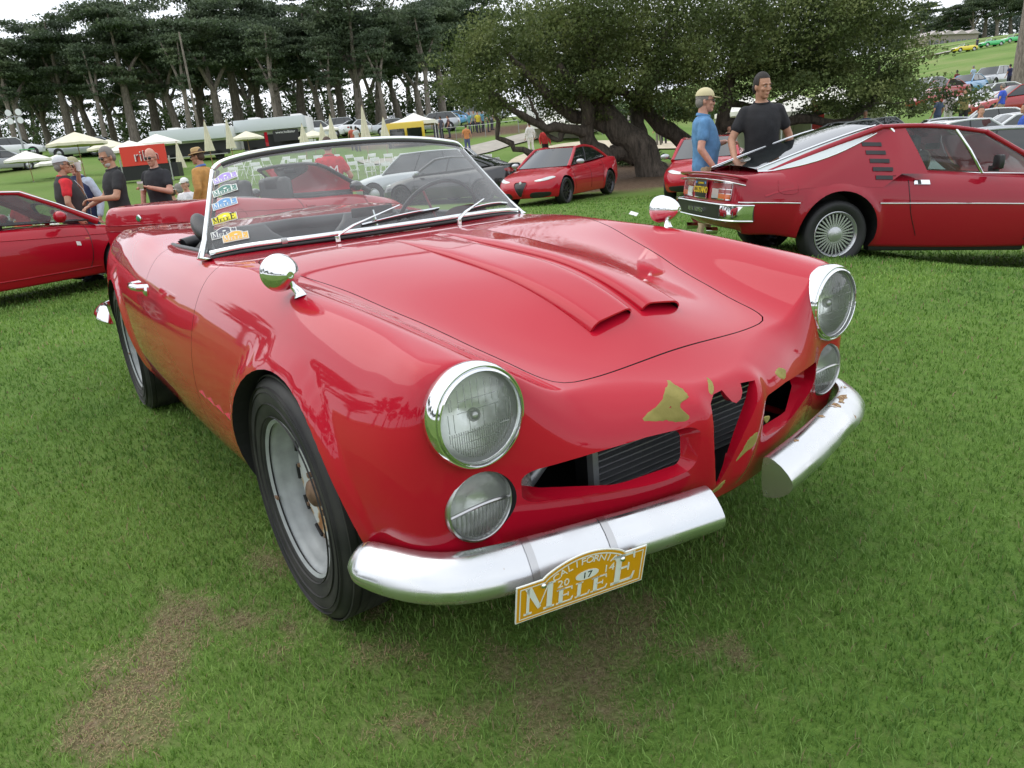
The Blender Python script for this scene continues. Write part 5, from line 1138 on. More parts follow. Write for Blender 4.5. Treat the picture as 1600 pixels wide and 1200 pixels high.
def tent(a, d, w, zt, eave, label, m_='cloth_white', sides=False, rz=0.):
    x, y, z = at(a, d); t = empty('tent', (x, y, z), R(HEAD-90)+rz, label, 'tent'); h = zt-z; e = eave-z; mb = MB(); r_ = w/2
    sub = 8; rings = []
    for k in range(sub+1):
        q = k/sub; c = (1-q)**1.35; rr_ = r_*q
        rings.append([(sx*rr_*(1-.0), sy*rr_, e+(h-e)*c) for sx, sy in ((1, 1), (0, 1.0), (-1, 1), (-1, 0), (-1, -1), (0, -1), (1, -1), (1, 0))])
    rings.append([(p[0], p[1], p[2]-.25) for p in rings[-1]]); mb.loft(rings, cap=False); mb.build('canopy', M[m_], t, 25)
    for sx in (-1, 1):
        for sy in (-1, 1): mb = MB(); mb.box((sx*(r_-.05), sy*(r_-.05), e/2-.2), (.06, .06, e+.4)); mb.build('tent_pole', M['steel'], t, None)
    if sides:
        mb = MB(); mb.box((0, r_-.1, e/2), (w-.1, .02, e)); mb.build('side_wall', M[m_], t, None)
        mb = MB(); mb.box((r_-.1, 0, e/2), (.02, w-.1, e)); mb.build('side_wall', M[m_], t, None)
    return t
tent(151.26, 59, 3.3, 1.15+(249.6-178)*59/1268, 1.15+(249.6-192)*59/1268, 'peaked white tent over the yellow van')
tent(141.07, 52, 3.6, 3.8, 2.6, 'white tent seen through the low oak limbs left of the trunk', sides=True)
tent(139.30, 58, 3.0, 3.9, 2.9, 'smaller white tent seen through the oak limbs', sides=True)
x, y, z = at(140.45, 66); o = MB().box((0, 0, 1.6), (6, 2.4, 2.8), bev=.06).build('box_trailer', M['white'], None, 30); o.location = (x, y, z); o.rotation_euler = (0, 0, R(HEAD-90)); tag(o, 'pale box trailer behind the oak limbs', 'trailer')
tent(124.85, 38, 3.6, 2.75, 1.75, 'white marquee with grey walls behind the man in the black T-shirt', sides=True, rz=.3)
tent(122.09, 42, 4.0, 3.0, 1.9, 'white marquee behind the right-hand oak limbs', sides=True)
tent(127.65, 48, 3.0, 3.2, 2.2, 'far white marquee between the two standing men', sides=True)
x, y, z = at(122.95, 33); t = empty('banner', (x, y, z), R(HEAD-90), 'red and white upright banner under the oak', 'banner'); mb = MB(); mb.box((0, 0, 1.3), (.5, .02, 1.9)); mb.build('cloth', M['signred'], t, None); mb = MB(); mb.box((-.27, 0, 1.2), (.03, .03, 2.4)); mb.build('pole', M['steel'], t, None)
# light mast
a = 176.48; x, y, z = at(a, 66); t = empty('light_mast', (x, y, z), R(HEAD-90), 'thin light mast with four round lamps at the left edge', 'lamp post'); hm = 1.15+(306-184)*66/1268-z
mb = MB(); mb.lathe([(0, -.4), (.10, -.4), (.06, hm), (0, hm)], 8); mb.build('pole', M['grey'], t, 40); mb = MB(); mb.box((0, 0, hm-.1), (1.0, .08, .08)); mb.build('crossbar', M['grey'], t, None)
for sx in (-1, 1):
    for sz in (-1, 1): mb = MB(); mb.lathe([(0, 0), (.26, .0), (.22, .14), (.1, .2), (0, .2)], 14, axis='y', c=(sx*.42, -.1, hm-.1+sz*.32)); mb.build('lamp', M['carwhite'], t, 40)
a = 166.04; x, y, z = at(a, 70); o = MB().lathe([(0, -.4), (.13, -.4), (.07, 9.5), (0, 9.5)], 8).build('utility_pole', M['bark'], None, 40); o.location = (x, y, z); tag(o, 'bare pale pole standing in front of the cypresses', 'pole')
# club house on the ridge
x, y, z = at(115.96, 245); t = empty('clubhouse', (x, y, z-1.5), R(HEAD-90+22), 'long low pale clubhouse with a row of gabled roofs on the ridge', 'building')
mb = MB(); mb.box((0, 0, 2.2), (22, 8, 4.4)); mb.build('wall', mat('clubhouse_wall', (.30, .26, .22), .8), t, None)
for k in range(4):
    mb = MB(); X = -8.2+k*5.5; mb.prism([(X-2.9, 4.4), (X+2.9, 4.4), (X, 5.6)], -4.6, 4.6, 'y'); mb.build('roof', mat('pale_roof', (.45, .40, .38), .8), t, None)
for k in range(9): mb = MB(); mb.box((-9.6+k*2.4, -4.03, 2.2), (1.5, .1, 1.6)); mb.build('window', M['dglass'], t, None)
# scrap of paper on the lawn
x, y, z = at(135.65, 14.5); o = MB().box((0, 0, .03), (.16, .10, .01), mx=T(0, 0, .02, .5, .3, .4)).build('paper_scrap', M['white'], None, None); o.location = (x, y, z); tag(o, 'crumpled white scrap of paper lying on the lawn', 'litter')
# ================================================================== the other cars
def wheel(parent, x, y, r_, rr, w, m_, spokes=10, z=None, style='spoke', steer=0., detail=True):
    s = 1 if y > 0 else -1; t = empty('wheel', (x, y, r_ if z is None else z), steer); t.parent = parent
    n = 40 if detail else 20
    mb = MB(); mb.lathe([(q, s*(-h)) for q, h in tyre_prof(r_, rr, w)], n, axis='y'); mb.build('tyre', M['rubber'], t, 50)
    mb = MB(); e = s*w*.5; mb.lathe([(rr+.002, -e), (rr-.03, 0), (rr-.03, e*.3), (rr-.012, e*.86), (rr, e*.97), (rr+.006, e*.93)], n, axis='y'); mb.lathe([(rr*.9, e*.05), (0, e*.05)], n, axis='y', mi=1); mb.build('rim', [m_, M['black']], t, 50)
    if detail and spokes:
        mb = MB(); k0 = .30 if style == 'fan' else .12
        for k in range(spokes):
            a = 2*PI*k/spokes; wd = .42*2*PI/spokes*rr
            mb.box((0, e*.62, (rr-.02)*(k0+1)/2), (wd*.8 if style == 'fan' else wd*.55, .02, (rr-.02)*(1-k0)), mx=Matrix.Rotation(a, 4, 'Y'))
        sp = mb.build('spokes', m_, t, None)
        mb = MB(); mb.lathe([(rr*k0*1.15, e*.5), (rr*k0*1.1, e*.80), (rr*.12, e*.92), (0, e*.92)], 24, axis='y'); mb.build('hub', m_, t, 40)
    else:
        mb = MB(); mb.lathe([(rr*.92, e*.5), (rr*.5, e*.7), (0, e*.75)], n, axis='y'); mb.build('hub', m_, t, 40)
    return t
class Car:
    def __init__(s, name, label, cat, group, spec, paint, detail=True, mats=None):
        """spec: outline (half, from nose to tail), prof (x, z_centre, z_edge), arches [(x, z, r)], wheel r/rr/w, track"""
        s.t = empty(name, (0, 0, 0), 0, label, cat, group); s.sp = spec; pr_ = spec['prof']
        P = []
        for x, zc, ze in pr_:
            hw = spec['hw']; P += [(x, 0, zc), (x, hw*.5, zc*.75+ze*.25), (x, hw*.85, ze), (x, hw*1.1, ze-.03)]
        s.H = RBF(P, smooth=1e-3)
        def disp(G):
            x, y, z = G[..., 0], G[..., 1].copy(), G[..., 2]
            side = np.clip((y-spec['hw']*.7)/.1, 0, 1)*np.clip((z-.2)/.08, 0, 1)
            for ax, az, ar in spec['arches']:
                rr_ = np.hypot(x-ax, z-az)-ar; q = np.clip((rr_-.02)/.05, 0, 1); y = y+side*spec.get('flare', .015)*(1-q*q*(3-2*q))*np.where(rr_ < -.25, 0, 1)
            if 'disp' in spec: x, y, z = spec['disp'](x, y, z)
            return np.stack([x, y, z], -1)
        Hf = lambda x, y: s.H(x, np.abs(y))
        V, F = shell(spec['outline'], Hf, 170 if detail else 70, (14, 9, 16) if detail else (6, 5, 7), spec.get('bend', .3), disp)
        s.body = skin_object('body', V, F, [paint, M['black_in'], M['black']], s.t); s.ref = ref_of(s.body); s.bvh = s.ref[0]
        bpy.context.view_layer.update()
        for ax, az, ar in spec['arches']:
            for q in (-1, 1):
                mb = MB(); mb.lathe([(0, 0), (ar, 0), (ar, q*.6), (0, q*.6)], 40 if detail else 20, axis='y', c=(ax, q*(spec['hw']-.32), az)); boolean(s.body, cutter(mb))
        s.paint = paint
    def cut(s, mb, mi=1): boolean(s.body, cutter(mb, mi))
    def finish(s): set_normals(s.body, *s.ref, tol=.002); return s.t
    def side(s, x, z, q, off=.002):
        h_ = s.bvh.ray_cast(Vector((x, q*3, z)), Vector((0, -q, 0))); return None if h_[0] is None else h_[0]+h_[1]*off
    def front(s, y, z, q=1, off=.003):
        h_ = s.bvh.ray_cast(Vector((q*5, y, z)), Vector((-q, 0, 0))); return None if h_[0] is None else h_[0]+h_[1]*off
    def top(s, x, y, off=.002):
        h_ = s.bvh.ray_cast(Vector((x, y, 3)), Vector((0, 0, -1))); return None if h_[0] is None else h_[0]+h_[1]*off
    def line(s, name, pts, q, w, m_, kind='side', par=None):
        """thin strip following the skin"""
        f = {'side': lambda a, b: s.side(a, b, q), 'front': lambda a, b: s.front(a, b, q), 'top': lambda a, b: s.top(a, b)}[kind]
        P = [p for p in (f(a, b) for a, b in spline(pts, 26)) if p is not None]
        if len(P) < 3: return None
        mb = MB(); mb.tube(P, w, 6); return mb.build(name, m_, par or s.t, 60)
    def patch(s, name, poly, q, m_, kind='side', thick=.006, par=None, n=6, smooth_poly=True):
        f = {'side': lambda a, b, o: s.side(a, b, q, o), 'front': lambda a, b, o: s.front(a, b, q, o), 'top': lambda a, b, o: s.top(a, b, o)}[kind]
        P_ = spline(poly, 40, closed=True) if smooth_poly else np.array(sum([[tuple(np.array(poly[i])*(1-t)+np.array(poly[(i+1) % len(poly)])*t) for t in np.linspace(0, 1, 8, endpoint=False)] for i in range(len(poly))], []))
        c = np.array(P_).mean(0); rings = []
        for t, o in ((1, -.004), (1, thick*.6), (.94, thick), (.7, thick), (.4, thick), (.05, thick)):
            r_ = [f(*(c+(p-c)*t), o) for p in P_]
            if any(v is None for v in r_): continue
            rings.append(r_)
        if len(rings) < 2: return None
        mb = MB(); mb.loft(rings, cap=False); return mb.build(name, m_, par or s.t, 40)
    def cabin(s, A, B, C, D, wA, wB, wC, wD, mid=(.5,), pillar=.03, bow=.06, glass_m=None, roof_m=None, rear_glass=True, trim=None, roof_bulge=.03, interior=True, quarter=None):
        """A windscreen base, B windscreen top, C roof rear, D rear glass base: (x, z) with half widths"""
        g = glass_m or M['dglass']; rm = roof_m or s.paint; t = s.t
        def p(P, w, v): return Vector((P[0]+0*v, w*v, P[1]))
        def bowed(P, w, v, b, up=0.): return Vector((P[0]+b*(1-v*v), w*v, P[1]+up*(1-v*v)))
        N = 10; vs = np.linspace(-1, 1, N+1)
        def sheet(name, P0, w0, b0, u0, P1, w1, b1, u1, m_, bul=.0, inset=0.):
            rings = []
            for i in range(7):
                f_ = i/6; rings.append([bowed(P0, w0-inset, v, b0, u0)*(1-f_)+bowed(P1, w1-inset, v, b1, u1)*f_+Vector((0, 0, bul*math.sin(PI*f_))) for v in vs])
            mb = MB(); mb.loft(rings, closed=False, cap=False); return mb.build(name, m_, t, 60)
        sheet('windscreen', A, wA, bow*1.3, 0, B, wB, bow, .02, g, 0, .0)
        rf = MB(); rings = []
        for i in range(9):
            f_ = i/8; w = wB+(wC-wB)*f_; x = B[0]+(C[0]-B[0])*f_; z = B[1]+(C[1]-B[1])*f_+roof_bulge*math.sin(PI*f_)
            b = bow*(1-f_)-bow*.6*f_; rings.append([Vector((x+b*(1-v*v), w*v, z+.02*(1-v*v))) for v in vs])
        under = [[q_-Vector((0, 0, .03)) for q_ in r_] for r_ in rings]
        rf.loft(rings, closed=False, cap=False); rf.loft(under, closed=False, cap=False); rf.build('roof', rm, t, 60)
        if rear_glass: sheet('rear_window', D, wD, -bow, 0, C, wC, -bow*.6, .02, g)
        for q in (-1, 1):
            pts = [Vector((A[0], q*wA, A[1])), Vector((B[0], q*wB, B[1])), Vector((C[0], q*wC, C[1])), Vector((D[0], q*wD, D[1]))]
            bb = roof_bulge; top_ = lambda f_: pts[1].lerp(pts[2], f_)+Vector((0, 0, bb*math.sin(PI*f_))); bot_ = lambda f_: pts[0].lerp(pts[3], f_)
            cuts = [(0, 0)]+[m_ if isinstance(m_, tuple) else (m_, m_) for m_ in mid]+[(1, 1)]
            for i in range(len(cuts)-1):
                rings = []
                for a in np.linspace(0, 1, 7): ab, at2 = cuts[i][0]*(1-a)+cuts[i+1][0]*a, cuts[i][1]*(1-a)+cuts[i+1][1]*a; rings.append([bot_(ab).lerp(top_(at2), h)+Vector((0, q*.02*math.sin(PI*h), 0)) for h in np.linspace(0, 1, 5)])
                mb = MB(); mb.loft(rings, closed=False, cap=False); gm_ = g
                if quarter is not None and i == len(cuts)-2: gm_ = quarter
                mb.build('side_window' if gm_ is g else 'quarter_panel', gm_, t, 60)
            for nm, a, b in (('windscreen_pillar', pts[0], pts[1]), ('rear_pillar', pts[3], pts[2])):
                mb = MB(); mb.tube([a-Vector((0, 0, .03)), a.lerp(b, .5)+Vector((0, q*.012, 0)), b], [pillar*1.2, pillar, pillar], 8); mb.build(nm, rm, t, 60)
            for a, a2 in cuts[1:-1]:
                mb = MB(); mb.tube([bot_(a), bot_(a).lerp(top_(a2), .5)+Vector((0, q*.024, 0)), top_(a2)], pillar*.5, 6); mb.build('door_pillar', trim or M['black'], t, 60)
            mb = MB(); mb.tube([top_(f_) for f_ in np.linspace(0, 1, 9)], pillar*.8, 8); mb.build('roof_rail', rm, t, 60)
            mb = MB(); mb.tube([bot_(f_) for f_ in np.linspace(0, 1, 9)], pillar*.35, 6); mb.build('belt_trim', trim or M['black'], t, 60)
        if interior:
            xm = (A[0]+D[0])/2
            for q in (-1, 1):
                mb = MB(); mb.box((xm+.15, q*wA*.5, A[1]-.05), (.14, .46, .5), bev=.05); mb.box((xm+.13, q*wA*.5, A[1]+.26), (.10, .26, .16), bev=.04); mb.build('seat', M['vinyl'], t, 40)
def simple_outline(xf, xr, hw, zm=.55, rc=.16, z0=.22, tk=.06, nose=.5, tail=.5, rcf=.10, rcr=.09, zmf=None, fr=.86, rr=.9):
    zf = zmf or zm
    return [(xf, 0, zf, rcf, z0+.04, tk), (xf-.02, hw*.35, zf, rcf, z0+.04, tk), (xf-.09, hw*.62, zf, rcf, z0+.04, tk), (xf-.24*nose*2, hw*.84, zf, rcf*1.1, z0+.04, tk), (xf-.5*nose*2, hw*.955, zm, (rc+rcf)/2, z0+.02, tk), (xf-.95, hw*.99, zm, rc, z0, tk), ((xf+xr)/2, hw, zm, rc, z0, tk),
            (xr+.9, hw*.99, zm, rc, z0, tk), (xr+.42*tail*2, hw*.96, zm, (rc+rcr)/2, z0+.04, tk), (xr+.16*tail*2, hw*.88, zm, rcr, z0+.08, tk), (xr+.05, hw*.66, zm, rcr, z0+.1, tk), (xr+.01, hw*.33, zm, rcr, z0+.1, tk), (xr, 0, zm, rcr, z0+.1, tk)]
M['alloy'] = mat('alloy', (.50, .51, .52), .3, .8); M['darkalloy'] = mat('dark_alloy', (.06, .06, .065), .3, .7)
M['bg_glass'] = glass('side_glass', (.55, .62, .60), .05, .02)
# ---- dark red fastback coupe at the right
c = Car('fastback_coupe', 'dark red fastback coupe seen from behind, with six slats behind the door and fan-spoked wheels', 'car', None,
    dict(outline=[(2.03, 0, .50, .09, .24, .05), (2.01, .35, .50, .09, .24, .05), (1.93, .62, .50, .09, .24, .05), (1.75, .76, .51, .12, .23, .06), (1.3, .82, .53, .15, .21, .07), (.5, .836, .56, .17, .19, .07), (-.4, .836, .58, .20, .19, .07), (-1.2, .84, .60, .22, .22, .07), (-1.75, .825, .60, .19, .30, .10), (-2.02, .79, .58, .12, .30, .12), (-2.12, .745, .56, .045, .32, .13), (-2.165, .60, .56, .035, .33, .13), (-2.19, .3, .56, .035, .33, .13), (-2.195, 0, .56, .035, .33, .13)],
         hw=.83, prof=[(2.2, .52, .50), (1.9, .64, .62), (1.5, .72, .72), (1.0, .84, .83), (.6, .88, .86), (.1, .90, .875), (-.4, .92, .895), (-.9, .93, .91), (-1.4, .92, .90), (-1.9, .86, .845), (-2.3, .835, .815)], arches=[(1.175, .33, .36), (-1.175, .33, .375)], flare=.03), M['dark_red'])
c.cabin((1.02, .87), (.30, 1.24), (-.75, 1.27), (-1.85, .865), .70, .60, .60, .60, mid=((.258, .305), (.45, .93)), pillar=.028, bow=.10, glass_m=M['bg_glass'], trim=M['chrome'], quarter=M['dark_red'], rear_glass=False)
ct = c.t
# rear hatch glass with bright surround, wrapping round the sides
mb = MB(); rings = []
for f_ in np.linspace(0, 1, 12):
    x = -.80-1.10*f_; z = 1.268-.395*f_**1.12; w = .575-.01*f_; rings.append([(x-.05*(1-v*v)*(1-f_), w*v, z+.012+.03*(1-v*v)) for v in np.linspace(-1, 1, 13)])
mb.loft(rings, closed=False, cap=False); hg = mb.build('hatch_glass', M['dglass'], ct, 60)
for q in (-1, 1):
    mb = MB(); mb.tube([(r_[0 if q < 0 else -1][0], q*.578, r_[0 if q < 0 else -1][2]+.004) for r_ in rings], .009, 6); mb.build('hatch_trim', M['chrome'], ct, 60)
    # wrap-round side glass, tapering forward; its pale colour paints the sky reflection
    q_ = []
    lo, hi = [], []
    for f_ in np.linspace(0, 1, 14):
        x = -.78-1.12*f_; hgt = math.sin(PI*min(1, .14+.86*f_)*.5)**.6; zt = 1.268-.395*f_**1.12+.008; lo_z = zt-.015-.10*math.sin(PI*min(1, f_*.9+.1))**.8; hi.append((x, q*.583, zt)); lo.append((x, q*(.600+.10*math.sin(PI*f_)), lo_z))
    mb = MB(); mb.loft([hi, lo], closed=False, cap=False); mb.build('rear_quarter_glass', mat('painted_sheen_glass', (.55, .60, .60), .08, spec=.8, coat=1.), ct, 60)
    mb = MB(); mb.tube(lo, .008, 6); mb.build('quarter_glass_trim', M['chrome'], ct, 60)
    # painted flank between the glass and the wing: the buttress
    rings2 = []
    for i, (a, b) in enumerate(zip(lo, lo[:])):
        x = a[0]; base = c.top(max(x, -2.0), q*.80); rings2.append([Vector(a)-Vector((0, 0, .004)), Vector(a).lerp(Vector((x, q*.80, base.z-.02)), .5)+Vector((0, q*.022, .01)), Vector((x, q*.815, base.z-.03))])
    fwd = [[Vector((-.52-.08*k, q*(.612-.006*k), 1.262)), Vector((-.44-.11*k, q*.728, 1.06)), Vector((-.36-.13*k, q*.822, .86))] for k in range(3)]
    mb = MB(); mb.loft(fwd+rings2, closed=False, cap=False); flk = mb.build('rear_flank', M['dark_red'], ct, 70)
    fl_ = flk.data; fl_b = BVHTree.FromPolygons([tuple(v.co) for v in fl_.vertices], [tuple(p.vertices) for p in fl_.polygons])
    for k in range(6):   # flush dark slats behind the door, following the flank
        z = 1.188-.073*k; x0 = -.98+.026*k; x1 = -.79+.024*k; rows_ = []
        for dz_, o_ in ((.019, -.004), (.019, .006), (-.016, .006), (-.016, -.004)):
            r_ = []
            for xx in np.linspace(x0, x1, 7):
                best = None
                for bv in (fl_b, c.bvh):
                    h_ = bv.ray_cast(Vector((xx, q*3, z+dz_)), Vector((0, -q, 0)))
                    if h_[0] is not None and (best is None or h_[0].y*q > best.y*q): best = h_[0]
                if best is not None: r_.append(best+Vector((0, q*o_, 0)))
            rows_.append(r_)
        if min(len(r_) for r_ in rows_) == 7:
            mb = MB(); mb.loft(rows_, closed=False, cap=False); mb.build('side_slat', M['black'], ct, 40)
    mb = MB(); mb.box((.0, q*.70, .21), (1.60, .10, .12), bev=.02); mb.build('black_sill', M['black'], ct, 40)
    for xs in ((-2.12, -1.57), (-.80, 1.0), (1.57, 1.9)): c.line('side_trim', [(xs[0], .595), ((xs[0]+xs[1])/2, .597), (xs[1], .595)], q, .006, M['chrome'])
    c.line('door_gap', [(-.52, .80), (-.52, .70), (-.48, .5), (-.38, .30)], q, .0035, M['black']); c.line('door_gap', [(.78, .80), (.80, .6), (.80, .4), (.74, .26)], q, .0035, M['black'])
    c.line('fuel_flap_gap', [(-1.77, .79), (-1.77, .69), (-1.60, .69), (-1.60, .79)], q, .0025, M['dark_red'])
    c.patch('door_handle', [(-.47, .76), (-.31, .76), (-.31, .80), (-.47, .80)], q, M['chrome'], smooth_poly=False, thick=.012)
    c.patch('handle_recess', [(-.435, .763), (-.405, .763), (-.405, .797), (-.435, .797)], q, M['black'], smooth_poly=False, thick=.016)
    mb = MB(); mb.box((.30, q*.84, .97), (.06, .10, .13), bev=.02); mr = mb.build('door_mirror', M['black'], ct, 40); mb = MB(); mb.box((.31, q*.78, .91), (.04, .10, .05)); mb.build('mirror_stalk', M['black'], mr, 40)
# tail panel: recessed lamps, plate, wrap bumper
mb = MB(); lip = [(-2.06, -.77, .80), (-2.175, -.70, .825), (-2.215, -.35, .84), (-2.225, 0, .845), (-2.215, .35, .84), (-2.175, .70, .825), (-2.06, .77, .80)]
mb.tube(spline(lip, 30).tolist(), .022, 10, flat=.6); mb.build('tail_spoiler', M['dark_red'], ct, 60)
mb = MB(); mb.tube(spline([(p[0]-.012, p[1]*.985, p[2]-.055) for p in lip], 30).tolist(), .006, 6); mb.build('tail_trim', M['chrome'], ct, 60)
for q in (-1, 1):
    lm = empty('tail_lamp', (0, 0, 0)); lm.parent = ct
    def fr(y, z, o=.004): return c.front(y, z, -1, o)
    def rect(name, y0, y1, z0, z1, m_, par, o=.006, th=.012):
        g_ = [[fr(q*(y0+(y1-y0)*a), z0+(z1-z0)*b, o) for a in np.linspace(0, 1, 7)] for b in (0, .5, 1)]
        back_ = [[fr(q*(y0+(y1-y0)*a), z0+(z1-z0)*b, -.004) for a in np.linspace(0, 1, 7)] for b in (0, 1)]
        mb = MB(); mb.loft([back_[0]]+g_+[back_[1]], closed=False, cap=False); mb.loft([[r_[0] for r_ in g_], [r_[0] for r_ in (back_[0], back_[0], back_[1])]], closed=False, cap=False); mb.loft([[r_[-1] for r_ in g_], [r_[-1] for r_ in (back_[0], back_[0], back_[1])]], closed=False, cap=False); return mb.build(name, m_, par, 30)
    rect('lamp_surround', .265, .655, .605, .765, M['chrome'], lm, .008)
    rect('red_lens', .277, .643, .705, .757, M['redlens'], lm, .014); rect('orange_lens', .43, .643, .615, .660, M['orange'], lm, .014); rect('lower_red_lens', .43, .643, .664, .700, M['redlens'], lm, .014); rect('reversing_lens', .277, .425, .615, .700, M['clearlens'], lm, .014)
    mb = MB(); mb.lathe([(0, 0), (.035, 0), (.035, -.12), (0, -.12)], 12, axis='x', c=(-2.12, q*.28, .30)); mb.build('tail_pipe', M['chrome'], ct, 40)
x_pl = fr(0, .69).x
for q in (0,):
    mb = MB(); mb.box((x_pl-.012, 0, .690), (.014, .31, .165), bev=.004); pl_ = mb.build('number_plate', M['black'], ct, 30)
    M['plate_yellow'] = mat('plate_yellow', (.80, .55, .03), .4)
    v, f = font_mesh('COSTANO', .088, .002, spacing=.86); mb = MB(); mb.add(v, f, 0, T(x_pl-.021, 0, .653, R(90), 0, R(-90))); mb.build('plate_lettering', M['plate_yellow'], pl_, None)
    v, f = font_mesh('CALIFORNIA', .026, .002); mb = MB(); mb.add(v, f, 0, T(x_pl-.021, 0, .737, R(90), 0, R(-90))); mb.build('plate_state', M['plate_yellow'], pl_, None)
    mb = MB(); fr_ = [(x_pl-.016, y, z) for y, z in ((-.16, .605), (.16, .605), (.16, .775), (-.16, .775))]; mb.tube(fr_, .006, 4, closed=True); mb.build('plate_frame', M['chrome'], pl_, None)
    for y_, m_ in ((-.125, 'white'), (.125, 'white')): mb = MB(); mb.box((x_pl-.021, y_, .751), (.003, .035, .02)); mb.build('plate_sticker', mat('tag_blue', (.1, .25, .5), .5), pl_, None)
# bumper: deep black channel with chrome rims and corners
P_ = spline([(-1.98, -.80, .56), (-2.13, -.785, .56), (-2.205, -.70, .56), (-2.235, -.35, .56), (-2.245, 0, .56), (-2.235, .35, .56), (-2.205, .70, .56), (-2.13, .785, .56), (-1.98, .80, .56)], 44)
mb = MB(); mb.loft([[(x, y, .56) for x, y, z in P_], [(x-.012, y*1.0, .555) for x, y, z in P_], [(x-.004, y, .445) for x, y, z in P_], [(x+.01, y, .435) for x, y, z in P_]], closed=False, cap=False); bm_ = mb.build('rear_bumper', M['black'], ct, 30)
for z_, w_ in ((.568, .014), (.428, .014)): mb = MB(); mb.tube([(x-.012, y, z_) for x, y, z in P_], w_, 8, flat=.7); mb.build('bumper_rim', M['chrome'], bm_, 60)
for q in (-1, 1):
    mb = MB(); Q = [p for p in P_ if p[1]*q > .60]; mb.loft([[(x-.014, y+q*.004, .572) for x, y, z in Q], [(x-.022, y+q*.006, .50) for x, y, z in Q], [(x-.014, y+q*.004, .425) for x, y, z in Q]], closed=False, cap=False); mb.build('bumper_corner', M['chrome'], bm_, 60)
for w_, y_ in (('ALFA', .115), ('ROMEO', -.115)): v, f = font_mesh(w_, .058, .003, spacing=1.15); mb = MB(); mb.add(v, f, 0, T(-2.262, y_, .475, R(90), 0, R(-90))); mb.build('bumper_lettering', M['chrome'], bm_, None)
for q in (-1, 1):
    for ax in (1.175, -1.175): wheel(ct, ax, q*.715, .31, .205, .20, M['alloy'], 30, style='fan')
    st = MB(); st.tube([(.30+.18*math.cos(a)*.35, .36+.18*math.sin(a), .90+.18*math.cos(a)) for a in np.linspace(0, 2*PI, 20, endpoint=False)], .013, 6, closed=True)
st.build('steering_wheel', M['wood'], ct, 60)
mb = MB(); mb.box((.2, 0, 1.12), (.03, .2, .06), bev=.01); mb.build('interior_mirror', M['black'], ct, 40)
c.finish(); ct.location = (-2.305, 6.575, -.276); ct.rotation_euler = (0, R(5.5), R(60.6))

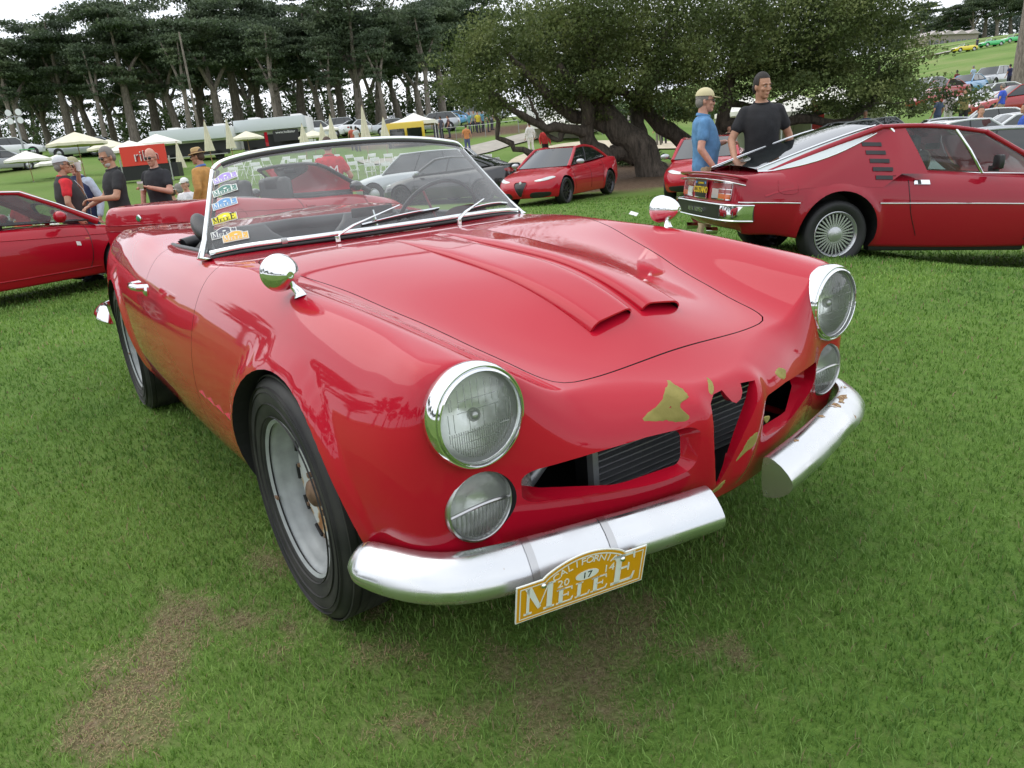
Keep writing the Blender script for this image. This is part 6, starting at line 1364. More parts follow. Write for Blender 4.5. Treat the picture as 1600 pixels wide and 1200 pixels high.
# ---- red open spider (modern) behind the roadster
def spider_like(name, label, closed):
    sp = dict(outline=[(2.14, 0, .42, .10, .20, .06), (2.11, .35, .42, .10, .20, .06), (2.0, .62, .43, .12, .20, .06), (1.78, .78, .48, .15, .20, .06), (1.3, .855, .52, .17, .2, .06), (.4, .87, .56, .18, .19, .07), (-.6, .875, .60, .19, .19, .07), (-1.4, .87, .64, .19, .22, .07), (-1.85, .83, .66, .15, .26, .08), (-2.05, .72, .68, .10, .30, .09), (-2.12, .45, .68, .08, .30, .09), (-2.13, 0, .68, .08, .30, .09)],
         hw=.86, prof=[(2.3, .46, .43), (2.0, .57, .55), (1.6, .70, .69), (1.1, .80, .79), (.7, .85, .84), (.2, .87, .86), (-.4, .90, .89), (-.9, .95, .94), (-1.4, 1.0, .99), (-1.9, 1.01, .99), (-2.2, .98, .96)], arches=[(1.27, .32, .345), (-1.27, .32, .345)], flare=.012)
    c = Car(name, label, 'car', 'red cars parked in line behind the roadster', sp, M['bright_red'])
    if not closed:
        mb = MB(); mb.prism([(.62, -.60), (.70, -.3), (.72, 0), (.70, .3), (.62, .60), (.4, .70), (-.55, .70), (-.72, .5), (-.76, 0), (-.72, -.5), (-.55, -.70), (.4, -.70)], .35, 1.3, 'z'); c.cut(mb, 2)
        for q in (-1, 1):
            for r_ in (0,):
                mb = MB(); mb.tube([(1.0, q*.76, .86), (.72, q*.68, 1.02), (.40, q*.58, 1.22), (.28, q*.54, 1.27)], [.04, .03, .026, .024], 8); mb.build('windscreen_pillar', M['black'], c.t, 60)
            mb = MB(); mb.box((-.35, q*.35, .85), (.16, .48, .62), bev=.06); mb.box((-.38, q*.35, 1.08), (.11, .27, .18), bev=.045); mb.build('seat', M['vinyl'], c.t, 50)
        mb = MB(); mb.tube(spline([(.28, -.54, 1.27), (.34, -.3, 1.295), (.36, 0, 1.30), (.34, .3, 1.295), (.28, .54, 1.27)], 14).tolist(), .022, 8); mb.build('windscreen_header', M['black'], c.t, 60)
        rings = [[Vector((1.0+.22*(1-v*v), .76*v, .855))*(1-f_)+Vector((.28+.08*(1-v*v), .54*v, 1.27+.03*(1-v*v)))*f_ for v in np.linspace(-1, 1, 11)] for f_ in np.linspace(0, 1, 7)]
        mb = MB(); mb.loft(rings, closed=False, cap=False); mb.build('windscreen', M['bg_glass'], c.t, 60)
        mb = MB(); mb.box((.32, 0, 1.22), (.03, .20, .06), bev=.01); mb.build('interior_mirror', M['black'], c.t, 40)
        mb = MB(); mb.ell((-.95, 0, .93), (.20, .66, .06), 10); mb.build('folded_roof', M['vinyl'], c.t, 60)
        mb = MB(); mb.box((.66, 0, .85), (.30, 1.3, .12), bev=.05); mb.build('dashboard', M['vinyl'], c.t, 60)
        mb = MB(); mb.tube([(.45+.06*math.cos(a), .36+.18*math.sin(a), .93+.17*math.cos(a)) for a in np.linspace(0, 2*PI, 18, endpoint=False)], .014, 6, closed=True); mb.build('steering_wheel', M['black'], c.t, 60)
    else:
        c.cabin((1.02, .87), (.28, 1.27), (-.55, 1.26), (-1.45, .99), .76, .56, .54, .66, mid=(.62,), pillar=.035, bow=.10, glass_m=M['bg_glass'], roof_bulge=.03)
        # pale edge along the roof gutter
        for q in (-1, 1): mb = MB(); mb.tube([(1.02, q*.775, .885), (.6, q*.685, 1.12), (.28, q*.585, 1.285), (-.15, q*.57, 1.318), (-.55, q*.56, 1.275)], .010, 6); mb.build('roof_trim', M['chrome'], c.t, 60)
    for q in (-1, 1):
        for xf in ((.84, .62), (-.42, .60)): c.line('door_gap', [(xf[0], .88 if xf[0] < 0 else .84), (xf[0]+.0, .6), (xf[0]-.03, .4), (xf[0]-.08, .28)], q, .0035, M['black'])
        c.line('waist_crease', [(1.9, .56), (1.3, .66), (.4, .72), (-.6, .78), (-1.5, .84), (-1.9, .86)], q, .006, M['bright_red'])
        c.line('sill_crease', [(.9, .30), (0, .29), (-.9, .30)], q, .008, M['bright_red'])
        c.patch('door_handle', [(-.36, .775), (-.20, .775), (-.20, .80), (-.36, .80)], q, M['bright_red'], smooth_poly=False, thick=.014)
        c.line('fuel_flap_gap', [(-1.45+.085*math.cos(a), .78+.085*math.sin(a)) for a in np.linspace(0, 2*PI, 14)], q, .0025, M['dark_red'])
        mb = MB(); mb.ell((.52, q*.93, .955), (.07, .10, .07), 8); mr = mb.build('door_mirror', M['bright_red'] if closed else M['carblack'], c.t, 50); mb = MB(); mb.tube([(.58, q*.78, .90), (.54, q*.90, .93)], .025, 6); mb.build('mirror_stalk', M['black'], mr, 50)
        c.patch('wing_badge', [(.66, .59), (.71, .58), (.71, .63), (.66, .64)], q, M['white'], smooth_poly=False, thick=.004)
        c.patch('side_repeater', [(.78, .655), (.83, .65), (.83, .665), (.78, .668)], q, M['orange'], smooth_poly=False, thick=.006)
        c.patch('headlamp', [(2.02, .56), (1.90, .60), (1.86, .56), (2.0, .52)], q, M['clearlens'], thick=.006)
        for ax in (1.27, -1.27): wheel(c.t, ax, q*.765, .31, .205, .20, M['alloy'], 5)
    # tail band and badges
    for z_ in (.80, .735): c.line('tail_crease', [(-.70, z_), (-.35, z_), (0, z_), (.35, z_), (.70, z_)], -1, .005, M['dark_red'], 'front')
    def fb(y, z, o=.004): return c.front(y, z, -1, o)
    g_ = [[fb(-.70+1.4*a, z, .006) for a in np.linspace(0, 1, 20)] for z in (.745, .79)]
    mb = MB(); mb.loft(g_, closed=False, cap=False); mb.build('tail_lamp_strip', M['redlens'], c.t, 60)
    p = fb(0, .865); mb = MB(); mb.lathe([(0, 0), (.042, 0), (.038, -.01), (0, -.014)], 20, axis='x', c=(p.x, p.y, p.z)); bd = mb.build('round_badge', M['chrome'], c.t, 50); mb = MB(); mb.lathe([(0, -.0125), (.028, -.0125), (.026, -.0145), (0, -.0155)], 16, axis='x', c=(p.x, p.y, p.z)); mb.build('badge_centre', mat('badge_green', (.05, .25, .12), .4), bd, 50)
    c.finish(); return c
c = spider_like('open_sports_car', 'open two-seat red sports car with its black roof folded, parked directly behind the roadster', False); c.t.location = (-8.34, 2.08, gz(-8.34, 2.08)+.03); c.t.rotation_euler = (0, 0, R(117))
c = spider_like('sports_coupe', 'low red coupe with the roof up, cut off by the left edge of the picture', True); c.t.location = (-9.62, -1.20, gz(-9.62, -1.20)+.02); c.t.rotation_euler = (0, 0, R(107))

# ---- modern four-door saloons
def saloon_spec():
    def dsp(x, y, z):
        k = np.clip((x-1.7)/.4, 0, 1); x2 = x+k*.03*np.exp(-((y-.0)/.22)**2)*np.clip((z-.25)/.1, 0, 1)*np.clip((.72-z)/.1, 0, 1); return x2, y, z
    return dict(outline=simple_outline(2.30, -2.34, .925, zm=.56, rc=.20, z0=.20, nose=.55, tail=.45, rcf=.16, zmf=.46), hw=.92, disp=dsp,
        prof=[(2.5, .55, .50), (2.2, .66, .62), (1.9, .78, .74), (1.5, .88, .84), (1.1, .95, .91), (.8, .985, .94), (.2, .99, .95), (-.6, 1.01, .97), (-1.4, 1.06, 1.02), (-1.9, 1.09, 1.04), (-2.2, 1.09, 1.02), (-2.5, 1.05, .98)], arches=[(1.41, .35, .385), (-1.41, .35, .385)], flare=.022)
def saloon(name, label, paint, wheel_m=None, group=None, det=True):
    c = Car(name, label, 'car', group, saloon_spec(), paint, det)
    c.cabin((.98, .95), (.22, 1.385), (-.95, 1.36), (-1.75, 1.075), .78, .62, .58, .66, mid=(.42,), pillar=.045, bow=.14, glass_m=M['dglass'], roof_bulge=.045, interior=False)
    # bright windscreen: the sky in the raked glass
    for q in (-1, 1):
        mb = MB(); mb.ell((.72, q*1.0, 1.03), (.08, .12, .07), 8); mr = mb.build('door_mirror', M['silver'], c.t, 50); mb = MB(); mb.tube([(.76, q*.85, .97), (.74, q*.95, 1.0)], .025, 6); mb.build('mirror_stalk', M['black'], mr, 50)
        c.line('door_gap', [(.92, .90), (.92, .6), (.85, .35)], q, .004, M['black']); c.line('door_gap', [(-.10, .93), (-.12, .6), (-.12, .30)], q, .004, M['black']); c.line('door_gap', [(-1.10, .98), (-1.0, .7), (-.90, .4)], q, .004, M['black'])
        c.patch('door_handle', [(.02, .83), (.18, .83), (.18, .855), (.02, .855)], q, paint, smooth_poly=False, thick=.018); c.patch('door_handle', [(-.98, .86), (-.82, .86), (-.82, .885), (-.98, .885)], q, paint, smooth_poly=False, thick=.018)
        c.patch('headlamp', [(q*.36, .665), (q*.52, .70), (q*.74, .745), (q*.80, .715), (q*.72, .675), (q*.55, .645), (q*.42, .645)], 1, M['clearlens'], 'front', thick=.010)
        c.patch('lower_intake', [(q*.26, .27), (q*.74, .29), (q*.76, .36), (q*.60, .385), (q*.30, .37)], 1, M['black'], 'front', thick=.004)
        c.patch('tail_lamp', [(q*.40, .86), (q*.80, .88), (q*.80, .95), (q*.42, .93)], -1, M['redlens'], 'front', thick=.010)
        for ax in (1.41, -1.41): wheel(c.t, ax, q*.80, .34, .245, .23, wheel_m or M['darkalloy'], 10)
    sh_ = [(-.185, .60), (-.17, .63), (0, .645), (.17, .63), (.185, .60), (.10, .40), (.03, .29), (0, .275), (-.03, .29), (-.10, .40)]
    gr_ = c.patch('shield_grille', sh_, 1, M['black'], 'front', thick=.008)
    P_ = [c.front(a, b, 1, .012) for a, b in spline(sh_, 40, closed=True)]; mb = MB(); mb.tube([p for p in P_ if p is not None], .011, 6, closed=True); mb.build('grille_surround', paint, c.t, 60)
    p = c.front(0, .625, 1, .015); mb = MB(); mb.lathe([(0, 0), (.038, 0), (.034, .012), (0, .016)], 18, axis='x', c=tuple(p)); mb.build('round_badge', M['carwhite'], c.t, 50)
    c.finish(); return c
c = saloon('saloon_car', 'bright red four-door saloon facing the camera with a shield grille, in front of the oak', M['bright_red'], None, 'red four-door saloons'); c.t.location = (-15.02, 12.37, gz(-15.02, 12.37)); c.t.rotation_euler = (0, 0, R(293.9))
c2 = copy_tree(c.t); tag(c2, 'bright red four-door saloon half hidden behind the man in the blue shirt', 'car', 'red four-door saloons'); c2.location = (-11.43, 14.38, gz(-11.43, 14.38)); c2.rotation_euler = (0, 0, R(306))
c = saloon('black_saloon', 'black four-door saloon seen past the right windscreen pillar', M['carblack']); x, y, z = at(149.06, 25); c.t.location = (x, y, z); c.t.rotation_euler = (0, 0, R(HEAD-90+160))
# ---- far parked cars
def simple_car(kind, paint, name):
    if kind == 'suv':
        sp = dict(outline=simple_outline(2.3, -2.3, .93, zm=.66, rc=.18, z0=.26, nose=.5, tail=.35, rcf=.14), hw=.92, prof=[(2.5, .72, .68), (2.1, .86, .82), (1.6, .98, .95), (1.1, 1.05, 1.02), (.2, 1.08, 1.05), (-1, 1.12, 1.08), (-2.0, 1.12, 1.08), (-2.5, 1.08, 1.04)], arches=[(1.4, .38, .42), (-1.4, .38, .42)])
        cab = ((1.05, 1.03), (.35, 1.60), (-1.65, 1.60), (-2.15, 1.10), .80, .66, .64, .74, (.36, .72))
    elif kind == 'classic':
        sp = dict(outline=simple_outline(2.15, -2.15, .80, zm=.55, rc=.18, z0=.24, nose=.4, tail=.4), hw=.79, prof=[(2.3, .62, .66), (2.0, .72, .76), (1.4, .82, .84), (.9, .87, .86), (.1, .89, .88), (-1.0, .91, .90), (-1.7, .88, .88), (-2.3, .78, .80)], arches=[(1.25, .33, .35), (-1.25, .33, .35)])
        cab = ((.80, .88), (.35, 1.26), (-.65, 1.25), (-1.30, .91), .68, .54, .52, .60, (.5,))
    elif kind == 'open':
        sp = dict(outline=simple_outline(1.95, -1.95, .78, zm=.50, rc=.17, z0=.22, nose=.5, tail=.5), hw=.77, prof=[(2.1, .50, .52), (1.7, .64, .68), (1.1, .78, .80), (.6, .83, .83), (-.2, .84, .84), (-1.0, .86, .86), (-1.6, .80, .80), (-2.1, .66, .66)], arches=[(1.15, .31, .33), (-1.15, .31, .33)])
        cab = None
    else:
        sp = dict(outline=simple_outline(2.28, -2.28, .88, zm=.56, rc=.19, z0=.22, nose=.5, tail=.45, rcf=.13), hw=.87, prof=[(2.5, .60, .58), (2.1, .72, .70), (1.5, .84, .82), (1.0, .92, .90), (.2, .95, .93), (-1.0, .98, .96), (-1.8, 1.01, .98), (-2.5, .96, .93)], arches=[(1.35, .34, .37), (-1.35, .34, .37)])
        cab = ((1.0, .92), (.30, 1.38), (-.80, 1.37), (-1.65, 1.02), .76, .60, .58, .66, (.5,))
    c = Car(name, 'x', 'car', None, sp, paint, False)
    if cab: c.cabin(*cab[:8], mid=cab[8], pillar=.035, bow=.12, glass_m=M['dglass'], interior=False)
    else:
        mb = MB(); mb.prism([(.5, -.55), (.55, 0), (.5, .55), (-.6, .58), (-.7, 0), (-.6, -.58)], .4, 1.2, 'z'); c.cut(mb, 2)
        rings = [[Vector((.62+.1*(1-v*v)-.25*f_, (.62-.06*f_)*v, .84+.32*f_)) for v in np.linspace(-1, 1, 7)] for f_ in (0, 1)]; mb = MB(); mb.loft(rings, closed=False, cap=False); mb.build('windscreen', M['bg_glass'], c.t, 60)
        for q in (-1, 1): mb = MB(); mb.box((-.35, q*.32, .78), (.14, .42, .5), bev=.05); mb.build('seat', M['vinyl'], c.t, 40)
        mb = MB(); mb.tube([(.62, -.62, .84), (.37, -.56, 1.16), (.47, 0, 1.18), (.37, .56, 1.16), (.62, .62, .84)], .018, 6); mb.build('windscreen_frame', M['chrome'], c.t, 60)
    xf = sp['outline'][0][0]
    for q in (-1, 1):
        c.patch('headlamp', [(q*.50, .60), (q*.68, .62), (q*.68, .70), (q*.50, .70)], 1, M['clearlens'], 'front', thick=.01)
        c.patch('tail_lamp', [(q*.48, .70), (q*.68, .70), (q*.68, .80), (q*.48, .80)], -1, M['redlens'], 'front', thick=.01)
        for ax in sp['arches']: wheel(c.t, ax[0], q*(sp['hw']-.12), ax[2]-.03, .20, .2, M['alloy'], 0, detail=False)
    c.patch('grille', [(-.35, .42), (.35, .42), (.35, .54), (-.35, .54)], 1, M['black'], 'front', thick=.006)
    c.patch('number_plate', [(-.16, .58), (.16, .58), (.16, .68), (-.16, .68)], -1, M['white'], 'front', thick=.006)
    c.finish(); return c.t
protos = {}
def far_car(kind, col, a, d, rz, label, group):
    key = (kind, col)
    if key not in protos: o = simple_car(kind, M[col], {'suv': 'parked_suv', 'classic': 'classic_saloon', 'open': 'open_classic_car', 'saloon': 'parked_car'}[kind]); protos[key] = o
    else: o = copy_tree(protos[key])
    o.location = at(a, d); o.rotation_euler = (0, 0, R(HEAD-90+rz)); tag(o, label, 'car', group); return o
M['yellow'] = mat('yellow_paint', (.75, .60, .03), .3, coat=.8); M['lime'] = mat('green_paint', (.06, .50, .16), .3, coat=.8); M['sky'] = mat('light_blue_paint', (.12, .34, .60), .3, coat=.8); M['carnavy'] = mat('navy_paint', (.03, .05, .12), .3, coat=.8); M['carred'] = mat('plain_red_paint', (.35, .02, .02), .3, coat=.8)
far_car('suv', 'silver', 151.32, 26.5, 165, 'pale silver SUV facing left, seen through the windscreen', None)
G1 = 'cars parked below the hill at the right'
for kd, col, px_, a, d, rz, lb in [
    ('saloon', 'silver', 1570, 111.83, 13.5, -28, 'grey saloon cut by the right edge, just above the roof of the dark red coupe'),
    ('saloon', 'carwhite', 1500, 114.46, 20, 8, 'low white estate with its window open, behind the coupe roof'),
    ('classic', 'silver', 1480, 115.67, 25, 158, 'pale silver coupe behind the man in navy, nearest the lawn edge'),
    ('saloon', 'carwhite', 1580, 111.44, 21, 165, 'white saloon at the right edge with a man in blue leaning beyond it'),
    ('classic', 'carwhite', 1480, 112.90, 27, 150, 'white classic car with an open black roof'),
    ('classic', 'carwhite', 1545, 112.74, 44, 172, 'white two-door saloon broadside below the tall trunk'),
    ('saloon', 'carred', 1590, 111.51, 37, 170, 'red car with a raised bonnet at the right edge'),
    ('suv', 'silver', 1550, 113.10, 62, 215, 'silver hatchback highest of the near group, facing left'),
    ('saloon', 'sky', 1508, 114.37, 60, 215, 'pale blue coupe left of the silver hatchback'),
    ('saloon', 'carred', 1470, 115.62, 58, 208, 'dark red hatchback left of the pale blue coupe'),
    ('saloon', 'carwhite', 1450, 116.49, 66, 200, 'white car at the oak\'s right rim'),
    ('open', 'carred', 1458, 116.11, 52, 196, 'small red open car at the tip of the oak branch'),
    ('classic', 'grey', 1365, 119.24, 31, 12, 'grey classic saloon under the right-hand oak branches'),
    ('open', 'yellow', 1503, 114.69, 122, 186, 'yellow open car with its doors up on the hill'),
    ('open', 'lime', 1546, 113.29, 124, 186, 'green open car on the hill, right of the yellow one'),
    ('open', 'lime', 1582, 112.18, 126, 186, 'green open car half hidden by the tall trunk on the hill'),
    ('saloon', 'grey', 1355, 120.55, 29, 10, 'dark grey car behind the oak\'s lowest right limb')]: far_car(kd, col, a, d, rz, lb, G1)
G2 = 'cars parked along the tree line'
for kd, col, a, d, rz, lb in [
    ('suv', 'silver', 173.38, 66, 5, 'silver SUV beneath the largest parasol'), ('saloon', 'silver', 172.08, 68, 8, 'silver saloon right of the silver SUV behind the parasols'), ('suv', 'carwhite', 176.88, 68, 20, 'white pickup behind the leftmost parasol'), ('saloon', 'grey', 177.82, 56, 60, 'grey car at the left picture edge'), ('suv', 'silver', 178.38, 60, 70, 'silver car just inside the left picture edge'),
    ('suv', 'carwhite', 158.09, 72, 10, 'white van roof behind the closed parasols'), ('suv', 'silver', 156.86, 75, 170, 'silver van with dark windows behind the tall closed parasol'), ('saloon', 'carwhite', 155.27, 74, 60, 'white saloon seen end-on beside the pale cypress trunk'), ('saloon', 'silver', 152.61, 72, 5, 'pale blue-grey saloon behind the white tent peak'),
    ('suv', 'silver', 149.78, 72, 175, 'long silver estate right of the white tent'), ('saloon', 'sky', 149.08, 80, 175, 'bright blue car partly behind the long silver estate'), ('saloon', 'sky', 148.10, 82, 5, 'bright blue car right of the standing pair'), ('saloon', 'carwhite', 151.47, 100, 100, 'white car between two dark cypress trunks'), ('suv', 'carwhite', 150.41, 102, 95, 'white SUV parked nose-out among the trunks'), ('saloon', 'silver', 152.54, 104, 80, 'silver car deepest among the cypress trunks'),
    ('suv', 'grey', 146.55, 92, 5, 'dark grey SUV behind the crowd'), ('saloon', 'silver', 145.53, 96, 5, 'silver car behind the crowd at the oak\'s left rim')]: far_car(kd, col, a, d, rz, lb, G2)
# green utility buggy
x, y, z = at(176.44, 58); t = empty('utility_buggy', (x, y, z), R(HEAD-60), 'small green utility buggy below the leftmost parasol', 'buggy'); t.scale = (.75, .75, .75)
M['buggy'] = mat('buggy_green', (.05, .30, .12), .5); mb = MB(); mb.box((0, 0, .6), (2.3, 1.2, .5), bev=.1); mb.build('body', M['buggy'], t, 40); mb = MB(); mb.box((.2, 0, 1.75), (1.3, 1.2, .06), bev=.02); mb.build('roof', M['lime'], t, 40)
for sx in (-.4, .8):
    for sy in (-.55, .55): mb = MB(); mb.box((sx, sy, 1.3), (.05, .05, .9)); mb.build('roof_post', M['black'], t, None)
for sx in (-.75, .75):
    for sy in (-1, 1): mb = MB(); mb.lathe([(0, 0), (.28, 0), (.28, .2), (0, .2)], 16, axis='y', c=(sx, sy*.55-.1, .28)); mb.build('wheel', M['rubber'], t, 40)
x, y, z = at(178.00, 20); t = MB().lathe([(.17, 0), (.17, .03), (.12, .04), (.02, .72), (0, .72)], 14).build('traffic_cone', mat('cone_orange', (.8, .25, .03), .6), None, 40); t.location = (x, y, z); tag(t, 'orange cone beside the folding chairs at the left edge', 'cone')
# ================================================================== people
def fuse(mb, voxel, smooth_it=2):
    me = mb.mesh('f', M['white'], None); o = link('f', me); md = o.modifiers.new('r', 'REMESH'); md.mode = 'VOXEL'; md.voxel_size = voxel; md.use_smooth_shade = True
    m2 = o.modifiers.new('s', 'SMOOTH'); m2.iterations = smooth_it; m2.factor = .5
    dg = bpy.context.evaluated_depsgraph_get(); dg.update(); r_ = bpy.data.meshes.new_from_object(o.evaluated_get(dg)); bpy.data.objects.remove(o); bpy.data.meshes.remove(me); return r_
def skinm(name, c): return mat(name, c, .5, var=.08, vs=30)
SK = {'tan': skinm('skin_tan', (.46, .24, .15)), 'pink': skinm('skin_ruddy', (.55, .28, .20)), 'brown': skinm('skin_brown', (.28, .15, .09))}
_cm = {}
def cloth(c):
    if c not in _cm: _cm[c] = mat('cloth_%d' % len(_cm), c, .85, var=.16, vs=14, bump=.9, bs=11)
    return _cm[c]
HAIRM = {k: mat('hair_'+k, c, .7, bump=.5, bs=120) for k, c in {'dark': (.02, .015, .012), 'grey': (.22, .20, .18), 'brown': (.07, .04, .025), 'white': (.5, .48, .45)}.items()}
def tp(mb, pts, rs, n=10): mb.tube(spline([list(p) for p in pts], 3*len(pts)).tolist(), list(np.interp(np.linspace(0, 1, 3*len(pts)), np.linspace(0, 1, len(pts)), rs)), n); [mb.ell(p, (r_*1.0,)*3, 6) for p, r_ in ((pts[0], rs[0]), (pts[-1], rs[-1]))]
def person(az_, depth, face, label, shirt, legs, skin='tan', hair='dark', H=1.78, arms=None, head=(0, 0), hat=None, hatc=(.7, .66, .5), sleeve=.55, glasses=False, vest=None, sit=False, belly=0., group=None, beard=None, prop=None, detail=2, z_off=0., collar=None):
    """faces local +x. arms: {'l': (elbow, wrist), 'r': ...} in metres for a 1.78 m figure; head = (turn, nod) degrees"""
    k = H/1.78; x, y, z = at(az_, depth) if not isinstance(az_, tuple) else az_; t = empty('person', (x, y, z+z_off), R(HEAD+face), label, 'person', group); t.scale = (k,)*3
    dz = -.44 if sit else 0.
    A_ = {'l': ((-.05, .27, 1.14), (.06, .28, .90)), 'r': ((-.05, -.27, 1.14), (.06, -.28, .90))}
    if arms: A_.update(arms)
    vx = .014 if detail == 2 else .026
    hip = .93+dz; kn = {s: ((.44, s*.13, .50) if sit else (.02, s*.11, .50)) for s in (-1, 1)}; an = {s: ((.40, s*.13, .09) if sit else (-.02, s*.12, .09)) for s in (-1, 1)}
    def torso(mb, g=0.):
        for zz, rx, ry in ((.94, .115, .165), (1.04, .108+belly*.6, .155), (1.14, .115+belly, .155+belly*.3), (1.25, .118+belly*.6, .165), (1.34, .115, .175), (1.42, .09, .15)): pass
        rings = []
        for zz, xc, rx, ry in ((.88, 0, .11, .155), (.96, 0, .118+belly*.3, .165), (1.05, .005+belly*.4, .112+belly*.6, .155), (1.14, .012+belly*.5, .118+belly*.8, .158), (1.24, .012, .125+belly*.4, .170), (1.33, .0, .120, .178), (1.41, -.012, .098, .165), (1.455, -.015, .07, .11), (1.48, -.012, .055, .07)):
            rings.append([(xc+(rx+g)*math.cos(a), (ry+g)*math.sin(a), zz+dz) for a in np.linspace(0, 2*PI, 18, endpoint=False)])
        mb.loft(rings)
    def leg(mb, s, g=0., lo=0.):
        h_ = (0, s*.085, hip-.02)
        tp(mb, [h_, tuple(np.array(h_)*.5+np.array(kn[s])*.5), kn[s]], [.088+g, .080+g, .058+g]); tp(mb, [kn[s], tuple(np.array(kn[s])*.65+np.array(an[s])*.35+np.array([-.012, 0, 0])), an[s]], [.058+g, .058+g*1.2, .042+g*1.8])
    sh = {s: (-.012, s*.166, 1.392+dz) for s in (-1, 1)}
    def upd(p): return (p[0], p[1], p[2]+dz)
    def arm(mb, s, g=0., cut=1.):
        e, w = map(upd, A_['l' if s > 0 else 'r'])
        S, E, W = np.array(sh[s]), np.array(e), np.array(w)
        if cut >= 2: tp(mb, [S, S*.5+E*.5, E], [.056+g, .048+g, .042+g]); tp(mb, [E, E*.5+W*.5, W], [.042+g, .038+g, .030+g])
        else: tp(mb, [S, S*(1-cut)+E*cut], [.052+g, .047+g*1.2])
    mb = MB(); torso(mb); [leg(mb, s) for s in (-1, 1)]; [arm(mb, s, 0, 2) for s in (-1, 1)]
    # neck and head
    yw, nd = R(head[0]), R(head[1]); hc = Vector((.02, 0, 1.625+dz)); Rm = Matrix.Translation(hc) @ Matrix.Rotation(yw, 4, 'Z') @ Matrix.Rotation(nd, 4, 'Y') @ Matrix.Scale(.93, 4)
    def hd(x_, y_, z_): return Rm @ Vector((x_, y_, z_))
    tp(mb, [(-.02, 0, 1.44+dz), tuple(hd(-.02, 0, -.06))], [.060, .056])
    def headmesh(m_):
        m_.ell((0, 0, 0), (.098, .076, .118), 14, mx=Rm @ T(-.008, 0, .028)); m_.ell((0, 0, 0), (.062, .056, .080), 12, mx=Rm @ T(.030, 0, -.045)); m_.ell((0, 0, 0), (.028, .028, .022), 8, mx=Rm @ T(.068, 0, -.100))
        m_.ell((0, 0, 0), (.020, .014, .032), 8, mx=Rm @ T(.094, 0, -.012, 0, R(-18))); m_.ell((0, 0, 0), (.013, .017, .011), 8, mx=Rm @ T(.104, 0, -.032))
        m_.ell((0, 0, 0), (.020, .060, .012), 8, mx=Rm @ T(.076, 0, .030)); m_.ell((0, 0, 0), (.014, .024, .007), 8, mx=Rm @ T(.086, 0, -.064)); m_.ell((0, 0, 0), (.013, .022, .007), 8, mx=Rm @ T(.085, 0, -.076))
        for s in (-1, 1):
            m_.ell((0, 0, 0), (.030, .024, .024), 8, mx=Rm @ T(.060, s*.040, -.022)); m_.ell((0, 0, 0), (.018, .010, .032), 8, mx=Rm @ T(-.012, s*.080, -.008, 0, R(-12)))
    me_b = fuse(mb, vx); mbh = MB(); headmesh(mbh); me_h = fuse(mbh, .0065 if detail == 2 else .013, 2)
    # hands: palm and five unequal, bent fingers
    hb = MB()
    for s in (-1, 1):
        e, w = map(upd, A_['l' if s > 0 else 'r']); E, W = Vector(e), Vector(w); d_ = (W-E).normalized(); sd = d_.cross(Vector((0, 0, 1))); sd = Vector((1, 0, 0)) if sd.length < .2 else sd.normalized(); nn = d_.cross(sd).normalized()
        if abs(d_.z) > .85: sd = Vector((1, 0, 0)); nn = Vector((0, -s, 0))
        P = W+d_*.045; m_ = Matrix(((sd.x, nn.x, d_.x, P.x), (sd.y, nn.y, d_.y, P.y), (sd.z, nn.z, d_.z, P.z), (0, 0, 0, 1)))
        hb.ell((0, 0, 0), (.040, .017, .052), 8, mx=m_); curl = -1 if nn.z < 0 or abs(d_.z) > .85 else 1; curl = -curl if s > 0 and abs(d_.z) > .85 else curl
        for f_, (o, ln) in enumerate(((-.030, .060), (-.010, .074), (.010, .070), (.029, .055))):
            p0 = Vector((o, 0, .038)); p1 = p0+Vector((o*.12, -curl*.014, ln*.45)); p2 = p1+Vector((0, -curl*.026, ln*.28)); p3 = p2+Vector((0, -curl*.024, ln*.10)); hb.tube([m_ @ p0, m_ @ p1, m_ @ p2, m_ @ p3], [.0095, .009, .0082, .0068], 7)
        q0 = Vector((.030, 0, -.015)); hb.tube([m_ @ q0, m_ @ Vector((.052, -curl*.012, .012)), m_ @ Vector((.058, -curl*.024, .040))], [.013, .011, .008], 7)
    bm = bmesh.new(); bm.from_mesh(me_b); bm.from_mesh(me_h); tmp = hb.mesh('h', M['white'], None); bm.from_mesh(tmp); bpy.data.meshes.remove(tmp)
    me = bpy.data.meshes.new('body'); bm.to_mesh(me); bm.free(); me.materials.clear(); me.materials.append(SK[skin]); me.polygons.foreach_set('material_index', [0]*len(me.polygons)); me.polygons.foreach_set('use_smooth', [True]*len(me.polygons)); link('body', me, t)
    for m_ in (me_b, me_h): bpy.data.meshes.remove(m_)
    def wear(name, fn, c, v=None):
        q = MB(); fn(q); m_ = fuse(q, v or vx*1.0, 3); m_.materials.clear(); m_.materials.append(cloth(c) if isinstance(c, tuple) else c); return link(name, m_, t)
    def fn_shirt(q):
        rings = []
        for zz, xc, rx, ry in ((.86, 0, .135, .180), (.93, 0, .134+belly*.3, .180), (1.05, .005+belly*.4, .128+belly*.6, .172), (1.14, .012+belly*.5, .133+belly*.8, .175), (1.24, .012, .140+belly*.4, .187), (1.33, .0, .136, .195), (1.41, -.012, .114, .182), (1.452, -.015, .082, .13), (1.475, -.012, .066, .082)): rings.append([(xc+rx*math.cos(a)*(1+.02*math.sin(5*a+zz*30)), ry*math.sin(a), zz+dz) for a in np.linspace(0, 2*PI, 22, endpoint=False)])
        q.loft(rings)
        for s in (-1, 1): arm(q, s, .016, 2 if sleeve > 1 else sleeve)
    wear('shirt', fn_shirt, shirt)
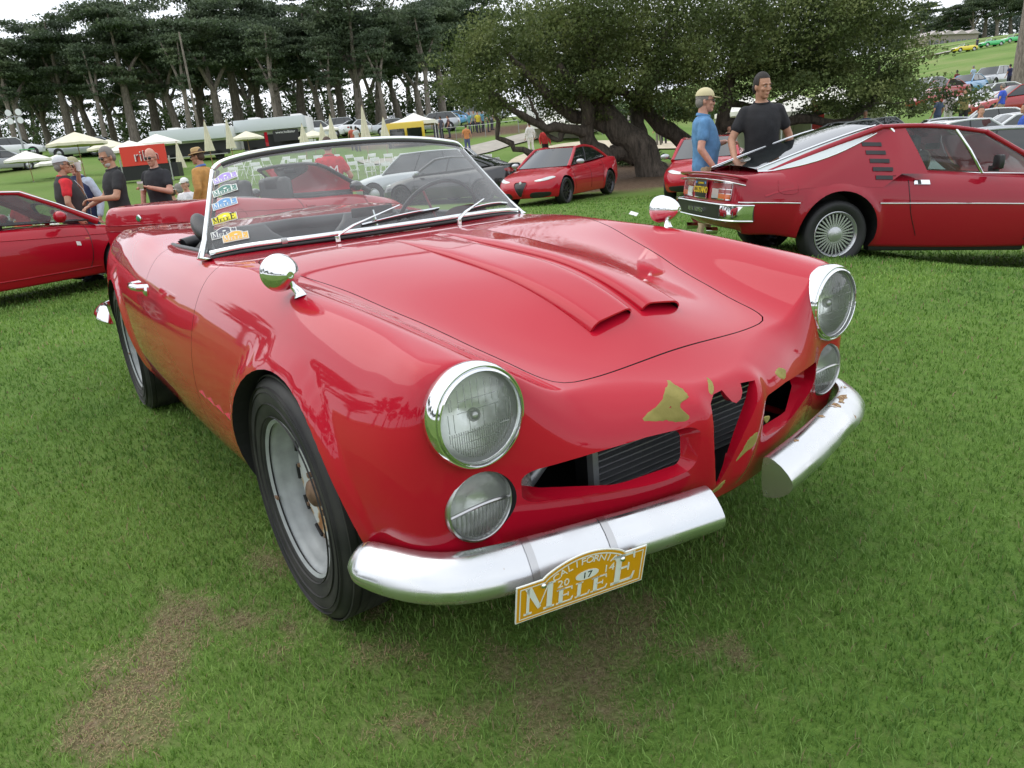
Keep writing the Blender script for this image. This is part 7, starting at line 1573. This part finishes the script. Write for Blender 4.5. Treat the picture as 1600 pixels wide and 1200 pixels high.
    def fn_tr(q):
        rings = [[(rx*math.cos(a), ry*math.sin(a), zz+dz) for a in np.linspace(0, 2*PI, 18, endpoint=False)] for zz, rx, ry in ((.82, .10, .15), (.90, .128, .172), (.985, .124+belly*.3, .168))]; q.loft(rings)
        for s in (-1, 1): leg(q, s, .012)
    wear('trousers', fn_tr, legs)
    for s in (-1, 1):
        q = MB(); ax = an[s][0]; q.ell((ax+.06, an[s][1], .045), (.135, .048, .045), 8); q.box((ax+.06, an[s][1], .012), (.26, .09, .024), bev=.01); q.build('shoe', M['black'], t, 50)
    if vest:
        def fn_v(q):
            rings = []
            for zz, xc, rx, ry in ((.84, 0, .165, .21), (.95, 0, .160+belly*.4, .207), (1.08, .01+belly*.4, .158+belly*.6, .20), (1.2, .012, .162+belly*.6, .205), (1.32, .0, .158, .205), (1.40, -.012, .134, .165), (1.45, -.015, .098, .12), (1.495, -.012, .080, .085)): rings.append([(xc+rx*math.cos(a), ry*math.sin(a), zz+dz) for a in np.linspace(0, 2*PI, 22, endpoint=False)])
            q.loft(rings)
        wear('vest', fn_v, vest)
        q = MB(); q.tube([(.175+belly*.8, 0, .86+dz), (.185+belly*1.1, 0, 1.1+dz), (.17+belly*.5, 0, 1.3+dz), (.12, 0, 1.42+dz)], .006, 6); q.build('zip', M['steel'], t, 50)
    if collar or detail == 2:
        q = MB(); q.tube([(.070*math.cos(a)-.008, .078*math.sin(a), 1.478+dz-.018*math.cos(a)) for a in np.linspace(0, 2*PI, 18, endpoint=False)], .011, 6, closed=True, flat=1.6 if collar else 1.); q.build('collar', cloth(collar or shirt) if isinstance(collar or shirt, tuple) else (collar or shirt), t, 60)
    # face details
    if detail == 2:
        for s in (-1, 1):
            q = MB(); q.ell((0, 0, 0), (.006, .011, .005), 6, mx=Rm @ T(.0868, s*.031, .008)); ey = q.build('eye', M['plate_white'], t, 60); q = MB(); q.ell((0, 0, 0), (.004, .0055, .005), 6, mx=Rm @ T(.0915, s*.031, .008)); q.build('iris', M['black'], ey, 60)
            q = MB(); q.ell((0, 0, 0), (.008, .019, .0045), 6, mx=Rm @ T(.0925, s*.032, .032, s*.08)); q.build('eyebrow', HAIRM[hair if hair in HAIRM else 'grey'], t, 60)
        q = MB(); q.ell((0, 0, 0), (.007, .021, .0035), 6, mx=Rm @ T(.0955, 0, -.070)); q.build('mouth', mat('lips', (.30, .10, .08), .5), t, 60)
    if hair in HAIRM and hair:
        def hfn(v):
            return v
        q = MB(); q.ell((0, 0, 0), (.104, .083, .115), 14, mx=Rm @ T(-.017, 0, .042), fn=None); q.ell((0, 0, 0), (.060, .080, .075), 10, mx=Rm @ T(-.060, 0, -.010))
        bm = bmesh.new(); tmp = q.mesh('h', HAIRM[hair], None); bm.from_mesh(tmp); Ri = Rm.inverted()
        kill = [v for v in bm.verts if (lambda p: (p.x > .030 and p.z < .075) or p.z < -.075 or (p.x > -.01 and p.z < .012))(Ri @ v.co)]; bmesh.ops.delete(bm, geom=kill, context='VERTS'); bm.to_mesh(tmp); bm.free(); tmp.polygons.foreach_set('use_smooth', [True]*len(tmp.polygons)); link('hair', tmp, t)
    if beard:
        q = MB(); q.ell((0, 0, 0), (.050, .054, .045), 10, mx=Rm @ T(.040, 0, -.082)); q.ell((0, 0, 0), (.008, .028, .006), 6, mx=Rm @ T(.096, 0, -.052)); q.build('beard', HAIRM[beard], t, 60)
    if glasses:
        gt = empty('sunglasses', (0, 0, 0)); gt.parent = t
        for s in (-1, 1):
            q = MB(); q.ell((0, 0, 0), (.005, .026, .019), 8, mx=Rm @ T(.102, s*.031, .006, 0, 0, s*.15)); q.build('lens', M['dglass'], gt, 60); q = MB(); q.tube([Rm @ Vector((.098, s*.056, .012)), Rm @ Vector((.05, s*.082, .014)), Rm @ Vector((-.01, s*.086, .010))], .003, 5); q.build('temple_arm', M['black'], gt, None)
    hm_ = mat('hat_cloth', hatc, .85, bump=.2, bs=60) if hat else None
    if hat == 'cap':
        q = MB(); q.ell((0, 0, 0), (.112, .092, .098), 14, mx=Rm @ T(-.012, 0, .060)); bm = bmesh.new(); tmp = q.mesh('h', hm_, None); bm.from_mesh(tmp); Ri = Rm.inverted(); bmesh.ops.delete(bm, geom=[v for v in bm.verts if (Ri @ v.co).z < .042], context='VERTS'); bm.to_mesh(tmp); bm.free(); tmp.polygons.foreach_set('use_smooth', [True]*len(tmp.polygons)); cp_ = link('cap', tmp, t)
        q = MB(); rings = [[(.070+dx*math.cos(a)*1.0, .084*math.sin(a)*(1-.1*(dx > .05)), zz-.012*math.cos(a)) for a in np.linspace(-PI/2, PI/2, 12)] for dx, zz in ((.02, .062), (.105, .052), (.105, .046), (.02, .054))]; q.loft(rings, closed=False, cap=False, mx=Rm); q.build('peak', hm_, cp_, 40)
    elif hat == 'brim':
        q = MB(); q.lathe([(.145, -.008), (.142, .0), (.088, .008), (.086, .030), (.082, .075), (.06, .092), (0, .094)], 28, mx=Rm @ T(-.01, 0, .055, 0, R(4))); q.build('straw_hat', hm_, t, 50); q = MB(); q.lathe([(.0885, .008), (.087, .028)], 28, mx=Rm @ T(-.01, 0, .056, 0, R(4))); q.build('hat_band', M['wood'], t, 50)
    if prop:
        kind, s, c = prop; e, w = map(upd, A_[s]); d_ = (Vector(w)-Vector(e)).normalized(); P = Vector(w)+d_*.085
        tt = empty('paper_cup', (0, 0, 0), 0, kind, 'cup'); tt.matrix_world = Matrix.Translation((x, y, z+z_off)) @ Matrix.Rotation(R(HEAD+face), 4, 'Z') @ Matrix.Translation(P*k+Vector((.02, 0, 0))*k)
        q = MB(); q.lathe([(0, -.06), (.030, -.06), (.042, .065), (.040, .065), (.030, .05), (0, .05)], 18); q.build('cup', M['white'], tt, 40); q = MB(); q.lathe([(.0335, -.04), (.0405, .035)], 18); q.build('sleeve', mat('cup_sleeve', c, .7), tt, 40)
    return t
BK = (.018, .018, .021)
# face angle: 0 looks away from the camera, 180 towards it, 90 to the left of the picture, -90 to its right
person(126.59, 8.4, 172, 'man in a black T-shirt with short dark hair leaning over the red coupe', BK, (.05, .06, .09), 'tan', 'dark', 1.86, {'r': ((.02, -.31, 1.13), (.20, -.30, .93)), 'l': ((-.06, .29, 1.13), (.02, .30, .88))}, head=(28, 6), beard=None, sleeve=.55)
person(130.48, 8.7, -98, 'older man in a blue shirt and cream cap holding a white cup', (.10, .24, .44), (.48, .38, .24), 'pink', 'grey', 1.76, {'r': ((-.07, -.25, 1.12), (.08, -.27, .90)), 'l': ((.02, .26, 1.12), (.25, .12, 1.17))}, hat='cap', hatc=(.62, .55, .33), belly=.03, collar=(.10, .24, .44), head=(-6, 4), glasses=True, prop=('white paper cup held by the man in the blue shirt', 'l', (.75, .75, .73)))
person(171.90, 10.4, 135, 'grey-haired man in a black shirt gesturing with both hands, third from left', (.025, .025, .027), (.04, .05, .09), 'tan', 'grey', 1.80, {'l': ((.10, .24, 1.12), (.33, .10, 1.12)), 'r': ((.06, -.27, 1.14), (.30, -.22, 1.04))}, head=(12, 14), beard='white', glasses=True, collar=(.025, .025, .027))
person(169.32, 11.6, 165, 'bald man in a black shirt holding an iced coffee cup', (.02, .021, .025), (.04, .05, .09), 'pink', '', 1.80, {'l': ((.10, .27, 1.13), (.28, .05, 1.22)), 'r': ((-.02, -.30, 1.14), (.05, -.30, .90))}, head=(8, 8), glasses=True, collar=(.02, .021, .025), prop=('clear iced coffee cup in the bald man\'s hand', 'l', (.35, .40, .22)))
person(174.72, 11.0, -55, 'man in a white cap, red sleeves and dark vest drinking from a cup', (.62, .02, .03), (.05, .06, .12), 'tan', 'grey', 1.78, {'l': ((.20, .24, 1.20), (.20, .10, 1.52)), 'r': ((-.06, -.29, 1.12), (.03, -.28, .90))}, hat='cap', hatc=(.62, .64, .66), vest=(.04, .035, .035), belly=.05, head=(-8, -6), glasses=True, prop=('paper cup raised to the mouth of the man in the dark vest', 'l', (.7, .7, .68)))
person(173.98, 11.9, 170, 'man in an olive cap and navy quilted vest over a pale shirt', (.45, .52, .62), (.04, .05, .09), 'pink', 'grey', 1.80, None, hat='cap', hatc=(.36, .34, .20), vest=(.02, .03, .08), sleeve=2, head=(20, 4), glasses=True, collar=(.45, .52, .62))
person(166.43, 12.2, 80, 'man in a straw hat with a tan jacket and blue collar', (.52, .27, .08), (.30, .22, .14), 'tan', 'brown', 1.78, None, hat='brim', hatc=(.48, .33, .15), sleeve=2, collar=(.10, .20, .50), glasses=True, head=(10, 4))
person(157.67, 12.3, 0, 'person in a red shirt with white print standing beyond the windscreen', (.55, .03, .04), (.05, .05, .07), 'tan', 'brown', 1.76, {'l': ((.02, .30, 1.14), (.16, .18, 1.0)), 'r': ((.02, -.30, 1.14), (.16, -.18, 1.0))})
x, y, z = at(157.67, 12.3); v, f = font_mesh('MM', .2, .004); mb = MB(); mb.add(v, f, 0, T(0, 0, 0, R(90))); 
q = bpy.data.objects[[o.name for o in bpy.data.objects if o.name.startswith('person')][-1]]
o = mb.build('back_print', M['white'], q, None); o.matrix_local = T(-.145, 0, 1.18, 0, 0, R(-90))
Gs = 'seated guests behind the bald man'
person(168.60, 15.6, 60, 'seated guest in a white sun hat and dark jacket', (.03, .025, .03), (.05, .05, .07), 'tan', 'brown', 1.7, None, hat='brim', hatc=(.75, .72, .66), sleeve=2, sit=True, group=Gs, detail=1)
person(167.62, 16.2, 170, 'seated older man in a white cap and white shirt', (.72, .70, .72), (.4, .36, .3), 'pink', 'grey', 1.75, None, hat='cap', hatc=(.75, .76, .72), sit=True, group=Gs, detail=1, z_off=.1)
person(168.11, 17, 60, 'seated guest in a faded green shirt', (.32, .36, .24), (.05, .05, .07), 'tan', 'grey', 1.75, None, sit=True, group=Gs, detail=1)
person(177.55, 19.5, 10, 'person in a bright red shirt with their back turned at the far left', (.65, .03, .04), (.03, .03, .05), 'tan', 'brown', 1.7, None, detail=1, head=(0, 15), z_off=-.35)
person(133.66, 46, 20, 'man with a black backpack walking past the bunker beyond the oak', (.14, .14, .12), (.16, .15, .12), 'tan', 'dark', 1.78, None, detail=1, sleeve=2, vest=(.02, .02, .02))
person(133.30, 47, -10, 'man in a dark suit beside the backpack wearer beyond the oak', (.02, .025, .05), (.02, .02, .03), 'tan', 'dark', 1.78, None, detail=1, sleeve=2)
person(142.95, 44, 15, 'person dressed all in white standing left of the oak', (.70, .68, .66), (.68, .66, .62), 'tan', 'brown', 1.74, None, detail=1, sleeve=2)
person(141.90, 40, 200, 'person in red and black partly behind the oak limb', (.5, .03, .03), (.02, .02, .02), 'tan', 'dark', 1.74, None, detail=1, sleeve=2)
person(128.78, 30, 180, 'person in black standing between the two men at the coupe', (.02, .02, .025), (.02, .02, .025), 'pink', 'dark', 1.72, None, detail=1, sleeve=2)
person(147.60, 47, 5, 'person in orange and blue walking on the path edge', (.55, .22, .08), (.08, .10, .2), 'tan', 'dark', 1.7, None, detail=1)
G3 = 'spectators among the cars on the right'
for px_, a, d, fc, lb, sh_, lg_, ht in [
    (1466, 115.84, 33, 20, 'spectator in navy standing at the lawn edge', (.05, .07, .13), (.05, .07, .13), 'dark'), (1486, 115.24, 35, -30, 'spectator in a pale striped shirt and white shorts', (.45, .38, .40), (.6, .58, .55), 'grey'), (1508, 114.41, 34, 150, 'spectator in an olive jacket and black trousers', (.25, .20, .08), (.02, .02, .02), 'brown'),
    (1566, 112.44, 34, 30, 'spectator in a bright blue shirt by the raised bonnet', (.05, .10, .55), (.4, .3, .22), 'grey'), (1528, 113.47, 19.5, 160, 'brown-haired woman in a maroon top behind the coupe roof', (.08, .03, .03), (.03, .03, .04), 'brown'), (1590, 111.13, 18.5, 60, 'spectator bending in a blue top at the right edge', (.04, .10, .45), (.05, .05, .1), 'dark'),
    (1494, 114.95, 64, 10, 'spectator in dark red among the far hatchbacks', (.16, .03, .03), (.05, .04, .04), 'dark'), (1520, 114.09, 66, 10, 'spectator in pale blue behind the pale blue coupe', (.4, .5, .65), (.2, .2, .25), 'grey'), (1577, 112.17, 60, 10, 'spectator in navy beside the tall trunk', (.03, .03, .10), (.03, .03, .06), 'dark'), (1524, 114.02, 123, 10, 'person in dark clothes between the yellow and green open cars', (.04, .04, .08), (.03, .03, .05), 'dark'),
    (1355, 120.04, 29.5, 170, 'person in a blue shirt under the right-hand oak limbs', (.06, .12, .25), (.35, .28, .2), 'grey')]:
    person(a, d, fc, lb, sh_, lg_, 'tan', ht, 1.74, None, group=G3, detail=1)
G4 = 'spectators at the rope by the tree line'
for i, (a, d, sh_, lb) in enumerate([(149.81, 62, (.03, .03, .035), 'person in black standing left of the pair near the tent'), (149.39, 63, (.10, .10, .12), 'person in grey just right of the one in black'), (148.83, 63, (.12, .06, .06), 'person in maroon beside the bright blue car'), (147.28, 66, (.10, .30, .33), 'person in teal at the left of the rope crowd'), (146.95, 68, (.2, .25, .22), 'person in grey-green in the rope crowd'),
    (146.67, 66, (.62, .50, .05), 'person in a yellow shirt in the rope crowd'), (146.34, 67, (.12, .30, .42), 'person in light blue in the rope crowd'), (145.96, 66, (.08, .2, .12), 'person in dark green in the rope crowd'), (145.68, 68, (.3, .3, .32), 'person in pale grey at the right of the rope crowd'), (155.52, 56, (.55, .55, .55), 'person in a white top between the closed parasols'), (155.83, 58, (.5, .12, .08), 'person in a rust-red top between the closed parasols')]):
    person(a, d, 10+i*37, lb, sh_, (.05, .05, .07), 'tan', 'dark', 1.74, None, group=G4, detail=1)
# rope barrier along the path
t = empty('rope_barrier', at(146.80, 60), 0, 'thin rope barrier on slim posts in front of the distant crowd', 'barrier'); x0, y0, z0 = t.location
pts = [at(a, d) for a, d in ((149.39, 60), (148.36, 60), (147.28, 60), (146.20, 60), (145.16, 61), (143.75, 62))]
for p in pts: mb = MB(); mb.tube([(p[0]-x0, p[1]-y0, p[2]-z0-.2), (p[0]-x0, p[1]-y0, p[2]-z0+1.0)], .025, 6); mb.build('post', M['grey'], t, None)
mb = MB(); mb.tube([(p[0]-x0, p[1]-y0, p[2]-z0+.95) for p in pts], .014, 5); mb.build('rope', M['white'], t, None)
